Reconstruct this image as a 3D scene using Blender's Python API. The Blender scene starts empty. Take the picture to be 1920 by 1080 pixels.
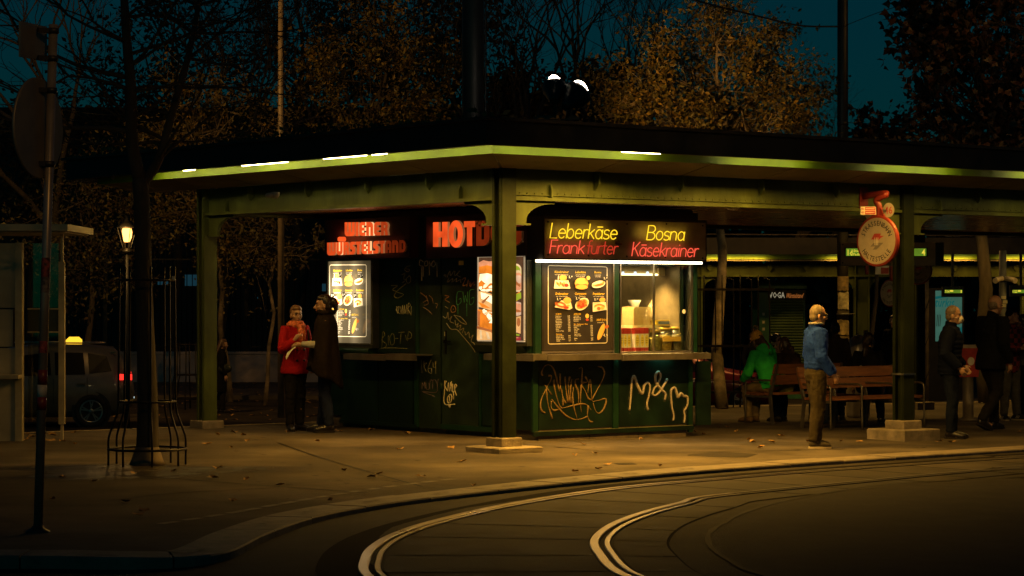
import bpy, bmesh, math, random
from mathutils import Vector, Matrix
R = math.radians
rng = random.Random(7)
SC = bpy.context.scene
COL = SC.collection
sin, cos, pi = math.sin, math.cos, math.pi
# ------------------------------------------------------------------ camera, sky, exposure
FP, CX, HY, CH = 4533.0, 960.0, 565.0, 1.7      # focal length in pixels of the 1920 px wide photograph, principal column, horizon row, eye height
cam_d = bpy.data.cameras.new('camera')
cam = bpy.data.objects.new('camera', cam_d); COL.objects.link(cam); SC.camera = cam
cam_d.lens = 85; cam_d.sensor_width = 36; cam_d.shift_y = 25 / 1920
cam_d.clip_start = 0.5; cam_d.clip_end = 2000
cam.location = (0, 0, CH); cam.rotation_euler = (R(90), 0, 0)
W = bpy.data.worlds.new('World'); SC.world = W; W.use_nodes = True
nt = W.node_tree; nt.nodes.clear()
sky = nt.nodes.new('ShaderNodeTexSky'); sky.sky_type = 'NISHITA'; sky.sun_disc = False
sky.sun_elevation = R(12); sky.sun_rotation = R(200); sky.altitude = 200
tint = nt.nodes.new('ShaderNodeMix'); tint.data_type = 'RGBA'; tint.blend_type = 'MULTIPLY'; tint.inputs[0].default_value = 1
tint.inputs[7].default_value = (0.015, 0.53, 0.76, 1)
bg = nt.nodes.new('ShaderNodeBackground'); bg.inputs[1].default_value = 0.006
wo = nt.nodes.new('ShaderNodeOutputWorld')
nt.links.new(sky.outputs[0], tint.inputs[6]); nt.links.new(tint.outputs[2], bg.inputs[0]); nt.links.new(bg.outputs[0], wo.inputs[0])
vs = SC.view_settings; vs.view_transform = 'Standard'; vs.look = 'None'; vs.gamma = 1; vs.exposure = 0
SC.display_settings.display_device = 'sRGB'
try: vs.use_curve_mapping = False
except Exception: pass
cy = SC.cycles
cy.use_denoising = True
try: cy.denoiser = 'OPENIMAGEDENOISE'; cy.denoising_input_passes = 'RGB_ALBEDO_NORMAL'
except Exception: pass
cy.max_bounces = 5; cy.diffuse_bounces = 3; cy.glossy_bounces = 3; cy.transmission_bounces = 3; cy.transparent_max_bounces = 12
cy.sample_clamp_indirect = 3; cy.caustics_reflective = False; cy.caustics_refractive = False
cy.use_light_tree = True
# lamp strengths in one place
K_TUBE = 26.0      # fluorescent tubes behind the shelter roof's edge
K_TUBE_FAR = 7.0
P_TUBE = 54.0     # watts thrown down by each metre and a half of tube trough
TUBE_COL = (1.0, 0.50, 0.065)
P_FLOOD = 2000.0
P_FRONT = 2100.0   # added street lamp over the near tracks, beamed under the roof at the benches
P_HANG = 2500.0
AMBER = (1.0, 0.50, 0.11)
WARM = (1.0, 0.60, 0.20)
# ------------------------------------------------------------------ helpers
V = Vector
def gz(x, y=0):
    "height of the pavement"
    t = min(max(x, 0.0), 8.0)
    return -0.02 * t * t / (t + 0.4) if t > 0 else 0.0
def at(px, py, Y):
    return V(((px - CX) / FP * Y, Y, CH - (py - HY) / FP * Y))
def gp(px, py, dz=0.0):
    "point of the pavement seen at a pixel"
    x = 0.0; Y = 30.0
    for _ in range(12):
        Y = (CH - gz(x) - dz) * FP / max(py - HY, 1e-3); x = (px - CX) / FP * Y
    return V((x, Y, gz(x) + dz))
class Fr:
    "a vertical face: s along it, d outwards, z up"
    def __init__(s, o, ux, n): s.o = V((o[0], o[1], 0)); s.ux = V((ux[0], ux[1], 0)).normalized(); s.n = V((n[0], n[1], 0)).normalized(); s.uz = V((0, 0, 1))
    def p(s, a, d, z): return s.o + s.ux * a + s.n * d + s.uz * z
    def hit(s, px, py, d=0.0):
        ray = V(((px - CX) / FP, 1, -(py - HY) / FP)); c = V((0, 0, CH)); o = s.o + s.n * d
        t = (o - c).dot(s.n) / ray.dot(s.n); q = c + ray * t
        return (q - s.o).dot(s.ux), q.z
class MB:
    def __init__(s): s.v = []; s.f = []; s.m = []; s.sm = []
    def add(s, vs, fs, mi=0, sm=False):
        b = len(s.v); s.v += [V(p) for p in vs]
        for f in fs: s.f.append([b + i for i in f]); s.m.append(mi); s.sm.append(sm)
        return s
    def boxf(s, fr, a0, a1, d0, d1, z0, z1, mi=0):
        P = [fr.p(a, d, z) for a in (a0, a1) for d in (d0, d1) for z in (z0, z1)]
        n = fr.ux.cross(fr.n).z
        F_ = [(0, 1, 3, 2), (4, 6, 7, 5), (0, 4, 5, 1), (2, 3, 7, 6), (0, 2, 6, 4), (1, 5, 7, 3)]
        if n < 0: F_ = [tuple(reversed(f)) for f in F_]
        if (a1 - a0) * (d1 - d0) * (z1 - z0) < 0: F_ = [tuple(reversed(f)) for f in F_]
        return s.add(P, F_, mi)
    def box(s, c, sz, rz=0, mi=0):
        fr = Fr((c[0], c[1]), (cos(rz), sin(rz)), (-sin(rz), cos(rz)))
        return s.boxf(fr, -sz[0] / 2, sz[0] / 2, -sz[1] / 2, sz[1] / 2, c[2] - sz[2] / 2, c[2] + sz[2] / 2, mi)
    def hexa(s, P, mi=0):
        "8 points: bottom ring of 4 then top ring of 4"
        return s.add(P, [(3, 2, 1, 0), (4, 5, 6, 7), (0, 1, 5, 4), (1, 2, 6, 5), (2, 3, 7, 6), (3, 0, 4, 7)], mi)
    def bar(s, a, b, w, h, mi=0, up=(0, 0, 1)):
        a = V(a); b = V(b); t = (b - a).normalized(); u = V(up)
        if abs(t.dot(u)) > .97: u = V((0, 1, 0))
        x = t.cross(u).normalized() * w / 2; y = x.cross(t).normalized() * h / 2
        return s.hexa([a - x - y, a + x - y, a + x + y, a - x + y, b - x - y, b + x - y, b + x + y, b - x + y], mi)
    def tube(s, pts, r, n=8, mi=0, caps=True, closed=False, sm=True):
        pts = [V(p) for p in pts]; N = len(pts)
        if N < 2: return s
        rr = r if isinstance(r, list) else [r] * N
        rings = []; ref = None
        for i in range(N):
            if closed: t = pts[(i + 1) % N] - pts[i - 1]
            else: t = pts[min(i + 1, N - 1)] - pts[max(i - 1, 0)]
            if t.length < 1e-9: t = V((0, 0, 1))
            t.normalize()
            if ref is None:
                ref = V((0, 0, 1)) if abs(t.z) < .9 else V((1, 0, 0))
            x = ref - t * ref.dot(t)
            if x.length < 1e-6: x = V((1, 0, 0)).cross(t)
            x.normalize(); y = t.cross(x); ref = x
            q = rr[i]; qa, qb = q if isinstance(q, tuple) else (q, q)
            rings.append([pts[i] + x * (cos(2 * pi * k / n) * qa) + y * (sin(2 * pi * k / n) * qb) for k in range(n)])
        b = len(s.v)
        for g in rings: s.v += g
        M = N if closed else N - 1
        for i in range(M):
            j = (i + 1) % N
            for k in range(n):
                s.f.append([b + i * n + k, b + i * n + (k + 1) % n, b + j * n + (k + 1) % n, b + j * n + k]); s.m.append(mi); s.sm.append(sm)
        if caps and not closed:
            s.f.append([b + k for k in reversed(range(n))]); s.m.append(mi); s.sm.append(False)
            s.f.append([b + (N - 1) * n + k for k in range(n)]); s.m.append(mi); s.sm.append(False)
        return s
    def rings(s, rs, mi=0, sm=True, caps=True):
        n = len(rs[0]); b = len(s.v)
        for g in rs: s.v += [V(p) for p in g]
        for i in range(len(rs) - 1):
            for k in range(n):
                s.f.append([b + i * n + k, b + i * n + (k + 1) % n, b + (i + 1) * n + (k + 1) % n, b + (i + 1) * n + k]); s.m.append(mi); s.sm.append(sm)
        if caps:
            s.f.append([b + k for k in reversed(range(n))]); s.m.append(mi); s.sm.append(False)
            s.f.append([b + (len(rs) - 1) * n + k for k in range(n)]); s.m.append(mi); s.sm.append(False)
        return s
    def lathe(s, c, prof, n=16, mi=0, axis=None, sm=True, caps=True):
        c = V(c); ax = V(axis or (0, 0, 1)).normalized(); u = V((1, 0, 0)) if abs(ax.x) < .9 else V((0, 1, 0))
        x = (u - ax * u.dot(ax)).normalized(); y = ax.cross(x)
        return s.rings([[c + ax * h + (x * cos(2 * pi * k / n) + y * sin(2 * pi * k / n)) * max(r, 1e-4) for k in range(n)] for r, h in prof], mi, sm, caps)
    def ell(s, c, r, n=10, mi=0, rz=0.0, rot=None):
        c = V(c); M = rot or Matrix.Rotation(rz, 3, 'Z'); m = max(4, n // 2 + 1)
        rs = []
        for i in range(m + 1):
            a = -pi / 2 + pi * i / m; q = max(cos(a), .02)
            rs.append([c + M @ V((r[0] * q * cos(2 * pi * k / n), r[1] * q * sin(2 * pi * k / n), r[2] * sin(a))) for k in range(n)])
        return s.rings(rs, mi, True)
    def prism(s, poly, fn, d0, d1, mi=0):
        "poly of (a,b) mapped by fn(a,b,d)"
        n = len(poly); A = [fn(a, b, d0) for a, b in poly]; B = [fn(a, b, d1) for a, b in poly]
        return s.add(A + B, [tuple(reversed(range(n))), tuple(range(n, 2 * n))] + [(i, (i + 1) % n, n + (i + 1) % n, n + i) for i in range(n)], mi)
    def flat(s, poly, fn, d, mi=0):
        return s.add([fn(a, b, d) for a, b in poly], [tuple(range(len(poly)))], mi)
    def mesh(s, name, mats, off=None):
        me = bpy.data.meshes.new(name); o = off or V((0, 0, 0))
        me.from_pydata([tuple(p - o) for p in s.v], [], s.f)
        for m in (mats if isinstance(mats, (list, tuple)) else [mats]): me.materials.append(m)
        me.polygons.foreach_set('material_index', s.m); me.polygons.foreach_set('use_smooth', s.sm)
        me.update(); return me
def tag(o, label=None, cat=None, group=None, kind=None):
    if label: o['label'] = label
    if cat: o['category'] = cat
    if group: o['group'] = group
    if kind: o['kind'] = kind
    return o
def thing(name, label, cat, loc=(0, 0, 0), group=None):
    o = bpy.data.objects.new(name, None); COL.objects.link(o); o.location = loc; o.empty_display_size = .2
    return tag(o, label, cat, group)
def rootloc(o):
    while o.parent: o = o.parent
    return V(o.location)
def part(parent, name, mb, mats, label=None, fixnorm=False):
    off = rootloc(parent)
    me = mb.mesh(name, mats, off) if isinstance(mb, MB) else mb
    o = bpy.data.objects.new(name, me); COL.objects.link(o); o.parent = parent
    if label: o['label'] = label
    return o
def solo(name, mb, mats, label, cat, loc=None, group=None, kind=None):
    loc = V(loc) if loc is not None else V((0, 0, 0))
    o = bpy.data.objects.new(name, mb.mesh(name, mats, loc)); COL.objects.link(o); o.location = loc
    return tag(o, label, cat, group, kind)
def struct(name, mb, mats, parent=None):
    o = bpy.data.objects.new(name, mb.mesh(name, mats)); COL.objects.link(o); o.parent = parent
    if not parent: o['kind'] = 'structure'
    return o
def copy_tree(o, parent=None):
    c = o.copy(); COL.objects.link(c)
    if parent: c.parent = parent
    for ch in list(o.children): copy_tree(ch, c)
    return c
def fixn(ob):
    bm = bmesh.new(); bm.from_mesh(ob.data); bmesh.ops.recalc_face_normals(bm, faces=bm.faces); bm.to_mesh(ob.data); bm.free(); return ob
def spline(pts, n=8):
    P = [V(p) for p in pts]; out = []
    for i in range(len(P) - 1):
        a = P[i - 1] if i else P[0] * 2 - P[1]; b = P[i]; c = P[i + 1]; d = P[i + 2] if i + 2 < len(P) else P[-1] * 2 - P[-2]
        for k in range(n):
            t = k / n
            out.append(.5 * ((2 * b) + (c - a) * t + (2 * a - 5 * b + 4 * c - d) * t * t + (3 * b - a - 3 * c + d) * t ** 3))
    out.append(P[-1]); return out
def resample(pts, step):
    out = [pts[0]]; acc = 0.0
    for a, b in zip(pts, pts[1:]):
        L = (b - a).length; pos = step - acc
        while pos <= L:
            out.append(a.lerp(b, pos / L)); pos += step
        acc = L - (pos - step)
    return out
# ---- letters
_tc = {}
def glyphs(txt, res=2):
    if (txt, res) in _tc: return _tc[(txt, res)]
    cu = bpy.data.curves.new('t', 'FONT'); cu.body = txt; cu.size = 1; cu.resolution_u = res; cu.offset = .012
    ob = bpy.data.objects.new('t', cu); COL.objects.link(ob)
    dg = bpy.context.evaluated_depsgraph_get(); dg.update()
    me = bpy.data.meshes.new_from_object(ob.evaluated_get(dg))
    vs = [(v.co.x, v.co.y) for v in me.vertices]; fs = [tuple(p.vertices) for p in me.polygons]
    bpy.data.objects.remove(ob); bpy.data.curves.remove(cu); bpy.data.meshes.remove(me)
    if vs:
        x0 = min(v[0] for v in vs); x1 = max(v[0] for v in vs)
    else: x0 = x1 = 0
    r = ([(x - x0, y) for x, y in vs], fs, max(x1 - x0, 1e-3)); _tc[(txt, res)] = r
    return r
CAP = None
def text(mb, txt, fn, a, b, d, h, w=None, mi=0, shear=0.0, align='l', res=1):
    "print a text whose capitals are h tall with its baseline at (a,b); w forces the width"
    global CAP
    if CAP is None: CAP = max(y for x, y in glyphs('H', 1)[0])
    vs, fs, wd = glyphs(txt, res); k = h / CAP; kx = (w / wd) if w else k
    tot = wd * kx; a0 = a - (tot / 2 if align == 'c' else tot if align == 'r' else 0)
    mb.add([fn(a0 + x * kx + shear * y * k, b + y * k, d) for x, y in vs], fs, mi)
    return tot
def solid2d(polys, ext):
    "filled outline with holes, extruded both ways by ext -> verts, faces"
    cu = bpy.data.curves.new('c', 'CURVE'); cu.dimensions = '2D'; cu.fill_mode = 'BOTH'; cu.extrude = ext
    for P in polys:
        sp = cu.splines.new('POLY'); sp.points.add(len(P) - 1)
        for i, (x, y) in enumerate(P): sp.points[i].co = (x, y, 0, 1)
        sp.use_cyclic_u = True
    ob = bpy.data.objects.new('c', cu); COL.objects.link(ob)
    dg = bpy.context.evaluated_depsgraph_get(); dg.update()
    me = bpy.data.meshes.new_from_object(ob.evaluated_get(dg))
    r = ([tuple(v.co) for v in me.vertices], [tuple(p.vertices) for p in me.polygons])
    bpy.data.objects.remove(ob); bpy.data.curves.remove(cu); bpy.data.meshes.remove(me)
    return r
# ---- materials
_mats = {}
def M(name, col=(.2, .2, .2), rough=.7, metal=0.0, var=.25, scale=6.0, bump=.0, bscale=40.0, col2=None, emit=0.0, ecol=None, island=0.0, spec=.5, coat=0.0, stretch=None, dirt=0.0):
    if name in _mats: return _mats[name]
    m = bpy.data.materials.new(name); m.use_nodes = True; nt = m.node_tree; N = nt.nodes; L = nt.links
    b = N['Principled BSDF']; b.inputs['Roughness'].default_value = rough; b.inputs['Metallic'].default_value = metal
    b.inputs['Specular IOR Level'].default_value = spec; b.inputs['Coat Weight'].default_value = coat
    tc = N.new('ShaderNodeTexCoord'); vec = tc.outputs['Object']
    if stretch:
        mp = N.new('ShaderNodeMapping'); mp.inputs['Scale'].default_value = stretch; L.new(vec, mp.inputs['Vector']); vec = mp.outputs[0]
    nz = N.new('ShaderNodeTexNoise'); nz.inputs['Scale'].default_value = scale; nz.inputs['Detail'].default_value = 5; nz.inputs['Roughness'].default_value = .62; L.new(vec, nz.inputs['Vector'])
    rp = N.new('ShaderNodeValToRGB'); c2 = col2 or tuple(min(1, c * (1 + var)) for c in col)
    c1 = col if col2 else tuple(c * (1 - var) for c in col)
    rp.color_ramp.elements[0].position = .35; rp.color_ramp.elements[1].position = .65
    rp.color_ramp.elements[0].color = (*c1, 1); rp.color_ramp.elements[1].color = (*c2, 1)
    L.new(nz.outputs['Fac'], rp.inputs['Fac']); out = rp.outputs['Color']
    if dirt:
        n2 = N.new('ShaderNodeTexNoise'); n2.inputs['Scale'].default_value = scale * .35; n2.inputs['Detail'].default_value = 8; L.new(vec, n2.inputs['Vector'])
        r2 = N.new('ShaderNodeValToRGB'); r2.color_ramp.elements[0].position = .42; r2.color_ramp.elements[1].position = .62
        r2.color_ramp.elements[0].color = (1 - dirt,) * 3 + (1,); r2.color_ramp.elements[1].color = (1, 1, 1, 1); L.new(n2.outputs['Fac'], r2.inputs['Fac'])
        mx = N.new('ShaderNodeMix'); mx.data_type = 'RGBA'; mx.blend_type = 'MULTIPLY'; mx.inputs[0].default_value = 1
        L.new(out, mx.inputs[6]); L.new(r2.outputs['Color'], mx.inputs[7]); out = mx.outputs[2]
    if island:
        ge = N.new('ShaderNodeNewGeometry'); mr = N.new('ShaderNodeMapRange'); mr.inputs['To Min'].default_value = 1 - island; mr.inputs['To Max'].default_value = 1 + island
        L.new(ge.outputs['Random Per Island'], mr.inputs['Value'])
        vm = N.new('ShaderNodeVectorMath'); vm.operation = 'SCALE'; L.new(out, vm.inputs[0]); L.new(mr.outputs[0], vm.inputs['Scale']); out = vm.outputs[0]
    L.new(out, b.inputs['Base Color'])
    rr = N.new('ShaderNodeMapRange'); rr.inputs['To Min'].default_value = max(.02, rough - .1); rr.inputs['To Max'].default_value = min(1, rough + .1); L.new(nz.outputs['Fac'], rr.inputs['Value']); L.new(rr.outputs[0], b.inputs['Roughness'])
    if bump:
        n3 = N.new('ShaderNodeTexNoise'); n3.inputs['Scale'].default_value = bscale; n3.inputs['Detail'].default_value = 4; L.new(vec, n3.inputs['Vector'])
        bp = N.new('ShaderNodeBump'); bp.inputs['Strength'].default_value = bump; bp.inputs['Distance'].default_value = .02; L.new(n3.outputs['Fac'], bp.inputs['Height']); L.new(bp.outputs[0], b.inputs['Normal'])
    if emit:
        b.inputs['Emission Strength'].default_value = emit
        if ecol: b.inputs['Emission Color'].default_value = (*ecol, 1)
        else: L.new(out, b.inputs['Emission Color'])
    _mats[name] = m; return m
def E(name, col, s, var=0.0, scale=3.0):
    "a thing that gives off light"
    if name in _mats: return _mats[name]
    m = bpy.data.materials.new(name); m.use_nodes = True; nt = m.node_tree; nt.nodes.clear()
    e = nt.nodes.new('ShaderNodeEmission'); e.inputs[0].default_value = (*col, 1); e.inputs[1].default_value = s; o = nt.nodes.new('ShaderNodeOutputMaterial')
    if var:
        tc = nt.nodes.new('ShaderNodeTexCoord'); nz = nt.nodes.new('ShaderNodeTexNoise'); nz.inputs['Scale'].default_value = scale; mr = nt.nodes.new('ShaderNodeMapRange')
        mr.inputs['From Min'].default_value = .3; mr.inputs['From Max'].default_value = .7
        mr.inputs['To Min'].default_value = s * (1 - var); mr.inputs['To Max'].default_value = s * (1 + var)
        nt.links.new(tc.outputs['Object'], nz.inputs['Vector']); nt.links.new(nz.outputs['Fac'], mr.inputs['Value']); nt.links.new(mr.outputs[0], e.inputs[1])
    nt.links.new(e.outputs[0], o.inputs[0]); _mats[name] = m; return m
def GLASS(name='window_glass', tintc=(.9, .95, .9), refl=.08, rough=.02):
    if name in _mats: return _mats[name]
    m = bpy.data.materials.new(name); m.use_nodes = True; nt = m.node_tree; nt.nodes.clear()
    t = nt.nodes.new('ShaderNodeBsdfTransparent'); t.inputs[0].default_value = (*tintc, 1); g = nt.nodes.new('ShaderNodeBsdfGlossy'); g.inputs['Roughness'].default_value = rough
    mx = nt.nodes.new('ShaderNodeMixShader'); tc = nt.nodes.new('ShaderNodeTexCoord'); nz = nt.nodes.new('ShaderNodeTexNoise'); nz.inputs['Scale'].default_value = 5
    mr = nt.nodes.new('ShaderNodeMapRange'); mr.inputs['To Min'].default_value = refl * .6; mr.inputs['To Max'].default_value = refl * 1.4
    nt.links.new(tc.outputs['Object'], nz.inputs['Vector']); nt.links.new(nz.outputs['Fac'], mr.inputs['Value']); nt.links.new(mr.outputs[0], mx.inputs[0])
    o = nt.nodes.new('ShaderNodeOutputMaterial'); nt.links.new(t.outputs[0], mx.inputs[1]); nt.links.new(g.outputs[0], mx.inputs[2]); nt.links.new(mx.outputs[0], o.inputs[0])
    _mats[name] = m; return m
def spot(name, loc, aim, power, col, size=60, blend=.6, rad=.15, parent=None):
    l = bpy.data.lights.new(name, 'SPOT'); l.energy = power; l.color = col; l.spot_size = R(size); l.spot_blend = blend; l.shadow_soft_size = rad
    o = bpy.data.objects.new(name, l); COL.objects.link(o); o.rotation_euler = (V(aim) - V(loc)).to_track_quat('-Z', 'Y').to_euler()
    if parent: o.parent = parent; o.location = V(loc) - rootloc(parent)
    else: o.location = loc
    return o
def point(name, loc, power, col, rad=.1, parent=None):
    l = bpy.data.lights.new(name, 'POINT'); l.energy = power; l.color = col; l.shadow_soft_size = rad
    o = bpy.data.objects.new(name, l); COL.objects.link(o)
    if parent: o.parent = parent; o.location = V(loc) - rootloc(parent)
    else: o.location = loc
    return o

def strip_light(name, c, ux, L_, w, power, col, spread=130, parent=None, down=(0, 0, -1)):
    "an area lamp for a trough lamp or added glow, facing down"
    l = bpy.data.lights.new(name, 'AREA'); l.shape = 'RECTANGLE'; l.size = L_; l.size_y = w; l.energy = power; l.color = col; l.spread = R(spread)
    o = bpy.data.objects.new(name, l); COL.objects.link(o)
    x = V(ux).normalized(); z = -V(down).normalized(); y = z.cross(x)
    o.rotation_euler = Matrix((x, y, z)).transposed().to_euler()
    if parent: o.parent = parent; o.location = V(c) - rootloc(parent)
    else: o.location = c
    return o
# ------------------------------------------------------------------ the lie of the land
UR = V((cos(R(38)), sin(R(38)), 0)); UL = V((-sin(R(38)), cos(R(38)), 0)); C0 = V((-.09, 27.3, 0))
def cp(a, b, z): return C0 + UR * a + UL * b + V((0, 0, z))
def ab(p): d = V((p[0] - C0.x, p[1] - C0.y, 0)); return d.dot(UR), d.dot(UL)
def sstep(x): x = min(max(x, 0), 1); return x * x * (3 - 2 * x)
def edge(a): return 7.0 + 1.3 * sstep((a - 3) / 3)
STREET = -.8; DROP = .035
def zs(x, y):
    a, b = ab((x, y)); f = gz(x) - DROP - .05 * sstep((-1.2 - x) / 1.6); t = sstep((b - edge(a) - .2) / 10)
    return f * (1 - t) + STREET * t
A_ROAD = M('asphalt_road', (.038, .032, .025), .75, spec=.12, var=.45, scale=1.1, bump=.35, bscale=90, dirt=.35)
A_PAVE = M('asphalt_pavement', (.122, .101, .078), .82, spec=.15, var=.34, scale=.9, bump=.6, bscale=140, dirt=.55)
A_PATCH = M('asphalt_patch', (.030, .026, .022), .75, spec=.1, var=.35, scale=3, bump=.4, bscale=120)
A_SLAB = M('track_concrete', (.030, .0255, .0205), .58, var=.3, scale=1.6, bump=.3, bscale=70, dirt=.4)
KERB = M('kerb_granite', (.20, .165, .125), .7, var=.2, scale=9, bump=.3, bscale=60, island=.18, dirt=.25)
CONC = M('plinth_concrete', (.24, .20, .15), .85, var=.25, scale=7, bump=.5, bscale=45, dirt=.35)
LINE = M('worn_line_paint', (.30, .26, .17), .7, var=.4, scale=12)
GRAVEL = M('verge_soil', (.05, .04, .028), .95, var=.5, scale=5, bump=.5, bscale=30)
mb = MB()
As = [-160, -110, -80, -60, -45] + [-36 + 1.5 * i for i in range(48)] + [38, 42, 50, 60, 80, 110, 160, 220]
Bs = [-60, -45, -36] + [-30 + 1.5 * i for i in range(24)] + [6.4, 7, 7.3, 7.7, 8.2, 8.6, 9.2, 10, 11, 12, 14, 16, 18, 20, 24, 30, 40, 60, 90, 140, 220, 400]
pv = [];
for a in As:
    for b in Bs:
        p = cp(a, b, 0); p.z = zs(p.x, p.y); pv.append(p)
nb = len(Bs)
mb.add(pv, [(i * nb + j, (i + 1) * nb + j, (i + 1) * nb + j + 1, i * nb + j + 1) for i in range(len(As) - 1) for j in range(nb - 1)], 0, True)
struct('road', mb, A_ROAD)
# pavement with its kerb
KP = [V((-40, 14.6, 0)), V((-14, 15.4, 0)), V((-6, 15.9, 0))] + [gp(*q) for q in [(0, 1043), (200, 1045), (350, 1045), (435, 1032), (500, 1000), (600, 967), (750, 941), (960, 916), (1210, 892), (1350, 880), (1610, 862), (1920, 842)]]
d_ = (KP[-1] - KP[-2]).normalized(); KP += [KP[-1] + d_ * 4, KP[-1] + d_ * 14, KP[-1] + d_ * 30]
for q in KP: q.z = 0
KC = resample(spline(KP, 10), .15)
def nrm2(pts, i):
    t = pts[min(i + 1, len(pts) - 1)] - pts[max(i - 1, 0)]; return V((-t.y, t.x, 0)).normalized()
KW = .40
KI = [KC[i] + nrm2(KC, i) * KW for i in range(len(KC))]
def onp(p, dz=0): return V((p.x, p.y, gz(p.x) + dz))
mb = MB(); NB = 40; cols = []
for i in range(0, len(KI), 4):
    a, b = ab(KI[i]); q = cp(a, edge(a) - .14, 0)
    cols.append([onp(KI[i].lerp(q, j / NB)) for j in range(NB + 1)])
for c in cols: mb.v += c
n = NB + 1
for i in range(len(cols) - 1):
    for j in range(NB):
        mb.f.append([i * n + j, (i + 1) * n + j, (i + 1) * n + j + 1, i * n + j + 1]); mb.m.append(0); mb.sm.append(True)
PAVE = struct('pavement', mb, A_PAVE)
step = 7
for i in range(0, len(KC) - step, step):
    if not (-12 < KC[i].x < 14): continue
    F0 = []; I0 = []
    for k in range(0, step + 1):
        t = .01 if k == 0 else 0
        F0.append(KC[i + k]); I0.append(KI[i + k])
    g = (F0[1] - F0[0]).normalized() * .012; F0[0] = F0[0] + g; I0[0] = I0[0] + g
    mb = MB(); top = .004 + rng.uniform(-.003, .004)
    A = [onp(p, top) for p in F0]; B = [onp(p, top) for p in I0]; Lw = [onp(p + V((0, 0, 0)), -.16) for p in F0]; A2 = [onp(p.lerp(q, .03), top) for p, q in zip(F0, I0)]
    A1 = [onp(p, top - .012) for p in F0]; Bl = [onp(p, -.16) for p in I0]
    m_ = len(A)
    mb.add(Lw + A1 + A2 + B + Bl, [(r * m_ + k, r * m_ + k + 1, (r + 1) * m_ + k + 1, (r + 1) * m_ + k) for r in range(4) for k in range(m_ - 1)] + [(0, m_, 2 * m_, 3 * m_, 4 * m_), (m_ - 1, 5 * m_ - 1, 4 * m_ - 1, 3 * m_ - 1, 2 * m_ - 1)])
    o = struct('kerb_stone', mb, KERB, PAVE)
# rear kerb strip, a paler worn line
mb = MB(); prev = None; aa = -60.0
RL = []
while aa < 40: RL.append(aa); aa += .8
for s0, s1, zt in ((-.138, .02, .003),):
    P = [onp(cp(a, edge(a) + s0, 0), zt) for a in RL]; Q = [onp(cp(a, edge(a) + s1, 0), zt) for a in RL]; Z = [onp(cp(a, edge(a) + s1, 0), -.2) for a in RL]
    m_ = len(RL); mb.add(P + Q + Z, [(r * m_ + k, r * m_ + k + 1, (r + 1) * m_ + k + 1, (r + 1) * m_ + k) for r in range(2) for k in range(m_ - 1)])
struct('rear_kerb', mb, M('rear_kerb_paint', (.34, .27, .13), .7, var=.3, scale=8), PAVE)
# pale worn marks on the kerb stones and the dashed row of pale setts behind them
mb = MB()
for i in range(3, len(KC) - step, step):
    if -3 < KC[i].x < 2.2:
        t = (KC[i + 1] - KC[i]).normalized(); nn = nrm2(KC, i); c = KC[i] + nn * .2
        for s in (-1, 1):
            q = c + t * s * .07
            pts = [q + t * (.05 * cos(k * pi / 4)) * rng.uniform(.7, 1.2) + nn * (.035 * sin(k * pi / 4)) * rng.uniform(.7, 1.2) for k in range(8)]
            mb.add([onp(p, .0125) for p in pts], [tuple(range(8))])
ROW = resample(spline([gp(*q) for q in [(300, 983), (400, 968), (470, 956), (540, 943), (640, 926), (760, 909), (900, 893)]], 8), .33)
for i, p in enumerate(ROW[:-1]):
    t = (ROW[i + 1] - p).normalized(); nn = V((-t.y, t.x, 0)); L_ = rng.uniform(.18, .3)
    mb.add([onp(p + t * u + nn * w, .004) for u, w in ((0, -.04), (L_, -.045), (L_ * .97, .04), (.01, .045))], [(0, 1, 2, 3)])
struct('pavement_marks', mb, M('worn_sett', (.16, .135, .10), .75, var=.35, scale=9, dirt=.4), PAVE)
mb = MB()
P = [gp(*q) for q in [(1288, 853), (1350, 847), (1420, 852), (1400, 858), (1330, 857)]]
mb.add([onp(p, .004) for p in P], [tuple(range(5))][::-1])
P = [gp(*q) for q in [(1150, 869), (1185, 868), (1195, 871), (1160, 872)]]
mb.add([onp(p, .004) for p in P], [tuple(range(4))][::-1])
struct('pavement_repair', mb, A_PATCH, PAVE); fixn(bpy.data.objects['pavement_repair'])
# wet patch round the tree, drying out towards its rim
mb = MB(); c = gp(250, 884); NR = 40; rg = [0, .3, .55, .75, .9, 1.0]
for q in rg:
    for k in range(NR):
        t = 2 * pi * k / NR; w = 1 + .22 * sin(3 * t + 1) + .13 * sin(5 * t) + .07 * sin(11 * t + 2); mb.v.append(onp(c + V((cos(t) * 1.5 * w * q, sin(t) * 1.3 * w * q, 0)), .0045))
for r_ in range(len(rg) - 1):
    for k in range(NR):
        k2 = (k + 1) % NR; mb.f.append([r_ * NR + k, (r_ + 1) * NR + k, (r_ + 1) * NR + k2, r_ * NR + k2]); mb.m.append(0); mb.sm.append(True)
wm = M('wet_asphalt', (.035, .030, .024), .30, var=.3, scale=4, bump=.2, bscale=60)
wp = struct('wet_patch', mb, wm, PAVE); at_ = wp.data.attributes.new('wet', 'FLOAT', 'POINT')
for i_ in range(len(wp.data.vertices)): at_.data[i_].value = [1, 1, .9, .6, .25, 0][i_ // NR]
N = wm.node_tree.nodes; L = wm.node_tree.links; an = N.new('ShaderNodeAttribute'); an.attribute_name = 'wet'; nz = N.new('ShaderNodeTexNoise'); nz.inputs['Scale'].default_value = 3; mm = N.new('ShaderNodeMath'); mm.operation = 'MULTIPLY'; m3 = N.new('ShaderNodeMath'); m3.operation = 'MULTIPLY'; m3.inputs[1].default_value = 1.5; m3.use_clamp = True
L.new(an.outputs['Fac'], mm.inputs[0]); L.new(nz.outputs['Fac'], mm.inputs[1]); L.new(mm.outputs[0], m3.inputs[0]); L.new(m3.outputs[0], N['Principled BSDF'].inputs['Alpha'])
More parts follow.
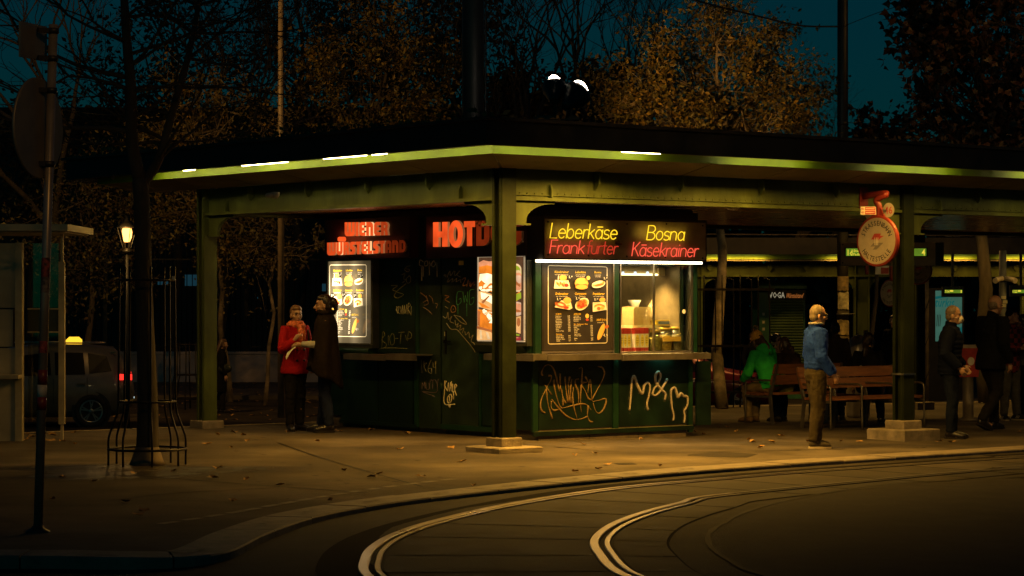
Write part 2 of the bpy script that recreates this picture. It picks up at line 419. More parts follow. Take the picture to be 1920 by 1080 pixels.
# tar seams and gum spots in the asphalt
mb = MB()
for pts in ([(520, 830), (600, 858), (720, 893), (800, 915)], [(130, 880), (420, 905), (700, 925)], [(1040, 838), (1180, 848), (1420, 846), (1600, 842)], [(200, 940), (330, 925), (520, 915)]):
    P = resample(spline([gp(*q) for q in pts], 8), .2)
    for a_, b_ in zip(P, P[1:]):
        d = (b_ - a_).normalized(); nn = V((-d.y, d.x, 0)); w = rng.uniform(.008, .02); mb.add([onp(q, .0035) for q in (a_ - nn * w, b_ - nn * w, b_ + nn * w, a_ + nn * w)], [(0, 1, 2, 3)])
for _ in range(260):
    x = rng.uniform(-7, 8); y = rng.uniform(20, 33); p = V((x, y, 0)); j = near(KC[::12], p) if False else min(range(0, len(KC), 12), key=lambda i: (KC[i] - p).length_squared)
    if (p - KC[j]).dot(nrm2(KC, j)) < .5: continue
    r_ = rng.uniform(.012, .04); mb.add([onp(p + V((cos(k) * r_, sin(k) * r_, 0)), .0036) for k in (0, 1.05, 2.1, 3.14, 4.2, 5.25)], [(0, 1, 2, 3, 4, 5)])
o = struct('pavement_seams', mb, M('tar', (.012, .011, .010), .7, spec=.1), PAVE)
# ------------------------------------------------------------------ tram tracks
def road(p, dz=0): return V((p.x, p.y, gz(p.x) - DROP + dz))
RO = [V((1.6, 10.5, 0)), V((.3, 12.3, 0)), V((-.55, 14.1, 0))] + [gp(px, py, -DROP) for px, py in [(700, 1080), (696, 1050), (710, 1028), (750, 1004), (825, 979), (960, 948), (1160, 917), (1335, 901), (1500, 887), (1810, 865.5), (1920, 859)]]
RI = [V((2.6, 11.8, 0)), V((1.75, 13.2, 0)), V((1.15, 14.4, 0))] + [gp(px, py, -DROP) for px, py in [(1180, 1080), (1133, 1038), (1127, 1012), (1160, 985), (1220, 962), (1285, 945), (1340, 932), (1590, 907), (1810, 886), (1920, 879)]]
RB = [V((3.1, 12.6, 0)), V((2.5, 13.6, 0))] + [gp(px, py, -DROP) for px, py in [(1435, 1080), (1375, 1055), (1338, 1030), (1330, 1010), (1350, 987), (1435, 950), (1585, 920), (1720, 906), (1920, 896)]]
def ext(P, L=30):
    d = (P[-1] - P[-2]).normalized(); e = d.lerp(UR, .6).normalized(); return [V((p.x, p.y, 0)) for p in P] + [V((P[-1].x, P[-1].y, 0)) + d * 3, V((P[-1].x, P[-1].y, 0)) + d * 3 + e * L]
RO, RI, RB = [resample(spline(ext(P), 14), .12) for P in (RO, RI, RB)]
STEEL = M('rail_steel', (.12, .097, .072), .30, 1.0, var=.08, scale=.8)
RUST = M('rail_groove', (.018, .013, .009), .8, var=.3, scale=20)
DULL = M('rail_dull', (.045, .036, .027), .7, .2, var=.3, scale=9)
def rail(C, label, flip, xd):
    sec_head = [(-.075, .002), (-.07, .008), (-.012, .009), (-.005, .003), (-.005, -.05)]
    sec_lip = [(.032, -.05), (.032, .003), (.037, .008), (.07, .007), (.074, .001)]
    t = thing('tram_rail', label, 'tram rail', (C[20].x, C[20].y, gz(C[20].x) - DROP), 'curved tram rails in the road')
    for nm, sec, mt in (('rail_head', sec_head, STEEL), ('guard_lip', sec_lip, STEEL), ('groove', [(-.004, -.03), (.031, -.03)], RUST)):
        mb = MB(); rows = []
        for i in range(len(C)):
            nn = sum((nrm2(C, min(max(i + q, 0), len(C) - 1)) for q in range(-4, 5)), V((0, 0, 0))).normalized() * flip; rows.append([road(C[i] + nn * s, z + .006) for s, z in sec])
        k = len(sec)
        for r in rows: mb.v += r
        for i in range(len(rows) - 1):
            for j in range(k - 1):
                q = [i * k + j, (i + 1) * k + j, (i + 1) * k + j + 1, i * k + j + 1]
                mb.f.append(q if flip < 0 else q[::-1]); mb.m.append(1 if C[i].x > xd and i > 40 else 0); mb.sm.append(False)
        part(t, nm, mb, [mt, DULL])
rail(RO, 'outer tram rail, the longer shining curve nearer the kerb', -1, 2.9)
rail(RI, 'inner tram rail, the tighter shining curve away from the kerb', -1, 2.0)
# concrete track slabs between and beside the rails, joints open
TRK = MB()
def near(C, p): return min(range(len(C)), key=lambda i: (C[i] - p).length_squared)
mb = MB(); bed = []
for i in range(0, len(RO), 3):
    j = near(RI, RO[i]); bed.append((RO[i], RI[j]))
L0 = len(mb.v)
for p, q in bed: d = (q - p).normalized(); mb.v += [road(p - d * .35, .001), road(q + d * .5, .001)]
for i in range(len(bed) - 1): mb.f.append([2 * i, 2 * i + 1, 2 * i + 3, 2 * i + 2]); mb.m.append(0); mb.sm.append(False)
BED = struct('track_bed', mb, M('track_joint', (.010, .008, .006), .9, spec=.05)); fixn(BED)
def slab(rows, mi):
    mb = MB()
    for p, q in rows: mb.v += [road(p, .006), road(q, .006)]
    for i in range(len(rows) - 1): mb.f.append([2 * i, 2 * i + 1, 2 * i + 3, 2 * i + 2]); mb.m.append(0); mb.sm.append(False)
    o = struct('track_slab', mb, mi, BED); fixn(o)
    if o.data.polygons and o.data.polygons[0].normal.z < 0: o.data.flip_normals()
SLABS = [M('track_concrete_%s' % w, tuple(c * f for c in (.044, .037, .029)), .7, spec=.12, var=.35, scale=1.6, bump=.3, bscale=70, dirt=.4) for w, f in (('plain', 1.0), ('pale', 1.55), ('dark', .6))]
i = 4; k = 0
while i < len(RO) - 20 and RO[i].x < 12:
    L_ = rng.choice([9, 13, 11]); rows = []; rows2 = []
    for u in range(L_ + 1):
        e = .045 if u == 0 else 0
        p = RO[i + u]; j = near(RI, p); q = RI[j]; d = (q - p).normalized(); t = V((d.y, -d.x, 0)) * -e
        rows.append((p + d * .095 + t, q - d * .085 + t)); rows2.append((q + d * .10 + t, q + d * .48 + t))
    mt = SLABS[rng.choice([0, 0, 1, 2])]
    slab(rows, mt)
    if k % 2 == 0: slab(rows2, SLABS[rng.choice([0, 2])])
    else: slab(rows2, SLABS[0])
    i += L_; k += 1
# darker asphalt inside the bend
mb = MB(); n_ = len(RB); rows = []
for i in range(0, n_, 2):
    p = RB[i]; q = V((p.x + 9, p.y - 5.5, 0)); rows.append([road(p.lerp(q, w), .004) for w in (0, .1, .3, .6, 1)])
for r in rows: mb.v += r
for i in range(len(rows) - 1):
    for j in range(4): mb.f.append([i * 5 + j, i * 5 + j + 1, i * 5 + j + 6, i * 5 + j + 5]); mb.m.append(0); mb.sm.append(False)
o = struct('road_patch', mb, A_PATCH); fixn(o)
if o.data.polygons[0].normal.z < 0: o.data.flip_normals()
mb = MB(); rows = [(RB[i] + nrm2(RB, i) * .03, RB[i] - nrm2(RB, i) * rng.uniform(.0, .02)) for i in range(0, n_, 2)]
for p, q in rows: mb.v += [road(p, .0085), road(q, .0085)]
for i in range(len(rows) - 1): mb.f.append([2 * i, 2 * i + 1, 2 * i + 3, 2 * i + 2]); mb.m.append(0); mb.sm.append(False)
o = struct('tar_seam', mb, M('tar', (.012, .011, .010), .7, spec=.1)); fixn(o)
if o.data.polygons[0].normal.z < 0: o.data.flip_normals()
# fallen leaves
mb = MB()
for _ in range(420):
    x = rng.uniform(-8.5, 9); y = rng.uniform(19, 34.5); p = V((x, y, 0)); a, b = ab(p)
    if b > edge(a) - .3: continue
    kk = min((KC[i] - p).length for i in range(0, len(KC), 12)); j = near(KC[::12], p)
    if (p - KC[::12][j]).dot(nrm2(KC, j * 12)) < .1: continue
    if rng.random() > (.30 + .7 * (b > 4.6 and x < -1)): continue
    s = rng.uniform(.03, .075); r = rng.uniform(0, 6.3); z = gz(x) + .006
    pts = []
    for k in range(7):
        q = s * (1.0 if k % 2 == 0 else .5) * rng.uniform(.8, 1.1); pts.append(V((x + q * cos(r + k * .9), y + q * sin(r + k * .9), z + rng.uniform(.0, .035))))
    mb.add(pts + [V((x, y, z + .004))], [(k, (k + 1) % 7, 7) for k in range(7)])
tag(struct('fallen_leaves', mb, M('leaf_litter', (.30, .17, .05), .8, var=.5, scale=30, island=.5)), 'dry yellow leaves scattered over the pavement', 'leaves', kind='stuff')
# ------------------------------------------------------------------ the shelter roof over the kiosk
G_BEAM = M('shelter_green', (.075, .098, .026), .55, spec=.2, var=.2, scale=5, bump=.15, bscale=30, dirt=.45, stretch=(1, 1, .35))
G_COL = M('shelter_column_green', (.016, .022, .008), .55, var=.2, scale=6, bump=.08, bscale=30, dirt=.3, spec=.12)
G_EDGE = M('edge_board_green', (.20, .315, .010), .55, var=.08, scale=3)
FASC = M('fascia_bronze', (.022, .018, .014), .55, var=.35, scale=4, bump=.1, dirt=.4)
CEIL = M('ceiling_lacquer', (.40, .25, .12), .25, var=.2, scale=2, bump=.03, dirt=.3)
def soffit_mat():
    m = M('soffit_perforated', (.2, .165, .11), .55, var=.2, scale=3, dirt=.3)
    nt = m.node_tree; N = nt.nodes; L = nt.links; tc = N.new('ShaderNodeTexCoord'); mp = N.new('ShaderNodeMapping'); mp.inputs['Rotation'].default_value = (0, 0, R(-38)); mp.inputs['Scale'].default_value = (26, 26, 26)
    vo = N.new('ShaderNodeTexVoronoi'); vo.inputs['Randomness'].default_value = 0.0; vo.inputs['Scale'].default_value = 1
    bp = N.new('ShaderNodeBump'); bp.inputs['Strength'].default_value = .7; bp.inputs['Distance'].default_value = .02; L.new(tc.outputs['Object'], mp.inputs['Vector']); L.new(mp.outputs[0], vo.inputs['Vector']); L.new(vo.outputs['Distance'], bp.inputs['Height'])
    L.new(bp.outputs[0], N['Principled BSDF'].inputs['Normal']); return m
SOFF = soffit_mat()
T_ON = E('fluorescent_tube', (1.0, .78, .30), K_TUBE)
SH = thing('tram_shelter', 'long flat roofed green steel tram shelter over the sausage kiosk, with lit roof edge', 'tram shelter', (C0.x, C0.y, 0))
def cbox(mb, a0, a1, b0, b1, z0, z1, mi=0): return mb.boxf(Fr(C0, UR, UL), a0, a1, b0, b1, z0, z1, mi)
AE = 24.0; BL = 6.5
Z_ST, Z_FB, Z_FT = 3.31, 3.375, 3.64
# roof slab (steps back at a=2 where the tree grows), with a thin upper lip
mb = MB()
cbox(mb, -.96, 2.4, -.96, 8.46, 3.40, 3.58); cbox(mb, 2.4, AE, -.96, 7.1, 3.40, 3.58)
part(SH, 'roof_slab', mb, FASC)
mb = MB(); t_ = .05
cbox(mb, -1.0, AE, -1.0 - t_, -1.0, Z_FB, Z_FT); part(SH, 'fascia', mb, FASC)
mb = MB(); cbox(mb, -1.0 - t_, -1.0, -1.0 - t_, 8.5, Z_FB, Z_FT); part(SH, 'fascia', mb, FASC)
mb = MB(); cbox(mb, -1.0, 2.4, 8.46, 8.5, Z_FB - .03, Z_FT); part(SH, 'fascia', mb, FASC)
mb = MB(); cbox(mb, -1.1, AE, -1.1, -.9, Z_FT, Z_FT + .035); cbox(mb, -1.1, -.9, -.9, 8.55, Z_FT, Z_FT + .035); part(SH, 'roof_lip', mb, M('roof_lip_metal', (.07, .055, .04), .5, .4, var=.3, scale=5, dirt=.4))
# lit green edge boards inside the fascia, tubes between the two
mb = MB(); cbox(mb, -.72, AE, -.72, -.70, Z_ST, 3.42); cbox(mb, -.72, -.70, -.70, 8.2, Z_ST, 3.42); part(SH, 'edge_board', mb, G_EDGE)
def ltube(a0, b0, a1, b1, z, pw=1.0):
    mb = MB(); mb.tube([cp(a0, b0, z), cp(a1, b1, z)], .016, 8); part(SH, 'light_tube', mb, T_ON)
    p, q = cp(a0, b0, 3.30), cp(a1, b1, 3.30); L_ = (q - p).length; strip_light('tube_lamp', (p + q) / 2, q - p, L_, .05, P_TUBE * L_ / 1.5 * pw, TUBE_COL, 154, SH)
def edge_a(px, d=-.93): # position along the front edge for a column of the photograph
    fr = Fr(cp(0, d, 0), UR, -UL); return fr.hit(px, 300)[0]
def edge_b(px, d=-.93):
    fr = Fr(cp(d, 0, 0), UL, -UR); return fr.hit(px, 300)[0]
for i, (x0, x1, low) in enumerate([(930, 1075, 0), (1080, 1160, 0), (1165, 1236, 1), (1384, 1530, 0), (1664, 1803, 0), (1922, 2060, 0), (2200, 2340, 0)]):
    ltube(edge_a(x0), -.94, edge_a(x1), -.94, 3.387 if low else 3.40, {930: 1.9, 1080: 3.0, 1165: 7.4, 1384: 2.6, 1664: .8, 1922: .25, 2200: .2}[x0])
for x0, x1, low, pw in [(272, 335, 0, .15), (346, 366, 1, .2), (370, 450, 0, .22), (456, 540, 1, .28), (545, 604, 0, .34), (609, 688, 1, .4), (700, 726, 1, .6), (732, 792, 0, .65), (800, 908, 0, 1.3)]:
    ltube(-.94, edge_b(x1), -.94, edge_b(x0), 3.40 - .013 * low, pw)
for a0_, pw in ((3.2, .12), (6.2, .2), (9.2, .5), (12.2, .7), (15.2, .6), (18.2, .5)):
    ltube(a0_, 7.0, a0_ + 1.5, 7.0, 3.385, pw)  # unseen tubes added on the rear edge to light mast, trunk and car
# soffit panels, joints open; the soffit falls a little towards the beam
def spanel(P):
    mb = MB(); mb.add([cp(*p) for p in P] + [cp(p[0], p[1], p[2] + .02) for p in P], [(3, 2, 1, 0), (4, 5, 6, 7), (0, 1, 5, 4), (1, 2, 6, 5), (2, 3, 7, 6), (3, 0, 4, 7)]); o = part(SH, 'soffit_panel', mb, SOFF); fixn(o)
zo, zi = 3.325, 3.20; g = .012
a = -.10
xs = [-.10, 1.25, 2.6, 3.95, 5.3, 6.65, 8, 9.35, 10.7, 12, 14, 17, 20, 24]
spanel([(-.69, -.69, zo), (xs[1] - g, -.69, zo), (xs[1] - g, -.10, zi), (-.10, -.10, zi)])
for i in range(1, len(xs) - 1): spanel([(xs[i] + g, -.69, zo), (xs[i + 1] - g, -.69, zo), (xs[i + 1] - g, -.10, zi), (xs[i] + g, -.10, zi)])
ys = [-.10, 1.2, 2.5, 3.8, 5.1, 6.4, 7.4, 8.2]
spanel([(-.69, -.68, zo), (-.12, -.09, zi), (-.12, ys[1] - g, zi), (-.69, ys[1] - g, zo)])
for i in range(1, len(ys) - 1): spanel([(-.69, ys[i] + g, zo), (-.12, ys[i] + g, zi), (-.12, ys[i + 1] - g, zi), (-.69, ys[i + 1] - g, zo)])
# edge beams: web, flanges, pointed brackets
def beam(a0, b0, a1, b1):
    fr = Fr(cp(a0, b0, 0), (UR * (a1 - a0) + UL * (b1 - b0)), UR * (b1 - b0) - UL * (a1 - a0)); L_ = math.hypot(a1 - a0, b1 - b0)
    mb = MB(); mb.boxf(fr, .1, L_ - .1, -.03, .03, 2.88, 3.20); o = part(SH, 'beam_web', mb, G_BEAM)
    mb = MB(); mb.boxf(fr, .1, L_ - .1, -.09, .075, 2.845, 2.88); mb.boxf(fr, .1, L_ - .1, .03, .05, 2.905, 2.915); part(SH, 'beam_flange', mb, G_BEAM)
    mb = MB(); n_ = int((L_ - .4) / .11)
    for k in range(n_):
        for z in (2.93, 3.17): mb.lathe(fr.p(.2 + k * .11, .0305, z), [(.011, 0), (.009, .006), (.003, .008)], 5, 0, fr.n)
    part(SH, 'rivets', mb, G_BEAM)['kind'] = 'stuff'
    return fr, L_
def bracket(fr, s, kind):
    mb = MB()
    if kind == 0: mb.prism([(.0, 3.2), (.11, 3.2), (.11, 3.06), (.055, 3.0), (0, 3.06)], lambda d, z, t: fr.p(s + t, .032 + d * .9, z), -.012, .012)
    else: mb.prism([(.0, 2.885), (.09, 2.885), (.09, 2.98), (.045, 3.04), (0, 3.0)], lambda d, z, t: fr.p(s + t, .032 + d * .6, z), -.012, .012)
    o = part(SH, 'bracket', mb, G_BEAM); fixn(o)
def knee(fr, s0, sgn):
    "arched bracket under the beam beside a column"
    L_ = .62; H = .26
    pts = [(0, 2.845), (L_, 2.845), (L_, 2.815)] + [(L_ - .02 - (L_ - .22) * sin(k * pi / 16), 2.815 - .20 * (1 - cos(k * pi / 16))) for k in range(1, 9)] + [(.2, 2.585), (0, 2.585)]
    mb = MB(); mb.prism(pts, lambda s, z, t: fr.p(s0 + sgn * s, t, z), -.025, .025); mb.boxf(fr, min(s0, s0 + sgn * .24), max(s0, s0 + sgn * .24), -.06, .06, 2.565, 2.585)
    o = part(SH, 'knee_bracket', mb, G_BEAM); fixn(o)
fb, Lb = beam(0, 0, 0, BL); 
fb = Fr(cp(0, 0, 0), UL, -UR)
for px in (815, 700, 588, 480): bracket(fb, fb.hit(px, 340)[0], 0)
for px in (870, 432): bracket(fb, fb.hit(px, 360)[0], 1)
knee(fb, .10, 1); knee(fb, BL - .10, -1)
AR = 6.55
beam(0, 0, AR, 0); beam(AR, 0, 2 * AR, 0); beam(2 * AR, 0, 3 * AR, 0); beam(0, BL, AE, BL)
fa = Fr(cp(0, 0, 0), UR, -UL)
for px in (1111, 1268, 1419, 1560, 1825, 1960, 2100): bracket(fa, fa.hit(px, 340)[0], 0)
for px in (1027, 1757): bracket(fa, fa.hit(px, 370)[0], 1)
knee(fa, .10, 1); knee(fa, AR - .10, -1); knee(fa, AR + .10, 1)
# ceiling inside the beams: lacquered panels
for i in range(9):
    for j in range(2):
        mb = MB(); a0 = .1 + i * 2.6; b0 = .06 + j * 3.2; cbox(mb, a0, a0 + 2.588, b0, b0 + 3.188, 2.90 + .002 * ((i + j) % 2), 2.93); part(SH, 'ceiling_panel', mb, CEIL)
# columns: pairs of flanges on a web, plinths
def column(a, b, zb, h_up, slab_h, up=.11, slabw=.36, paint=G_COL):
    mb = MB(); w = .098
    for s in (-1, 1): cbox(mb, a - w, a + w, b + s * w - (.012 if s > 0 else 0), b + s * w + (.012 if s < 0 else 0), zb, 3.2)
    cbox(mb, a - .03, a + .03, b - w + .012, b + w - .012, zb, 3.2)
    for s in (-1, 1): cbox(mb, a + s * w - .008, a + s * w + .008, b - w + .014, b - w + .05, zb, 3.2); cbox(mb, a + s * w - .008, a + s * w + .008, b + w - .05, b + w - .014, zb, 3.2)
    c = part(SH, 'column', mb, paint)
    mb = MB()
    for k in range(5):
        for s in (-1, 1): mb.lathe(cp(a - w - .002, b - .055 * s, 2.55 + .12 * k), [(.011, 0), (.011, .008), (.004, .012)], 6, 0, -UR)
    part(c, 'rivets', mb, paint)['kind'] = 'stuff'
    return c
def plinth(a, b, z0, blocks, rot=0):
    p = cp(a, b, 0); mb = MB()
    for sx, sy, za, zb, ch in blocks:
        fr = Fr(p, UR, UL); e = ch
        P = [fr.p(x * (sx / 2), y * (sy / 2), za) for x, y in ((-1, -1), (1, -1), (1, 1), (-1, 1))] + [fr.p(x * (sx / 2), y * (sy / 2), zb - e) for x, y in ((-1, -1), (1, -1), (1, 1), (-1, 1))] + [fr.p(x * (sx / 2 - e), y * (sy / 2 - e), zb) for x, y in ((-1, -1), (1, -1), (1, 1), (-1, 1))]
        mb.add(P, [(3, 2, 1, 0), (8, 9, 10, 11)] + [(r * 4 + k, r * 4 + (k + 1) % 4, r * 4 + 4 + (k + 1) % 4, r * 4 + 4 + k) for r in (0, 1) for k in range(4)])
    o = part(SH, 'plinth', mb, CONC); return o
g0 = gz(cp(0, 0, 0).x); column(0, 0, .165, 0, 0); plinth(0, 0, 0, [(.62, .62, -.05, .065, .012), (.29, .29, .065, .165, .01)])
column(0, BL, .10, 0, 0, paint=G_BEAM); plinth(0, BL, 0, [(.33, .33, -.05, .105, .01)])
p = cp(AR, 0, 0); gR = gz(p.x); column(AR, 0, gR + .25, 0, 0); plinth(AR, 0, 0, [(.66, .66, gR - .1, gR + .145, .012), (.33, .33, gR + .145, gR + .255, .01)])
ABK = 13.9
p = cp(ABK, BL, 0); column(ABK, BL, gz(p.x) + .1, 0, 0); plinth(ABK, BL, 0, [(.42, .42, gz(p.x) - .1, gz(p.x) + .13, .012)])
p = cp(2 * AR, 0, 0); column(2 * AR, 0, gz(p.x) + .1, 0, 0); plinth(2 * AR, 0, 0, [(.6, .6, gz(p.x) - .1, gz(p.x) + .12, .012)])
# steel clip with cable on the right column, small sprinkler heads and a camera under the ceiling
mb = MB(); cbox(mb, AR - .112, AR + .112, -.112, .112, 1.02 + gR - .18, 1.045 + gR - .18); part(SH, 'column_clamp', mb, M('bright_steel', (.6, .58, .52), .3, 1.0))
for px, py in ((1415, 402), (601, 410)):
    s, z = fa.hit(px, py); q = fa.p(s, -.35 if px > 960 else -.9, 2.86)
    mb = MB(); mb.lathe(q, [(.02, .04), (.05, .035), (.05, 0), (.03, -.03)], 10); mb.ell(q - V((.06, .03, .0)), (.05, .03, .03), 8); part(SH, 'ceiling_sensor', mb, M('sensor_grey', (.3, .28, .24), .5))
# leaf litter lying along the roof edge
mb = MB()
for _ in range(900):
    if rng.random() < .6: a = -1.05 + rng.random() ** 2 * .5; b = rng.uniform(-1, 8.4)
    else: a = rng.uniform(-1, 14); b = -1.05 + rng.random() ** 2 * .5
    q = cp(a, b, Z_FT + .04 + rng.random() ** 3 * .10); s = rng.uniform(.02, .06)
    u = V((rng.gauss(0, 1), rng.gauss(0, 1), rng.gauss(0, 1))).normalized(); w = u.cross(V((rng.gauss(0, 1), rng.gauss(0, 1), rng.gauss(0, 1)))).normalized()
    mb.add([q - u * s, q + w * s * .5, q + u * s, q - w * s * .5], [(0, 1, 2, 3)])
o = part(SH, 'roof_leaf_litter', mb, M('roof_litter', (.16, .09, .03), .8, var=.5, scale=20, island=.5)); o['kind'] = 'stuff'
# ------------------------------------------------------------------ the sausage kiosk
P0 = V((.29, 29.5, 0)); DL = 2.53; LL = 4.62
FD = Fr(P0, UR, -UL)                       # serving front, s to the right
PL = P0 + UL * LL
FL = Fr(PL, -UL, -UR)                      # long left side, s to the right, ends at the corner s = LL
def loc(fr, px, py, d=0.0): return fr.hit(px, py, d)
def rect(mb, fr, x0, y0, x1, y1, d0, d1, mi=0):
    "a box on a face whose outline is that rectangle of the photograph"
    xm, ym = (x0 + x1) / 2, (y0 + y1) / 2
    a0 = loc(fr, x0, ym, d1)[0]; a1 = loc(fr, x1, ym, d1)[0]; z1 = loc(fr, xm, y0, d1)[1]; z0 = loc(fr, xm, y1, d1)[1]
    return mb.boxf(fr, a0, a1, d0, d1, z0, z1, mi)
GK = M('kiosk_green', (.006, .021, .012), .36, var=.3, scale=4, bump=.05, bscale=25, dirt=.5)
GKF = M('kiosk_frame_green', (.009, .040, .018), .34, var=.2, scale=5, bump=.05, dirt=.35)
GKD = M('kiosk_door_green', (.019, .036, .019), .4, var=.4, scale=5, bump=.08, bscale=25, dirt=.5)
BLK = M('sign_box_black', (.010, .008, .007), .5, var=.4, scale=6)
ALU = M('brushed_aluminium', (.52, .46, .38), .32, 1.0, var=.12, scale=12, stretch=(1, 1, 14))
CTR = M('counter_steel', (.42, .37, .30), .36, .85, var=.15, scale=6, dirt=.25)
DARKIN = M('kiosk_inside_dark', (.012, .009, .006), .6, var=.3, scale=3)
PANEL = M('neon_backboard', (.22, .18, .125), .48, var=.2, scale=4, bump=.04, dirt=.35)
KI_ = thing('sausage_kiosk', 'dark green sausage kiosk under the shelter with glowing signs, menu boards and a lit window', 'kiosk', (P0.x, P0.y, 0))
zb = .10
# base courses and lower walls
mb = MB()
n_st = 3
for k in range(n_st):
    mb2 = MB(); mb2.boxf(FD, .06 + k * .81, .06 + (k + 1) * .81 - .008, -1.2, -.02, -.12, .16); part(KI_, 'base_stone', mb2, M('kiosk_base_stone', (.11, .085, .06), .85, var=.25, scale=6, bump=.4, bscale=50, dirt=.4))
mb = MB(); mb.boxf(FL, .1, LL - .05, -1.2, -.06, -.1, .14); part(KI_, 'base_stone', mb, M('kiosk_base_stone'))
mb = MB(); mb.boxf(FD, .02, DL - .02, -.5, -.03, .15, 1.0); part(KI_, 'wall', mb, GK)
mb = MB(); mb.boxf(FL, .02, LL - .5, -.5, -.03, .15, 1.0); part(KI_, 'wall', mb, GK)
# front lower panels with their frame
def fpanel(fr, x0, y0, x1, y1, m, d0=-.028, d1=-.012, nm='body_panel'):
    mb = MB(); rect(mb, fr, x0, y0, x1, y1, d0, d1); return part(KI_, nm, mb, m)
fpanel(FD, 1010, 676, 1149, 803, GK); fpanel(FD, 1161, 676, 1291, 797, GK)
for x0, x1 in ((1000, 1009), (1150, 1160), (1292, 1299)): fpanel(FD, x0, 674, x1, 810, GKF, -.03, .006, 'frame_post')
mb = MB(); rect(mb, FD, 1001, 804, 1301, 812, -.03, .010); part(KI_, 'bottom_rail', mb, GK)
mb = MB(); rect(mb, FD, 1003, 803.2, 1299, 804, -.03, .012); part(KI_, 'edge_trim', mb, M('worn_edge', (.11, .12, .06), .5, var=.5, scale=9))
mb = MB(); rect(mb, FD, 1306, 677, 1333, 797, -.03, -.004); part(KI_, 'side_shutter', mb, GK)
# left side lower panels, narrow panel, door
fpanel(FL, 640, 676, 708, 790, GK); fpanel(FL, 711, 676, 774, 794, GK)
fpanel(FL, 777, 664, 783, 800, GKF, -.03, .004, 'frame_post')
mb = MB(); rect(mb, FL, 636, 791, 781, 798, -.03, .008); part(KI_, 'bottom_rail', mb, GK)
fpanel(FL, 786, 668, 826, 803, GKD); fpanel(FL, 786, 482, 826, 666.5, GKD)
o = fpanel(FL, 829, 484, 897, 797, GKD, -.03, -.008, 'door')
mb = MB(); a, z = loc(FL, 835, 640); mb.bar(FL.p(a, .03, z), FL.p(a + .14, .03, z), .016, .016); mb.boxf(FL, a - .01, a + .02, -.008, .03, z - .02, z + .02); mb.boxf(FL, a - .012, a + .02, -.007, -.003, z - .16, z + .14); part(o, 'handle', mb, M('dark_iron', (.02, .018, .015), .4, .8))
for y in (560, 725):
    mb = MB(); a, z = loc(FL, 828, y); mb.tube([FL.p(a, .0, z - .05), FL.p(a, .0, z + .05)], .012, 6); part(o, 'hinge', mb, GKF)
mb = MB(); rect(mb, FL, 860, 489, 869, 497, -.0075, -.006); part(o, 'sticker', mb, M('sticker_yellow', (.75, .48, .06), .6))
mb = MB(); rect(mb, FL, 833, 622, 837, 630, -.0075, -.006); part(o, 'sticker', mb, M('sticker_pale', (.42, .40, .28), .6))
mb = MB(); rect(mb, FL, 826, 798, 930, 808, -.03, .006); part(KI_, 'bottom_rail', mb, GKF)
fpanel(FL, 902, 676, 930, 798, GK); fpanel(FL, 934, 676, 996, 805, GK); fpanel(FL, 996, 672, 1004, 812, GKF, -.03, .008, 'frame_post')
fpanel(FL, 898, 664, 901, 800, GKF, -.03, .004, 'frame_post')
# upper walls
ZT = 2.86
mb = MB(); mb.boxf(FL, .02, LL - .02, -.09, -.03, 1.0, ZT); part(KI_, 'wall', mb, GK)
mb = MB(); mb.boxf(FD, -.0, loc(FD, 1158, 570)[0], -.10, -.031, 1.0, ZT); part(KI_, 'wall', mb, GK)
mb = MB(); mb.boxf(FD, loc(FD, 1158, 570)[0], DL, -.10, -.031, 2.15, ZT); part(KI_, 'wall', mb, GK)
mb = MB(); mb.boxf(FD, DL - .06, DL - .02, -2.3, -.10, .1, ZT); part(KI_, 'wall', mb, GK)
mb = MB(); mb.boxf(FD, DL - .075, DL - .062, -2.29, -.12, 1.0, 2.4); part(KI_, 'wall_lining', mb, M('lining_steel', (.30, .23, .13), .4, .5, var=.2, scale=5))
mb = MB(); mb.boxf(FD, .1, DL - .08, -2.36, -2.3, .1, ZT); part(KI_, 'back_partition', mb, DARKIN)
mb = MB(); mb.boxf(FD, -.02, DL + .03, -LL, .02, ZT - .03, ZT + .02); mb.boxf(FD, -.06, DL + .05, -.1, .10, 2.70, ZT - .03); part(KI_, 'roof', mb, BLK)
mb = MB(); mb.boxf(FD, .08, DL - .06, -2.3, -.10, .95, .99); part(KI_, 'floor', mb, DARKIN)
fpanel(FL, 706, 486, 778, 661, GK)
fpanel(FL, 779, 404, 785, 668, GKF, -.03, .0, 'frame_post'); fpanel(FL, 697, 486, 705, 664, GK, -.03, .0, 'frame_post')
fpanel(FL, 986, 484, 995, 662, GKF, -.03, .02, 'frame_post')
fpanel(FD, 1004, 489, 1015, 664, GKF, -.03, .02, 'frame_post'); fpanel(FD, 1151, 490, 1160.5, 664, GKF, -.03, .02, 'frame_post'); fpanel(FD, 1301, 494, 1307.5, 664, GKF, -.10, .02, 'frame_post')
# counters: sheet steel trays on both sides, in lengths
def counter(fr, x0, x1, yt, yb, d1, d0=-.01):
    mb = MB(); a0 = loc(fr, x0, yt, d1)[0]; a1 = loc(fr, x1, yt, d1)[0]; zt = loc(fr, (x0 + x1) / 2, yt, d1)[1]; zq = loc(fr, (x0 + x1) / 2, yb, d1)[1]
    mb.boxf(fr, a0, a1, d0, d1, zt - .018, zt); mb.boxf(fr, a0, a1, d1 - .02, d1 + .002, zq, zt - .019); part(KI_, 'counter', mb, CTR); return zt
counter(FL, 644, 721, 664, 675, .26); counter(FL, 722, 779, 664, 675.5, .26)
counter(FL, 907, 1000, 664.5, 676, .26)
zc = counter(FD, 1027.5, 1166, 664, 675.5, .28); counter(FD, 1167, 1333, 663, 674.5, .28); counter(FD, 1000, 1026.5, 664, 675.5, .28)
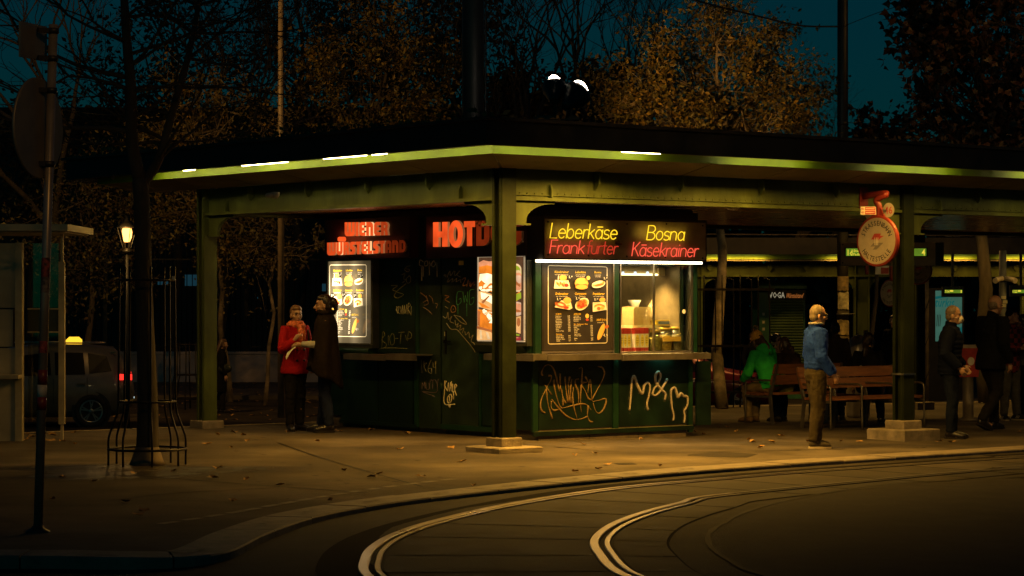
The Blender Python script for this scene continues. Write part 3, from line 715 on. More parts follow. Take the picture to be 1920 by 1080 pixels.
# cool lamp strip under the counter
mb = MB(); s0 = loc(FD, 1160, 680, .1)[0]; s1 = loc(FD, 1295, 680, .1)[0]
LED = E('cool_led', (.62, 1.0, .86), 1.2)
for f0, f1 in ((.42, .52), (.62, .80), (.02, .05)): mb.boxf(FD, s0 + (s1 - s0) * f0, s0 + (s1 - s0) * f1, .03, .05, zc - .055, zc - .045)
part(KI_, 'under_counter_lamp', mb, LED)['kind'] = 'stuff'
strip_light('under_counter_light', FD.p(s0 + (s1 - s0) * .66, .035, zc - .06), UR, .35, .02, .22, (.35, 1.0, .78), 160, KI_)
strip_light('under_counter_light', FD.p(s0 + (s1 - s0) * .06, .035, zc - .06), UR, .08, .02, .05, (.35, 1.0, .78), 160, KI_)
# ---- neon sign box on the front
mb = MB(); rect(mb, FD, 1018, 409, 1325, 489, -.03, .30); NB_ = part(KI_, 'neon_sign_box', mb, BLK)
mb = MB(); rect(mb, FD, 1021.5, 414, 1323, 486, .30, .315); part(NB_, 'backboard', mb, PANEL)
mb = MB()
for x, y in ((1028, 416), (1104, 418), (1176, 420), (1250, 420), (1318, 423), (1028, 477.5), (1104, 479), (1176, 480.5), (1248, 482), (1318, 484)):
    a, z = loc(FD, x, y, .32); mb.lathe(FD.p(a, .315, z), [(.012, 0), (.012, .006), (.004, .010)], 8, 0, FD.n)
part(NB_, 'bolts', mb, M('dark_iron'))['kind'] = 'stuff'
# glowing strip lamp under the box
LEDW = E('warm_led_strip', (1.0, .78, .45), 7)
mb = MB(); rect(mb, FD, 1014, 488.6, 1317, 493.4, .20, .30); part(KI_, 'strip_lamp', mb, LEDW)
q0 = loc(FD, 1020, 495, .27)[0]; q1 = loc(FD, 1315, 495, .27)[0]
strip_light('strip_lamp_light', FD.p((q0 + q1) / 2, .24, loc(FD, 1165, 497, .27)[1]), UR, q1 - q0, .05, 20, (1, .62, .22), 170, KI_)
# neon lettering: single bent tubes
def arc(cx, cy, rx, ry, a0, a1, n=10): return [(cx + rx * cos(R(a0 + (a1 - a0) * k / n)), cy + ry * sin(R(a0 + (a1 - a0) * k / n))) for k in range(n + 1)]
NG = {'L': (.52, [[(0, 1), (0, 0), (.46, 0)]]), 'e': (.56, [[(.03, .33), (.47, .33)] + arc(.25, .31, .22, .31, 5, 320, 14)]),
      'b': (.56, [[(.02, 1), (.02, .0)], arc(.25, .31, .22, .31, 180, 540, 16)]), 'r': (.36, [[(.02, .62), (.02, 0)], [(.02, .38)] + arc(.22, .36, .2, .25, 160, 60, 5)]),
      'k': (.48, [[(.02, 1), (.02, 0)], [(.38, .62), (.02, .26)], [(.14, .36), (.42, 0)]]), 'a': (.56, [arc(.24, .31, .22, .31, 20, 380, 16), [(.46, .62), (.46, .06), (.5, 0)]]),
      'ä': (.56, [arc(.24, .31, .22, .31, 20, 380, 16), [(.46, .62), (.46, .06), (.5, 0)], [(.08, .80), (.44, .80)]]),
      's': (.46, [arc(.21, .46, .18, .16, 30, 250, 9) + arc(.2, .15, .2, .15, 80, -150, 9)]), 'B': (.64, [[(.02, 0), (.02, 1), (.3, 1)] + arc(.3, .76, .22, .24, 90, -90, 8) + [(.02, .52)], [(.3, .52)] + arc(.3, .26, .26, .26, 90, -90, 8) + [(.02, 0)]]),
      'o': (.56, [arc(.25, .31, .23, .31, 0, 360, 18)]), 'n': (.54, [[(.02, .62), (.02, 0)], [(.02, .4)] + arc(.23, .38, .21, .24, 170, 0, 8) + [(.44, 0)]]),
      'F': (.52, [[(.02, 0), (.02, 1), (.46, 1)], [(.02, .54), (.38, .54)]]), 'f': (.36, [arc(.28, .84, .14, .15, 60, 180, 6) + [(.14, 0)], [(0, .60), (.3, .60)]]),
      't': (.36, [[(.14, .95), (.14, .14)] + arc(.26, .14, .12, .14, 180, 270, 4), [(0, .62), (.3, .62)]]), 'u': (.54, [[(.02, .62), (.02, .24)] + arc(.23, .24, .21, .24, 180, 360, 8) + [(.44, .62)], [(.44, .3), (.44, 0)]]),
      'K': (.58, [[(.02, 1), (.02, 0)], [(.5, 1), (.02, .42)], [(.17, .58), (.52, 0)]]), 'i': (.2, [[(.06, .62), (.06, 0)], [(.06, .80), (.06, .86)]])}
def neon(txt, x0, x1, yt, yb, mat, nm):
    d = .345; a0, zb_ = loc(FD, x0, yb, d); a1, zb1 = loc(FD, x1, yb + 0, d); zt = loc(FD, (x0 + x1) / 2, yt, d)[1]
    H = zt - (zb_ + zb1) / 2; tot = sum(NG[c][0] for c in txt) - .08; sh = .20; k = (a1 - a0 - sh * H) / tot; mb = MB(); u = 0
    for c in txt:
        for st in NG[c][1]:
            pts = [FD.p(a0 + (u + x) * k + sh * y * H, d + (rng.uniform(-.002, .002)), zb_ + (zb1 - zb_) * ((u + x) / tot) * 0 + y * H) for x, y in st]
            mb.tube(pts, .0064, 6)
        u += NG[c][0]
    part(NB_, nm, mb, mat)
NY = E('neon_yellow', (1.0, .62, .02), 1.5); NR = E('neon_red', (1.0, .10, .05), 1.2); NR2 = E('neon_red_dim', (1.0, .07, .03), .6)
neon('Leberkäse', 1031, 1160, 418, 446, NY, 'neon_lettering'); neon('Bosna', 1212, 1286, 423, 449.5, NY, 'neon_lettering')
neon('Frank', 1030, 1098, 450, 475, NR, 'neon_lettering'); neon('furter', 1099, 1160, 451, 476, NR2, 'neon_lettering'); neon('Käsekrainer', 1184, 1311, 454, 480, NR, 'neon_lettering')
for (x, y), pw, c in (((1095, 432), .55, (1, .62, .06)), ((1249, 437), .4, (1, .62, .06)), ((1090, 464), .45, (1, .16, .07)), ((1247, 468), .5, (1, .16, .07))):
    a_, z_ = loc(FD, x, y, .40); strip_light('neon_glow', FD.p(a_, .40, z_), UR, .8, .12, pw, c, 170, KI_, tuple(-V(FD.n)))  # added area lights without fixture, cast the neon's colour on the board
mb = MB()
for _ in range(7):
    a, z = loc(FD, rng.uniform(1148, 1164), rng.uniform(452, 458), .34); s = rng.uniform(.015, .03); r = rng.uniform(0, 6)
    mb.add([FD.p(a + s * cos(r + k * 1.57), .352 + .01 * (k % 2), z + s * .6 * sin(r + k * 1.57)) for k in range(4)], [(0, 1, 2, 3)])
part(NB_, 'caught_leaf', mb, M('dry_leaf', (.16, .07, .03), .8))
# ---- chunky channel letters on the two left-hand signs
def carc(cx, cy, rx, ry, a0, a1, n=6): return arc(cx, cy, rx, ry, a0, a1, n)
def slot(x0, x1, y0, y1): return [(x0, y0), (x1, y0), (x1, y1), (x0, y1)]
DG = {
 'W': (1.05, [[(0, 1), (.28, 1), (.28, .3), (.39, .3), (.39, 1), (.66, 1), (.66, .3), (.77, .3), (.77, 1), (1.05, 1)] + carc(.80, .25, .25, .25, 0, -90) + carc(.25, .25, .25, .25, 270, 180)]),
 'I': (.28, [[(0, 0), (.28, 0), (.28, 1), (0, 1)]]),
 'E': (.62, [[(.62, 0), (.62, .24), (.29, .24), (.29, .38), (.55, .38), (.55, .60), (.29, .60), (.29, .76), (.62, .76), (.62, 1)] + carc(.26, .74, .26, .26, 90, 180) + carc(.26, .26, .26, .26, 180, 270)]),
 'N': (.70, [[(0, 0), (.28, 0), (.28, .62), (.42, .62), (.42, 0), (.70, 0)] + carc(.42, .72, .28, .28, 0, 90) + [(0, 1)]]),
 'R': (.68, [[(0, 0), (.28, 0), (.28, .34), (.36, .34), (.42, 0), (.70, 0), (.62, .40)] + carc(.40, .72, .28, .28, -20, 90) + [(0, 1)], slot(.28, .42, .56, .74)]),
 'U': (.72, [[(0, 1), (.28, 1), (.28, .3), (.44, .3), (.44, 1), (.72, 1)] + carc(.44, .28, .28, .28, 0, -90) + carc(.28, .28, .28, .28, 270, 180)]),
 'S': (.64, [[(.64, 1), (.64, .77), (.36, .77), (.36, .64), (.44, .62)] + carc(.40, .36, .24, .26, 70, -20) + carc(.40, .24, .24, .24, -20, -90) + [(0, 0), (0, .23), (.28, .23), (.28, .37), (.2, .39)] + carc(.24, .64, .24, .26, 250, 160) + carc(.24, .76, .24, .24, 160, 90)]),
 'T': (.60, [[(.16, 0), (.44, 0), (.44, .76), (.60, .76), (.60, 1), (0, 1), (0, .76), (.16, .76)]]),
 'L': (.54, [[(0, 0), (.54, 0), (.54, .24), (.28, .24), (.28, 1), (0, 1)]]),
 'A': (.70, [[(0, 0), (.28, 0), (.28, .25), (.42, .25), (.42, 0), (.70, 0)] + carc(.44, .74, .26, .26, 0, 90) + carc(.26, .74, .26, .26, 90, 180), slot(.28, .42, .46, .74)]),
 'D': (.70, [[(0, 0), (.36, 0)] + carc(.36, .34, .34, .34, -90, 0) + carc(.36, .66, .34, .34, 0, 90) + [(0, 1)], slot(.28, .42, .25, .75)]),
 'H': (.80, [[(0, 0), (.30, 0), (.30, .38), (.50, .38), (.50, 0), (.80, 0), (.80, 1), (.50, 1), (.50, .62), (.30, .62), (.30, 1), (0, 1)]]),
 'O': (.78, [carc(.39, .5, .39, .55, 0, 345, 23), carc(.39, .5, .12, .30, 0, 342, 19)]),
 'G': (.76, [[(.76, .80), (.46, .72), (.46, .74)] + carc(.38, .74, .1, .05, 0, 180, 4) + [(.28, .26)] + carc(.38, .26, .1, .05, 180, 360, 4) + [(.48, .36), (.40, .36), (.40, .55), (.76, .55), (.76, .1)] + carc(.38, .30, .38, .32, -30, -180, 8) + carc(.38, .70, .38, .32, 180, 10, 8)])}
_dg = {}
def deco(c, ext):
    if (c, ext) not in _dg: _dg[(c, ext)] = solid2d(DG[c][1], ext)
    return _dg[(c, ext)]
def letters(parent, fr, txt, x0, x1, yt, yb, d, depth, mats, gap=.09, yt1=None, yb1=None):
    a0, z0 = loc(fr, x0, yb, d); a1, z1 = loc(fr, x1, yb1 or yb, d); zt0 = loc(fr, x0, yt, d)[1]; zt1 = loc(fr, x1, yt1 or yt, d)[1]
    tot = sum(DG[c][0] + gap for c in txt) - gap; k = (a1 - a0) / tot; u = 0
    for i, c in enumerate(txt):
        vs, fs = deco(c, .5); mb = MB(); P = []
        for x, y, z in vs:
            f = (u + x) / tot; P.append(fr.p(a0 + (u + x) * k, d + z * depth, (z0 + (z1 - z0) * f) + y * ((zt0 - z0) * (1 - f) + (zt1 - z1) * f)))
        mb.add(P, fs); mt = mats[i % len(mats)]; me = mb.mesh('letter', [mt[0], mt[1]], rootloc(parent))
        for p in me.polygons:
            if abs(p.normal.dot(fr.n)) < .5: p.material_index = 1
        o = part(parent, 'letter', me, None)
        u += DG[c][0] + gap
mb = MB(); rect(mb, FL, 609, 409, 768, 485, -.03, .14); SB1 = part(KI_, 'sign_box', mb, M('sign_face_maroon', (.030, .010, .006), .42, var=.35, scale=3))
mb = MB(); rect(mb, FL, 799, 403, 985, 482, -.03, .16); SB2 = part(KI_, 'sign_box', mb, M('sign_face_maroon'))
LO = [E('letter_orange_%d' % i, (1.0, .10, .017), s, .25, 5) for i, s in enumerate((.95, .75, .45, .16, .10))]
LS = M('letter_side_pale', (.55, .42, .32), .35, var=.1, emit=.25, ecol=(1, .35, .12)); LSB = M('letter_side_bright', (.6, .5, .4), .35, var=.1, emit=1.2, ecol=(1, .5, .22)); LSD = M('letter_side_dull', (.28, .2, .15), .4)  # side emission paints the bright lit edges onto the letters
letters(SB1, FL, 'WIENER', 648, 729, 417, 443, .155, .03, [(LO[0], LS), (LO[0], LS), (LO[0], LSB), (LO[0], LSB), (LO[1], LS), (LO[2], LS)], yt1=416, yb1=441)
letters(SB1, FL, 'WURSTELSTAND', 615, 762, 455, 479, .155, .03, [(LO[1], LS), (LO[0], LSB), (LO[1], LS), (LO[1], LS), (LO[1], LS), (LO[0], LSB), (LO[0], LSB), (LO[1], LS), (LO[2], LS), (LO[3], LSD), (LO[3], LSD), (LO[4], LSD)], yt1=450, yb1=473, gap=.07)
for x in (637.5, 643):
    mb = MB(); a, z = loc(FL, x, 448.5, .17); mb.lathe(FL.p(a, .14, z), [(.032, 0), (.032, .045), (.03, .05)], 12, 0, FL.n); part(SB1, 'letter_dots', mb, LO[0])
letters(SB2, FL, 'HOTDOG', 814, 980, 417, 463, .18, .035, [(LO[0], LS), (LO[0], LS), (LO[1], LSD), (LO[3], LSD), (LO[3], LSD), (LO[4], LSD)], yt1=411.5, yb1=459, gap=.05)
mb = MB()
for _ in range(40):
    a, z = loc(FL, rng.uniform(892, 912), rng.uniform(413, 424), .23); s = rng.uniform(.008, .02)
    mb.add([FL.p(a - s, .226, z), FL.p(a, .232, z - s), FL.p(a + s, .226, z + s * .4)], [(0, 1, 2)])
part(SB2, 'caught_leaf', mb, M('dry_leaf_pale', (.5, .33, .14), .8))
for (x, y), pw in (((670, 447), .5), ((735, 462), .15), ((842, 440), .3)):
    strip_light('letter_glow', FL.p(loc(FL, x, y)[0], .24, loc(FL, x, y)[1]), -UL, .6, .2, pw, (1, .16, .05), 180, KI_, down=tuple(-V(FL.n)))  # added area lights before the letters, redden the sign boxes
# ---- menu boards
def menu(fr, x0, y0, x1, y1, d, back, k, nm):
    "k: strength of the light box behind (0 = plain printed board)"
    a0 = loc(fr, x0, (y0 + y1) / 2, d)[0]; a1 = loc(fr, x1, (y0 + y1) / 2, d)[0]; zt = loc(fr, (x0 + x1) / 2, y0, d)[1]; zq = loc(fr, (x0 + x1) / 2, y1, d)[1]
    fn = lambda u, v, dd: fr.p(a0 + (a1 - a0) * u, d + dd, zt + (zq - zt) * v)   # u right, v down
    ft = lambda u, v, dd: fr.p(a0 + (a1 - a0) * u, d + dd, zt + (zq - zt) * (1 - v)) # v up for print
    def ink(name, col, q=1.0):
        if not k: return M('print_' + name, col, .45, var=.06)
        return stripe_emit('lit_' + name, col, k * q, fn)
    cols = [ink('black', (.075, .066, .05) if k else (.028, .022, .018)), ink('cream', (.82, .74, .58)), ink('yellow', (.85, .55, .03)), ink('bun', (.78, .40, .09)), ink('sausage', (.50, .14, .04)), ink('red', (.55, .05, .03)), ink('white', (.85, .80, .70)), ink('mustard', (.75, .5, .12)), ink('price_black', (.012, .01, .009))]
    BK, CR, YE, BU, SA, RE, WH, MU, PB = range(9)
    mb = MB(); mb.flat([(0, 1), (1, 1), (1, 0), (0, 0)], fn, 0, BK)
    L = [0.0]
    def nx(): L[0] += .0006; return L[0] + .0015
    asp = (zt - zq) / (a1 - a0)
    def pol(pts, mi): mb.flat([(x, y) for x, y in pts][::-1], fn, nx(), mi)
    def el(cx, cy, rx, ry, mi, rot=0, n=14):
        pts = []
        for i in range(n):
            t = 2 * pi * i / n; x = rx * cos(t); y = ry * sin(t); c_, s_ = cos(R(rot)), sin(R(rot))
            pts.append((cx + x * c_ - y * asp * s_, cy + (x * s_ / asp + y * c_)))
        pol(pts, mi)
    def tx(t, u, v, h, w=None, mi=WH, al='c', sh=.0): text(mb, t, ft, u, 1 - v, nx(), h * 1.0, w, mi, sh, al) if False else _tx(t, u, v, h, w, mi, al, sh)
    def _tx(t, u, v, h, w, mi, al, sh):
        dd = nx(); vs_, fs_, wd = glyphs(t, 1); global CAP
        if CAP is None: CAP = max(y for x, y in glyphs('H', 1)[0])
        kk = h / CAP; kx = (w / wd) if w else kk * asp
        u0 = u - (wd * kx / 2 if al == 'c' else wd * kx if al == 'r' else 0)
        mb.add([fn(u0 + x * kx + sh * y * kk * asp, v - y * kk, dd) for x, y in vs_], [tuple(f) for f in fs_], mi)
    # border line
    r = [(.055, .055), (.075, .043), (.885, .05), (.905, .062), (.905, .905), (.885, .92), (.075, .923), (.055, .91)]
    for i in range(8):
        x_, y_ = r[i]; X_, Y_ = r[(i + 1) % 8]; dx, dy = X_ - x_, (Y_ - y_) * asp; l_ = math.hypot(dx, dy); w_ = .0045; nx_, ny_ = -dy / l_ * w_, dx / l_ * w_ / asp
        pol([(x_ + nx_, y_ + ny_), (X_ + nx_, Y_ + ny_), (X_ - nx_, Y_ - ny_), (x_ - nx_, y_ - ny_)], CR)
    heads = [('Käsekrainer', .245, .125, .20), ('Leberkäse', .515, .125, .15), ('Bosna', .765, .125, .10), ('Debreziner', .245, .37, .18), ('Currywurst', .51, .37, .165), ('Frankfurter', .775, .37, .17)]
    for t, u, v, w in heads:
        _tx(t, u, v, .026, w, YE, 'c', .15)
        if v < .2:
            _tx('mit Senf und Gebäck', u, v + .024, .010, w * .95, WH, 'c', 0); 
            if u > .4: _tx('Portion im Gebäck', u, v + .043, .010, w * .8, WH, 'c', 0)
        else: _tx('mit Senf & Ketchup', u, v + .022, .010, w * .9, WH, 'c', 0)
    # 1 plate with sausage, bun
    pol([(.145, .205), (.335, .205), (.365, .30), (.13, .30)], CR); el(.26, .178, .055, .032, BU)
    for i in range(7): el(.17 + .017 * i, .24 + .010 * (i % 3), .022, .012, SA if i % 2 else BU, 60)
    el(.305, .262, .03, .02, RE); pol([(.185, .155), (.195, .155), (.19, .20), (.18, .20)], WH)
    # 2 big bun
    el(.52, .24, .098, .066, BU); el(.52, .262, .092, .022, SA); el(.52, .282, .088, .026, BU); el(.515, .215, .08, .038, MU)
    # 3 Bosna roll
    el(.765, .25, .10, .040, CR, -10); el(.765, .245, .092, .026, BU, -10); el(.775, .258, .07, .014, SA, -10); el(.75, .232, .08, .014, CR, -10)
    # 4 Debreziner
    pol([(.20, .43), (.36, .45), (.385, .52), (.34, .54), (.13, .51)], CR); el(.31, .435, .057, .038, BU); el(.215, .48, .085, .033, SA, 12); el(.215, .48, .045, .012, CR, 12); el(.295, .515, .036, .016, RE); el(.32, .492, .024, .012, MU)
    # 5 Currywurst bowl
    el(.52, .475, .105, .066, CR, -22); el(.52, .475, .086, .052, BU, -22)
    for i in range(11): t = i * 2.4; q = .06 * math.sqrt((i + .5) / 11); el(.52 + q * cos(t), .475 + q * .75 * sin(t), .022, .014, SA if i % 3 else RE)
    # 6 Frankfurter
    pol([(.67, .455), (.86, .452), (.875, .54), (.67, .565)], CR); el(.81, .427, .044, .027, BU)
    for o_ in (0, .012):
        A = [(.69 + .017 * i, .50 + o_ - .022 * sin(pi * i / 9)) for i in range(10)]; pol([(x, y - .006) for x, y in A] + [(x, y + .006) for x, y in A][::-1], SA if not o_ else BU)
    el(.755, .525, .026, .02, SA); el(.805, .52, .026, .018, MU)
    for u, v in ((.345, .17), (.85, .182), (.175, .42), (.445, .412), (.71, .422)):
        el(u, v, .037, .031, PB); _tx('5,', u - .012, v + .012, .026, None, WH, 'c', 0); _tx('30', u + .020, v + .002, .016, None, WH, 'c', 0)
    el(.595, .178, .026, .022, MU)
    # lists
    def lst(u0, u1, v, rows, up=None):
        for i, (n_, p_) in enumerate(rows):
            _tx(n_, u0, v + .0185 * i, .0125, None, WH, 'l', 0); _tx(p_, u1, v + .0185 * i, .0135, None, WH, 'r', 0)
    _tx('WÜRSTE', .125, .595, .015, None, YE, 'l', 0); lst(.125, .33, .616, [('Käsekrainer', '5,30'), ('Bratwurst', '5,30'), ('Currywurst', '5,30'), ('Burenwurst', '5,30'), ('Waldviertler', '5,30'), ('Frankfurter', '5,30'), ('Debreziner', '5,30'), ('Leberkäse', '4,30'), ('Bosna', '5,30'), ('Sacher im Teig', '5,50')])
    _tx('Nachtrag', .125, .82, .016, None, YE, 'l', 0); lst(.125, .33, .838, [('Senf, süß, Kren', '0,50'), ('Ketchup, Mayo', '0,70'), ('Pfefferoni, Gurke', '1,00'), ('Gebäck', '0,80')])
    _tx('GETRÄNKE', .37, .595, .015, None, YE, 'l', 0); lst(.37, .64, .616, [('Cola, Fanta', '3,00'), ('Mineralwasser', '2,80'), ('Almdudler 0,5', '3,20'), ('Red Soda', '3,20')])
    _tx('Bier - Spirituosen - Wein', .37, .708, .014, .20, YE, 'l', 0); lst(.37, .64, .726, [('Dosenbier 0,5', '3,50'), ('Radler', '3,50'), ('Glas Wein', '3,00'), ('Spritzer', '3,20'), ('Vodka', '3,50'), ('Jägermeister', '3,50'), ('Schnaps, Rum', '3,50')]); lst(.37, .64, .868, [('Kaffee', '2,50'), ('Tee', '2,50')])
    el(.553, .61, .026, .026, MU); el(.553, .652, .022, .012, RE)
    _tx('HOT DOG', .765, .668, .026, .15, YE, 'c', .15); _tx('mit Senf und Ketchup', .75, .69, .010, .10, WH, 'c', 0)
    el(.755, .79, .036, .105, BU, 28); el(.748, .79, .028, .095, MU, 28); el(.835, .733, .030, .020, SA, -20)
    _tx('4,', .80, .845, .034, None, WH, 'c', 0); _tx('70', .835, .838, .02, None, WH, 'c', 0)
    o = part(KI_, nm, mb, cols); return o, fn
def stripe_emit(name, col, k, fn):
    "print on a light box: bright where the tubes stand behind it"
    if name in _mats: return _mats[name]
    m = bpy.data.materials.new(name); m.use_nodes = True; nt = m.node_tree; N = nt.nodes; L = nt.links; N.clear()
    o = fn(0, 0, 0) - V((P0.x, P0.y, 0)); ux = (fn(1, 0, 0) - fn(0, 0, 0)); w = ux.length; ux.normalize(); h = (fn(0, 0, 0) - fn(0, 1, 0)).length
    tc = N.new('ShaderNodeTexCoord'); sb = N.new('ShaderNodeVectorMath'); sb.operation = 'SUBTRACT'; sb.inputs[1].default_value = o
    dt = N.new('ShaderNodeVectorMath'); dt.operation = 'DOT_PRODUCT'; dt.inputs[1].default_value = ux / w
    L.new(tc.outputs['Object'], sb.inputs[0]); L.new(sb.outputs[0], dt.inputs[0])
    cr = N.new('ShaderNodeValToRGB'); e = cr.color_ramp.elements; e[0].position = 0; e[0].color = (.25, .25, .25, 1); e[1].position = 1; e[1].color = (.13, .13, .13, 1)
    for p_, v_ in ((.10, .6), (.22, 1.0), (.36, .45), (.50, .42), (.62, .75), (.74, .40), (.85, .18)): q = e.new(p_); q.color = (v_, v_, v_, 1)
    L.new(dt.outputs['Value'], cr.inputs['Fac'])
    sp = N.new('ShaderNodeSeparateXYZ'); L.new(sb.outputs[0], sp.inputs[0]); mr = N.new('ShaderNodeMapRange'); mr.inputs['From Min'].default_value = -h; mr.inputs['From Max'].default_value = 0; L.new(sp.outputs['Z'], mr.inputs['Value'])
    c2 = N.new('ShaderNodeValToRGB'); e = c2.color_ramp.elements; e[0].color = (.4, .4, .4, 1); e[1].color = (.35, .35, .35, 1)
    for p_, v_ in ((.2, .6), (.45, .55), (.62, 1.0), (.75, .9), (.88, .55)): q = e.new(p_); q.color = (v_, v_, v_, 1)
    L.new(mr.outputs[0], c2.inputs['Fac']); mu = N.new('ShaderNodeMath'); mu.operation = 'MULTIPLY'; L.new(cr.outputs['Color'], mu.inputs[0]); L.new(c2.outputs['Color'], mu.inputs[1])
    m2 = N.new('ShaderNodeMath'); m2.operation = 'MULTIPLY'; m2.inputs[1].default_value = k; L.new(mu.outputs[0], m2.inputs[0])
    # black ink glows a little too, painting in the overexposed tubes' bleed
    em = N.new('ShaderNodeEmission'); em.inputs[0].default_value = (*[c * t for c, t in zip(col, (1.0, .80, .50))], 1); L.new(m2.outputs[0], em.inputs[1])
    gl = N.new('ShaderNodeBsdfGlossy'); gl.inputs['Roughness'].default_value = .15; gl.inputs[0].default_value = (.04, .04, .04, 1); ad = N.new('ShaderNodeAddShader'); L.new(em.outputs[0], ad.inputs[0]); L.new(gl.outputs[0], ad.inputs[1])
    ou = N.new('ShaderNodeOutputMaterial'); L.new(ad.outputs[0], ou.inputs[0]); _mats[name] = m; return m
MENUF = M('menu_frame', (.03, .026, .022), .4, .3, var=.2)
mb = MB(); rect(mb, FD, 1016.5, 490, 1150.5, 662, -.03, .012); part(KI_, 'menu_board', mb, MENUF, 'dark printed menu board on the serving front')
menu(FD, 1020, 491.5, 1150, 657, .014, 0, 0, 'menu_print')
mb = MB()
for (x0, y0, x1, y1) in ((1016.5, 658, 1150.5, 662), (1150, 490, 1152, 662)): rect(mb, FD, x0, y0, x1, y1, .012, .035)
part(KI_, 'menu_frame', mb, ALU)
mb = MB(); rect(mb, FL, 611, 486, 698, 652, -.03, .10); part(KI_, 'light_box', mb, M('light_box_frame', (.07, .075, .06), .4, .5, var=.2))
menu(FL, 614.5, 489.5, 695, 643, .102, 0, 13, 'lit_menu_print')
mb = MB()
for (x0, y0, x1, y1) in ((612, 487, 697.5, 489.4), (612, 643.2, 697.5, 646), (612, 489.4, 614.4, 643.2), (695.2, 489.4, 697.5, 643.2)): rect(mb, FL, x0, y0, x1, y1, .10, .115)
part(KI_, 'light_box_rim', mb, M('rim_grey', (.16, .17, .15), .35, .6))
mb = MB(); a0 = loc(FL, 618, 655)[0]; a1 = loc(FL, 704, 655)[0]; zq = loc(FL, 660, 652, .1)[1]
mb.prism([(.10, zq), (.13, zq - .03), (.12, zq - .06), (.02, zq - .10), (0, zq - .10), (0, zq)], lambda d, z, t: FL.p(t, d, z), a0, a1); fixn(part(KI_, 'light_box_sill', mb, GKF))
s_ = loc(FL, 655, 560, .14); strip_light('menu_glow', FL.p(s_[0], .13, s_[1]), (0, 0, 1), .9, .4, 4.0, (1, .72, .38), 170, KI_, down=tuple(-V(FL.n)) and tuple(V(FL.n)))  # added area light without fixture, strengthens the lit menu's glow
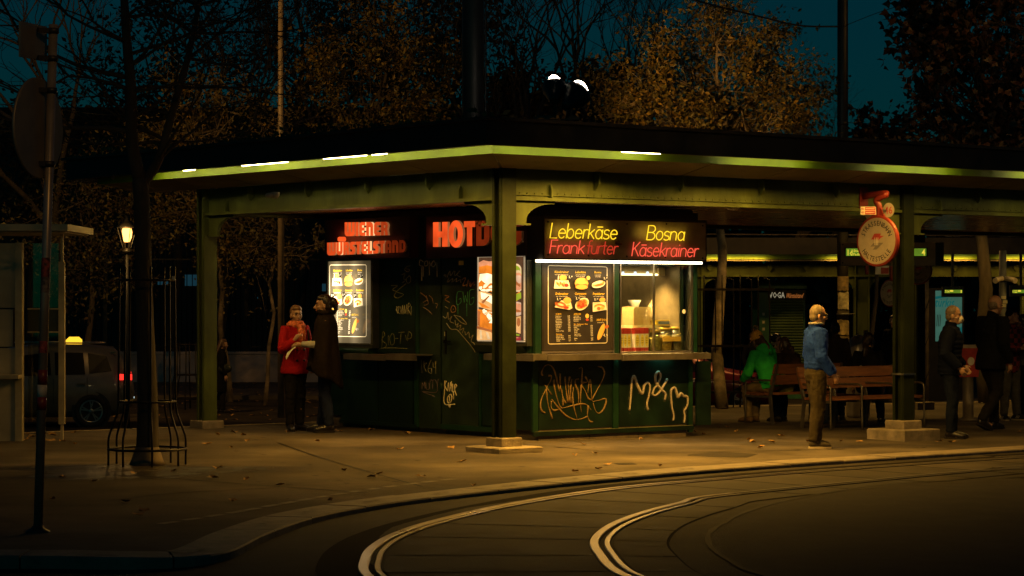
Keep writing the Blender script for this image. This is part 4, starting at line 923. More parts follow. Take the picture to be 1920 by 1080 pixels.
# ---- the big lit photograph of hot dogs
mb = MB(); rect(mb, FL, 892, 477, 988, 648, -.03, .09); part(KI_, 'light_box', mb, M('light_box_frame'))
def photo(fr, x0, y0, x1, y1, d):
    a0 = loc(fr, x0, 560, d)[0]; a1 = loc(fr, x1, 560, d)[0]; zt = loc(fr, (x0 + x1) / 2, y0, d)[1]; zq = loc(fr, (x0 + x1) / 2, y1, d)[1]
    fn = lambda u, v, dd: fr.p(a0 + (a1 - a0) * u, d + dd, zt + (zq - zt) * v)
    names = [('brown', (.10, .045, .02), 1), ('bread', (1, .50, .16), .95), ('glow', (1, .80, .45), 1.7), ('orange', (1, .26, .02), .95), ('crust', (.55, .16, .04), .9), ('green', (.42, .50, .03), .8), ('onion', (1, .60, .36), .85), ('pink', (.95, .36, .16), .9), ('red', (.55, .05, .05), .8), ('dark', (.05, .035, .02), 1), ('cream', (1, .66, .32), .9)]
    mats = [E('poster_' + n_, c, k_, .22, 9) for n_, c, k_ in names]; I = {n_: i for i, (n_, c, k_) in enumerate(names)}
    mb = MB(); L = [.001]
    def pol(pts, nm): L[0] += .0006; mb.flat([(min(max(x, 0), 1), min(max(y, 0), 1)) for x, y in pts][::-1], fn, L[0], I[nm])
    def wob(pts, am=.012): return [(x + rng.uniform(-am, am), y + rng.uniform(-am, am) * .5) for x, y in pts]
    def el(cx, cy, rx, ry, nm, rot=0, n=18, am=.006):
        c_, s_ = cos(R(rot)), sin(R(rot)); pol(wob([(cx + rx * cos(2 * pi * i / n) * c_ - ry * 1.9 * sin(2 * pi * i / n) * s_, cy + rx * cos(2 * pi * i / n) * s_ / 1.9 + ry * sin(2 * pi * i / n) * c_) for i in range(n)], am), nm)
    mb.flat([(0, 1), (1, 1), (1, 0), (0, 0)], fn, .0008, I['brown'])
    # stacked hot dogs on the left, largest shapes first
    pol(wob([(0, .06), (.1, .045), (.25, .055), (.38, .05), (.5, .08), (.55, .21), (.3, .2), (0, .19)]), 'orange'); pol(wob([(0, .06), (.1, .04), (.25, .055), (.4, .05), (.5, .085), (.4, .12), (.2, .09), (0, .115)], .016), 'pink')
    pol(wob([(0, .20), (.2, .195), (.45, .235), (.56, .30), (.55, .45), (.3, .42), (0, .37)]), 'orange'); pol(wob([(.02, .205), (.2, .20), (.4, .235), (.5, .29), (.42, .35), (.3, .31), (.2, .335), (.08, .28), (.02, .30)], .018), 'glow')
    for i in range(9): el(rng.uniform(.05, .45), rng.uniform(.33, .40), rng.uniform(.04, .09), rng.uniform(.008, .018), 'glow', rng.uniform(-30, 10), 7, .02)
    pol(wob([(0, .415), (.15, .405), (.35, .45), (.55, .54), (.55, .66), (.3, .64), (0, .60)]), 'bread'); pol(wob([(.05, .42), (.2, .43), (.36, .48), (.5, .55), (.42, .60), (.25, .55), (.08, .50)], .02), 'glow'); pol(wob([(.08, .54), (.25, .46), (.27, .47), (.12, .56)], .004), 'crust'); pol(wob([(0, .54), (.15, .57), (.3, .62), (.1, .61)], .01), 'orange')
    pol(wob([(0, .63), (.2, .635), (.45, .66), (.6, .74), (.58, .89), (.35, .88), (.1, .86), (0, .83)]), 'orange'); pol(wob([(0, .64), (.06, .66), (.05, .83), (0, .82)], .004), 'crust')
    for i in range(16): el(rng.uniform(.12, .5), rng.uniform(.65, .79), rng.uniform(.03, .09), rng.uniform(.010, .022), 'glow' if i % 3 else 'cream', rng.uniform(-40, 40), 7, .02)
    pol(wob([(0, .83), (.2, .86), (.4, .89), (.5, .93), (.3, .90), (.1, .875), (0, .86)], .006), 'crust'); pol(wob([(0, .87), (.12, .875), (.3, .90), (.45, .95), (.5, 1), (0, 1)], .008), 'bread'); pol(wob([(.06, .88), (.11, .885), (.12, .99), (.07, .99)], .004), 'cream'); pol(wob([(.2, .90), (.26, .91), (.3, .99), (.24, .99)], .004), 'cream')
    # onion rings, salad, pickles on the right
    for i in range(12): el(rng.uniform(.74, 1.0), rng.uniform(.06, .18), rng.uniform(.04, .10), rng.uniform(.012, .03), 'green' if i % 4 else 'dark', rng.uniform(0, 90), 8, .02)
    el(.86, .155, .14, .075, 'cream'); el(.86, .16, .11, .058, 'green')
    el(.92, .29, .20, .13, 'cream'); el(.93, .295, .165, .105, 'pink', 0); el(.94, .27, .10, .05, 'onion', 20); pol(wob([(.86, .22), (.9, .30), (.98, .34), (.97, .36), (.88, .33)], .006), 'crust')
    pol(wob([(.72, .56), (.8, .48), (.95, .42), (1, .43), (1, .49), (.86, .54), (.78, .60)]), 'orange'); pol(wob([(.86, .45), (1, .42), (1, .50), (.9, .53)], .01), 'green')
    el(.90, .62, .19, .085, 'onion'); el(.92, .61, .14, .055, 'pink'); el(.92, .645, .08, .015, 'crust', 15)
    pol(wob([(.74, .71), (.84, .72), (.86, .86), (.74, .86)], .01), 'brown'); pol(wob([(.86, .72), (1, .70), (1, .92), (.88, .90)], .012), 'bread'); el(.95, .78, .04, .05, 'crust')
    el(.82, .90, .10, .02, 'cream', -10); el(.80, .925, .06, .012, 'dark', -15); el(.92, .93, .06, .012, 'green', 10)
    pol(wob([(.5, .95), (.75, .945), (1, .955), (1, 1), (.5, 1)], .004), 'red'); pol(wob([(.6, .965), (.95, .96), (.95, .968), (.6, .972)], .002), 'pink')
    part(KI_, 'lit_poster', mb, mats)
photo(FL, 897, 482, 981.5, 638, .092)
mb = MB()
for (x0, y0, x1, y1) in ((895, 479.5, 983.5, 481.8), (895, 638.2, 983.5, 640.5), (895, 481.8, 896.8, 638.2), (981.7, 481.8, 983.5, 638.2)): rect(mb, FL, x0, y0, x1, y1, .09, .102)
part(KI_, 'light_box_rim', mb, M('rim_lit', (.5, .5, .48), .3, .3, emit=.35, ecol=(1, .75, .45)))
s_ = loc(FL, 938, 560, .14); strip_light('poster_glow', FL.p(s_[0], .12, s_[1]), (0, 0, 1), .95, .45, 7.0, (1, .66, .30), 170, KI_, down=tuple(V(FL.n)))  # added area light without fixture, throws the poster's glow outwards
mb = MB(); a0 = loc(FL, 893, 655)[0]; a1 = loc(FL, 990, 655)[0]; zq = loc(FL, 940, 648, .09)[1]
mb.prism([(.09, zq), (.0, zq - .09), (-.02, zq - .09), (-.02, zq)], lambda d, z, t: FL.p(t, d, z), a0, a1); fixn(part(KI_, 'light_box_sill', mb, GKF))
# ---- serving window
WX0, WX1, WY0, WY1 = 1161.5, 1300, 494, 660
wa0 = loc(FD, WX0, 570)[0]; wa1 = loc(FD, WX1, 570)[0]; wz1 = loc(FD, 1230, 492)[1]; wz0 = loc(FD, 1230, 658)[1]
WF = None
mb = MB(); mb.boxf(FD, wa0, wa0 + .022, -.10, .012, wz0 - .02, wz1); mb.boxf(FD, wa1 - .05, wa1 - .015, -.10, .012, wz0 - .02, wz1); mb.boxf(FD, wa0 + .022, wa1 - .05, -.10, .012, wz0 - .03, wz0); mb.boxf(FD, wa0 + .022, wa1 - .05, -.06, .006, wz1 - .012, wz1 + .02)
WF = part(KI_, 'window', mb, ALU)
wm = loc(FD, 1229, 570)[0]
mb = MB(); mb.boxf(FD, wa0 + .022, wm + .01, -.032, -.028, wz0, wz1 - .012); part(WF, 'glass', mb, GLASS())
mb = MB(); mb.boxf(FD, wm - .03, wa1 - .05, -.012, -.008, wz0, wz1 - .012); part(WF, 'glass', mb, GLASS())
mb = MB(); mb.boxf(FD, wm - .034, wm - .022, -.02, .0, wz0, wz1 - .012); mb.boxf(FD, wm + .004, wm + .012, -.038, -.022, wz0, wz1 - .012); part(WF, 'sliding_edge', mb, ALU)
mb = MB(); a, z = loc(FD, 1283, 584, 0); mb.lathe(FD.p(a, -.0075, z), [(.028, 0), (.028, .002)], 16, 0, FD.n); part(WF, 'round_sticker', mb, M('sticker_cream', (.8, .7, .5), .6))
mb = MB(); mb.boxf(FD, .1, DL - .07, -.55, -.10, wz0 - .04, wz0 - .012); part(KI_, 'inner_counter', mb, CTR)
# hood with its tube and spots, back shelf, cupboard
mb = MB(); mb.boxf(FD, wa0 + .02, DL - .09, -.55, -.42, loc(FD, 1220, 514, -.5)[1], loc(FD, 1220, 490, -.5)[1] + .1); HD = part(KI_, 'hood', mb, M('hood_cream', (.60, .42, .20), .5, var=.1))
mb = MB(); a0 = wa0 + .02; a1 = DL - .2; z = loc(FD, 1220, 515, -.41)[1]; mb.tube([FD.p(a0, -.40, z), FD.p(a1, -.40, z)], .011, 6); part(HD, 'light_tube', mb, E('inside_tube', (1, .78, .42), 6))
strip_light('inside_tube_light', FD.p((a0 + a1) / 2, -.40, z - .03), UR, a1 - a0, .05, 65.0, (1, .60, .20), 120, KI_)
for x in (1168, 1191, 1214, 1237):
    mb = MB(); a, z = loc(FD, x, 512, -.415); mb.lathe(FD.p(a, -.42, z), [(.022, 0), (.022, .012)], 10, 0, FD.n); part(HD, 'spot_lamp', mb, E('spot_lamp_face', (.8, .85, 1.0), 1.6))
mb = MB(); mb.boxf(FD, DL - .19, DL - .085, -.42, -.38, 2.03, 2.14); part(KI_, 'ventilator', mb, M('hood_cream'))
mb = MB(); mb.boxf(FD, 1.75, DL - .09, -2.29, -2.0, 1.72, 2.3); mb.boxf(FD, 1.75, DL - .09, -2.29, -1.9, 1.66, 1.72); part(KI_, 'back_cupboard', mb, M('cupboard_olive', (.10, .075, .04), .4, var=.3))
mb = MB(); mb.boxf(FD, 1.2, 1.72, -2.28, -1.8, 1.0, 2.2); part(KI_, 'fridge', mb, M('fridge_black', (.012, .01, .009), .25))
mb = MB(); mb.boxf(FD, 2.1, 2.3, -1.98, -1.96, 1.92, 1.97); part(KI_, 'till_display', mb, E('till_green', (.25, .8, .05), .5))
point('inside_fill', FD.p(1.9, -1.2, 2.35), 20, (1, .62, .24), .2, KI_)  # added fill light without fixture, brightens the kiosk interior
# ---- goods standing on the inner counter: things of their own
zin = wz0 - .012
def put(px, d): return FD.hit(px, 640, d)[0]
def cgoods(name, label, cat, group, a, d, build):
    t = thing(name, label, cat, FD.p(a, d, zin), group); build(t, a, d); return t
CARD = M('carton_cardboard', (.62, .42, .18), .75, var=.12, scale=8); REDP = M('carton_red', (.42, .03, .02), .45); WHP = M('carton_white', (.75, .66, .55), .5); YEP = M('carton_yellow', (.75, .5, .05), .5)
for i, px in enumerate((1165.5, 1172.5, 1179.5, 1195, 1204.5, 1212.5)):
    wpx = 6.6 if i < 3 else (8.8 if i == 3 else 7.6)
    def bc(t, a, d, px=px, wpx=wpx):
        a0 = put(px - wpx / 2 + .2, d); a1 = put(px + wpx / 2 - .2, d); h = .305
        mb = MB(); mb.boxf(FD, a0, a1, d - .07, d, zin, zin + .055, 1); mb.boxf(FD, a0, a1, d - .07, d, zin + .055, zin + .23, 0); mb.boxf(FD, a0, a1, d - .07, d, zin + .23, zin + h, 1)
        part(t, 'carton_body', mb, [WHP, REDP]); mb = MB(); c = (a0 + a1) / 2; rr = (a1 - a0) * .42
        mb.flat([(c + rr * cos(2 * pi * k / 16), zin + .145 + .075 * sin(2 * pi * k / 16)) for k in range(16)], lambda x, z, dd: FD.p(x, dd, z), d + .001, 0); part(t, 'oval_label', mb, YEP)
        mb = MB(); 
        for q in (-.03, 0, .03): mb.boxf(FD, c - rr * .6, c + rr * .6, d + .0012, d + .002, zin + .14 + q, zin + .15 + q)
        part(t, 'label_print', mb, M('carton_print', (.25, .2, .02), .5))
    nth = ('leftmost', 'second', 'third', 'fourth', 'fifth', 'rightmost')[i]
    cgoods('sauce_carton', ('%s of the six red and white sauce cartons with yellow ovals behind the window' % nth), 'carton', 'sauce cartons in the kiosk window', put(px, -.14), -.14, bc)
FOOD = [M('jar_green_peppers', (.16, .13, .02), .4, var=.5, scale=45, bump=.8, bscale=45), M('jar_yellow_peppers', (.40, .26, .05), .4, var=.45, scale=40, bump=.8, bscale=40), M('jar_gherkins', (.10, .07, .02), .4, var=.6, scale=30, bump=.8, bscale=30)]
for i, (px, r, h, lab) in enumerate(((1228, .085, .27, 'big glass jar of dark green pickled peppers behind the sliding pane'), (1246, .095, .30, 'big glass jar of pale yellow pickled peppers, middle of the three jars'), (1268, .105, .31, 'big glass jar of dark gherkins, rightmost of the three jars'))):
    def bj(t, a, d, r=r, h=h, i=i):
        mb = MB(); mb.lathe(FD.p(a, d, zin), [(r * .9, .005), (r * .96, .03), (r * .96, h * .55), (r * .85, h * .7)], 18); part(t, 'pickles', mb, FOOD[i])
        mb = MB(); mb.lathe(FD.p(a, d, zin), [(r * .95, 0), (r, .02), (r, h * .66), (r * .8, h * .82), (r * .72, h * .86), (r * .72, h * .93)], 18); part(t, 'jar_glass', mb, GLASS('jar_glass', (.92, .9, .8), .16))
        mb = MB(); mb.lathe(FD.p(a, d, zin), [(r * .76, h * .90), (r * .76, h), (r * .7, h + .004)], 18); part(t, 'lid', mb, M('lid_brass', (.55, .36, .08), .35, .6))
    cgoods('pickle_jar', lab, 'jar', 'pickle jars in the kiosk window', put(px, -.2), -.2, bj)
def bstack(t, a, d):
    for k in range(14):
        mb = MB(); mb.boxf(FD, a - .145, a + .145, d - .12, d + .12 - .004 * (k % 3), zin + .34 + k * .0165, zin + .34 + k * .0165 + .0135); part(t, 'card_tray', mb, CARD)
    mb = MB(); mb.boxf(FD, a - .20, a + .24, d - .16, d + .16, zin + .30, zin + .335); part(t, 'tray_board', mb, M('carton_pale', (.72, .58, .35), .7)); mb = MB(); mb.boxf(FD, a - .18, a + .2, d - .14, d + .1, zin, zin + .30); part(t, 'tray_stand', mb, M('stand_steel', (.35, .3, .22), .4, .7))
cgoods('paper_tray_stack', 'tall stack of brown paper trays at the left of the kiosk window', 'tray stack', None, put(1193, -.42), -.42, bstack)
def bbox(t, a, d):
    mb = MB(); mb.boxf(FD, a - .20, a + .13, d - .04, d + .05, zin + .33, zin + .40); part(t, 'box_body', mb, YEP); mb = MB(); mb.boxf(FD, a - .16, a + .1, d + .05, d + .052, zin + .345, zin + .385); part(t, 'box_label', mb, M('carton_blue', (.12, .16, .3), .5)); mb = MB(); mb.boxf(FD, a - .24, a + .36, d - .1, d + .08, zin + .315, zin + .33); mb.boxf(FD, a + .3, a + .34, d - .1, d + .08, zin, zin + .315); part(t, 'rack', mb, ALU)
cgoods('napkin_box', 'long yellow cardboard box lying on the rack over the pickle jars', 'box', None, put(1247, -.36), -.36, bbox)
def bbl(t, a, d): 
    mb = MB(); mb.boxf(FD, a - .05, a + .05, d - .05, d + .02, zin, zin + .16); part(t, 'box_body', mb, M('carton_blue')); mb = MB(); mb.boxf(FD, a - .035, a + .035, d + .0202, d + .022, zin + .05, zin + .13); part(t, 'box_label', mb, M('carton_lightblue', (.35, .42, .5), .5))
cgoods('blue_packet', 'small blue packet in the lower right corner of the kiosk window', 'packet', None, put(1285, -.18), -.18, bbl)
def bsign(t, a, d):
    mb = MB(); mb.boxf(FD, a - .14, a + .17, d, d + .006, zin + .13, zin + .19); part(t, 'strip', mb, M('price_strip', (.62, .36, .06), .6, var=.15, scale=20))
cgoods('price_strip', 'orange paper strip stuck across the middle pickle jar', 'label', None, put(1258, -.09), -.09, bsign)
def bapr(t, a, d):
    mb = MB()
    for k in range(9): pass
    rs = []
    for j in range(10):
        z = 2.0 - .06 * j; w = .05 + .007 * j; o_ = .04 * sin(j * .7) - .02 * j
        rs.append([FD.p(a + o_ + w * cos(2 * pi * q / 12) * (1 + .2 * sin(3 * q)), d + .03 * sin(2 * pi * q / 12), z) for q in range(12)])
    mb.rings(rs); part(t, 'cloth', mb, M('apron_cloth', (.36, .27, .15), .8, var=.15))
cgoods('hanging_apron', 'pale apron hanging inside the kiosk behind the sliding pane', 'apron', None, put(1243, -.62), -.62, bapr)
for i, (aa_, col, lab) in enumerate(((1.98, (.45, .05, .03), 'red squeeze bottle standing behind the pickle jars'), (2.07, (.62, .42, .05), 'yellow mustard squeeze bottle standing behind the pickle jars'), (2.17, (.55, .5, .42), 'white squeeze bottle standing behind the pickle jars'))):
    def bb(t, a, d, col=col, i=i):
        mb = MB(); mb.lathe(FD.p(a, d, zin), [(.034, 0), (.036, .01), (.036, .40), (.028, .44), (.012, .46)], 14); part(t, 'bottle_body', mb, M('bottle_%d' % i, col, .4, var=.08)); mb = MB(); mb.lathe(FD.p(a, d, zin), [(.012, .46), (.010, .50), (.004, .53)], 10); part(t, 'nozzle', mb, M('bottle_%d' % i))
    cgoods('sauce_bottle', lab, 'bottle', 'squeeze bottles in the kiosk window', aa_, -.44, bb)
def bcone(t, a, d):
    mb = MB(); mb.lathe(FD.p(a, d, zin), [(.03, .46), (.07, .62), (.09, .66), (.06, .655)], 12); part(t, 'paper', mb, M('napkin_white', (.62, .58, .50), .8)); mb = MB(); mb.boxf(FD, a - .05, a + .05, d - .05, d + .05, zin, zin + .46); part(t, 'holder', mb, ALU)
cgoods('paper_cone', 'white paper cones in a steel holder at the back of the kiosk window', 'paper cone', None, 2.24, -.75, bcone)
# ---- graffiti: paint strokes on the panels
def strokes(nm, fr, d, ox, oy, k, sts, col, r, rough=.6):
    mb = MB()
    for st in sts:
        pts = []; ph_ = rng.uniform(0, 6)
        for q in (spline([V((x, y, 0)) for x, y in st], 4) if len(st) > 2 else [V((*p, 0)) for p in st]):
            a, z = loc(fr, ox + q.x * k, oy + q.y * k, d); pts.append(fr.p(a, d, z))
        mb.tube(pts, r if not isinstance(r, tuple) else [r[0] + (r[1] - r[0]) * (.5 + .5 * sin(i / len(pts) * pi * 2.6 + ph_)) for i in range(len(pts))], 5)
    part(KI_, nm, mb, M('paint_%s' % '_'.join(str(int(c * 100)) for c in col), tuple(min(.8, c * 1.45) for c in col), rough, var=.35, scale=60))
# big brown tag (crop 1000,670 scale 160/1152) and the sprayed letters (crop 1150,670 scale 190/1282)
k1 = 160 / 1152; k2 = 190 / 1282
TAG = [[(125, 245), (110, 200), (150, 120), (215, 100), (270, 150), (310, 270), (350, 460)], [(200, 250), (240, 250), (235, 310), (190, 390), (110, 560), (95, 660), (120, 730), (160, 748)], [(155, 370), (245, 505)], [(170, 430), (200, 640), (255, 830)],
       [(285, 300), (275, 340), (300, 480), (350, 640), (385, 690)], [(360, 215), (365, 380), (400, 540), (435, 620)], [(350, 400), (390, 470), (400, 660)], [(425, 260), (440, 430), (465, 610)], [(490, 260), (470, 400), (490, 610)], [(520, 290), (500, 430), (510, 610)], [(545, 400), (530, 500), (540, 640), (590, 830)],
       [(610, 290), (565, 310), (570, 380), (605, 470), (610, 640)], [(615, 150), (660, 150), (650, 340), (635, 560), (648, 740)], [(640, 340), (730, 330), (700, 260)], [(640, 370), (700, 450), (740, 550), (800, 580)], [(735, 480), (745, 380), (765, 300), (780, 440), (785, 560)], [(870, 122), (930, 140), (960, 210), (930, 310), (860, 440), (795, 560)],
       [(250, 565), (320, 660), (420, 770), (520, 830), (600, 840), (680, 820), (730, 795)], [(370, 690), (520, 655), (640, 630), (720, 640), (780, 710)], [(340, 705), (270, 715), (240, 660), (245, 590)], [(740, 650), (730, 780), (760, 860), (800, 872)], [(800, 600), (900, 575), (975, 560), (975, 630), (930, 720), (880, 755), (840, 720), (805, 620)]]
strokes('graffiti', FD, -.010, 1000, 670, k1, TAG, (.13, .080, .026), (.005, .0135))
MNM = [[(205, 670), (215, 560), (225, 420), (235, 300), (262, 235), (300, 340), (340, 430), (370, 455), (390, 360), (435, 320), (465, 370), (450, 480), (425, 590), (440, 665)], [(685, 275), (640, 350), (590, 430), (540, 480), (500, 470), (515, 400), (560, 340), (595, 260), (590, 200), (555, 190), (530, 240), (545, 330), (610, 410), (660, 460), (650, 540)],
       [(755, 800), (765, 740), (740, 620), (730, 480), (735, 410), (775, 385), (800, 440), (820, 505), (850, 455), (890, 490), (935, 500), (940, 580), (920, 640), (895, 680), (905, 750), (895, 830)]]
strokes('sprayed_letters', FD, -.006, 1150, 670, k2, MNM, (.26, .22, .18), (.012, .019), .8)
mb = MB()
for st in MNM:
    P = spline([V((x, y, 0)) for x, y in st], 6)
    for _ in range(len(P) * 9):
        q = P[rng.randrange(len(P))]; a, z = loc(FD, 1150 + (q.x + rng.gauss(0, 13)) * k2, 670 + (q.y + rng.gauss(0, 13)) * k2, -.006); r_ = rng.uniform(.0012, .0035)
        mb.add([FD.p(a - r_, -.0105, z), FD.p(a, -.0105, z - r_), FD.p(a + r_, -.0105, z), FD.p(a, -.0105, z + r_)], [(0, 1, 2, 3)])
part(KI_, 'spray_specks', mb, M('paint_specks', (.30, .26, .21), .8))['kind'] = 'stuff'
kd = 210 / 1134
DOORW = [[(765, 200), (790, 190), (785, 210), (770, 185)], [(800, 215), (830, 150), (835, 200), (870, 150)], [(880, 150), (880, 200), (930, 150), (900, 190), (940, 215)], [(820, 220), (805, 265), (860, 225), (850, 265), (900, 225), (890, 262), (935, 240), (940, 270)],
         [(760, 610), (790, 630), (810, 570), (815, 640), (850, 610), (830, 660), (870, 680)], [(880, 650), (890, 700), (915, 680), (900, 720), (940, 700), (930, 750), (970, 730), (955, 780)], [(980, 760), (990, 800), (1020, 770), (1030, 830), (1065, 800), (1045, 860), (1080, 890), (1070, 910)], [(870, 600), (940, 620), (1000, 690), (940, 670), (880, 610)],
         [(795, 680), (840, 740), (900, 745), (950, 800), (1010, 870), (1060, 930), (1085, 975)], [(780, 510), (810, 530)]]
strokes('graffiti', FL, -.005, 690, 480, kd, DOORW, (.24, .20, .12), .005)
strokes('graffiti', FL, -.005, 690, 480, kd, [[(950, 240), (990, 220), (960, 300), (1000, 290)], [(1000, 310), (1015, 240), (1030, 300)], [(1040, 260), (1035, 310), (1075, 260), (1075, 300)], [(780, 400), (820, 410), (780, 440), (825, 470)], [(845, 520), (860, 500), (885, 520), (885, 560), (850, 570), (838, 540), (850, 510)], [(862, 536), (866, 540)]], (.26, .13, .05), .006)
strokes('graffiti', FL, -.005, 690, 480, kd, [[(945, 360), (905, 370), (900, 490), (940, 470), (940, 430), (920, 440)], [(960, 360), (975, 470), (985, 400), (1005, 470), (1010, 360)], [(1075, 340), (1030, 355), (1030, 490), (1070, 470), (1070, 420), (1045, 430)], [(910, 490), (910, 590)], [(1000, 480), (1000, 610)]], (.05, .25, .13), .0045)
strokes('graffiti', FL, -.010, 690, 480, kd, [[(560, 60), (530, 40), (520, 90), (560, 105)], [(575, 60), (575, 100), (605, 90), (600, 50), (575, 60)], [(620, 50), (640, 100), (655, 50)], [(665, 50), (640, 80), (660, 110), (685, 80), (665, 45)], [(620, 70), (622, 195)], [(698, 65), (700, 210)]], (.30, .28, .20), .006)
strokes('graffiti', FL, -.010, 690, 480, kd, [[(545, 110), (545, 250)], [(560, 110), (560, 210)]], (.26, .25, .18), .011)
strokes('graffiti', FL, -.010, 690, 480, kd, [[(530, 370), (570, 400), (600, 440), (560, 470)], [(590, 400), (610, 480), (570, 500)], [(620, 400), (650, 430), (660, 480)], [(560, 520), (610, 550), (650, 590)], [(680, 480), (705, 490), (690, 530)]], (.17, .10, .05), .005)
strokes('graffiti', FL, -.010, 690, 480, kd, [[(430, 100), (390, 110), (370, 140), (400, 160), (425, 140), (390, 130)], [(340, 190), (375, 180), (360, 230), (385, 240), (350, 270)], [(420, 200), (390, 230), (400, 275), (430, 260), (430, 210), (410, 200)], [(385, 280), (310, 340), (265, 400), (300, 425), (360, 390), (300, 370)], [(235, 300), (300, 300), (250, 340), (290, 360)]], (.17, .17, .07), .0045)
strokes('graffiti', FL, -.010, 690, 480, kd, [[(290, 510), (300, 580), (315, 510), (285, 545), (320, 585)], [(330, 510), (335, 590), (350, 500), (355, 590), (370, 500), (375, 585), (395, 490), (395, 590)], [(405, 590), (410, 480), (430, 500), (405, 530), (438, 600)], [(438, 510), (436, 600)]], (.26, .24, .13), .005)
strokes('graffiti', FL, -.010, 690, 480, kd, [[(140, 930), (150, 770), (170, 800), (140, 850), (190, 900), (150, 940)], [(205, 800), (205, 900)], [(240, 790), (220, 830), (235, 900), (265, 880), (262, 800), (240, 785)], [(275, 835), (305, 835)], [(310, 775), (370, 770)], [(335, 780), (325, 890)], [(380, 800), (390, 850)], [(400, 860), (410, 770), (440, 790), (435, 830), (400, 840)], [(110, 945), (200, 930), (400, 938)]], (.15, .15, .06), .0045)
kq = 200 / 1350
strokes('graffiti', FL, -.010, 760, 660, kq, [[(200, 90), (210, 265)], [(235, 110), (240, 200), (235, 150), (270, 140), (240, 180), (265, 250)], [(330, 100), (290, 190), (295, 250), (330, 270), (330, 210), (295, 210)], [(350, 130), (355, 190), (390, 190)], [(385, 120), (385, 275)]], (.20, .19, .12), .004)
strokes('graffiti', FL, -.010, 760, 660, kq, [[(210, 470), (215, 390), (235, 430), (245, 380), (250, 465)], [(260, 390), (265, 465), (300, 465), (300, 390)], [(310, 470), (315, 360), (345, 360)], [(345, 470), (350, 360), (385, 355)], [(385, 360), (405, 400), (415, 345)], [(405, 400), (390, 510), (215, 500), (370, 560)]], (.10, .07, .09), .0045)
strokes('graffiti', FL, -.006, 760, 660, kq, [[(500, 360), (498, 470)], [(520, 370), (500, 420), (530, 490)], [(535, 500), (545, 390), (560, 500)], [(570, 380), (575, 490)], [(585, 370), (585, 500)], [(570, 440), (590, 430)], [(600, 400), (600, 500), (620, 500)], [(620, 410), (625, 500), (630, 410), (650, 430), (625, 470), (648, 550)], [(497, 470), (497, 655), (630, 660)], [(610, 500), (612, 600)]], (.42, .37, .25), .007)
strokes('graffiti', FL, -.006, 760, 660, kq, [[(560, 540), (535, 580), (540, 640), (570, 640), (590, 580), (580, 540), (555, 545)], [(560, 560), (558, 630)], [(550, 665), (562, 700), (575, 665)]], (.42, .37, .25), .008)
# ------------------------------------------------------------------ trees
BARK = M('bark_dark', (.045, .035, .026), .9, var=.4, scale=8, bump=.6, bscale=25, stretch=(1, 1, .25))
BARKP = M('bark_pale', (.26, .20, .13), .85, var=.45, scale=5, bump=.4, bscale=20, dirt=.6)
LF = {'gold': M('leaves_gold', (.17, .105, .013), .55, var=.3, scale=1.2, island=.55), 'olive': M('leaves_olive', (.085, .068, .012), .55, var=.3, scale=1.2, island=.55),
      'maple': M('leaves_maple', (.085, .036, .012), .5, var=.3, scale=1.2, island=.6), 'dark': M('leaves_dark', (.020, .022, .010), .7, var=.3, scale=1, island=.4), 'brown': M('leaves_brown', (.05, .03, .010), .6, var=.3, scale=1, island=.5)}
def leaf(mb, p, s, r, droop=.5, asp=.5, star=False):
    u = V((r.gauss(0, 1), r.gauss(0, 1), r.gauss(0, .8) - droop)).normalized(); w = u.cross(V((r.gauss(0, 1), r.gauss(0, 1), r.gauss(0, 1)))).normalized(); n = u.cross(w)
    q = s * r.uniform(.7, 1.25); b = len(mb.v)
    if star:
        pts = [p + u * (q * k[0]) + w * (q * k[1]) + n * (q * .12 * k[2]) for k in ((0, 0, 0), (.25, .55, 1), (.5, .28, 0), (1.0, 0, -1), (.5, -.28, 0), (.25, -.55, 1))]
        mb.v += pts; mb.f += [[b, b + 4, b + 5], [b, b + 2, b + 4], [b, b + 1, b + 2], [b + 2, b + 3, b + 4]]; mb.m += [0] * 4; mb.sm += [False] * 4
    else:
        mb.v += [p, p + u * q * .55 + w * q * asp * .5 + n * q * .08, p + u * q, p + u * q * .55 - w * q * asp * .5 + n * q * .08]
        mb.f += [[b, b + 1, b + 2], [b, b + 2, b + 3]]; mb.m += [0, 0]; mb.sm += [False, False]
def wob(a, b, r, am, n=4):
    L_ = (b - a).length; return spline([a] + [a.lerp(b, k / n) + V((r.gauss(0, 1), r.gauss(0, 1), r.gauss(0, .6))) * am * L_ for k in range(1, n)] + [b], 2)
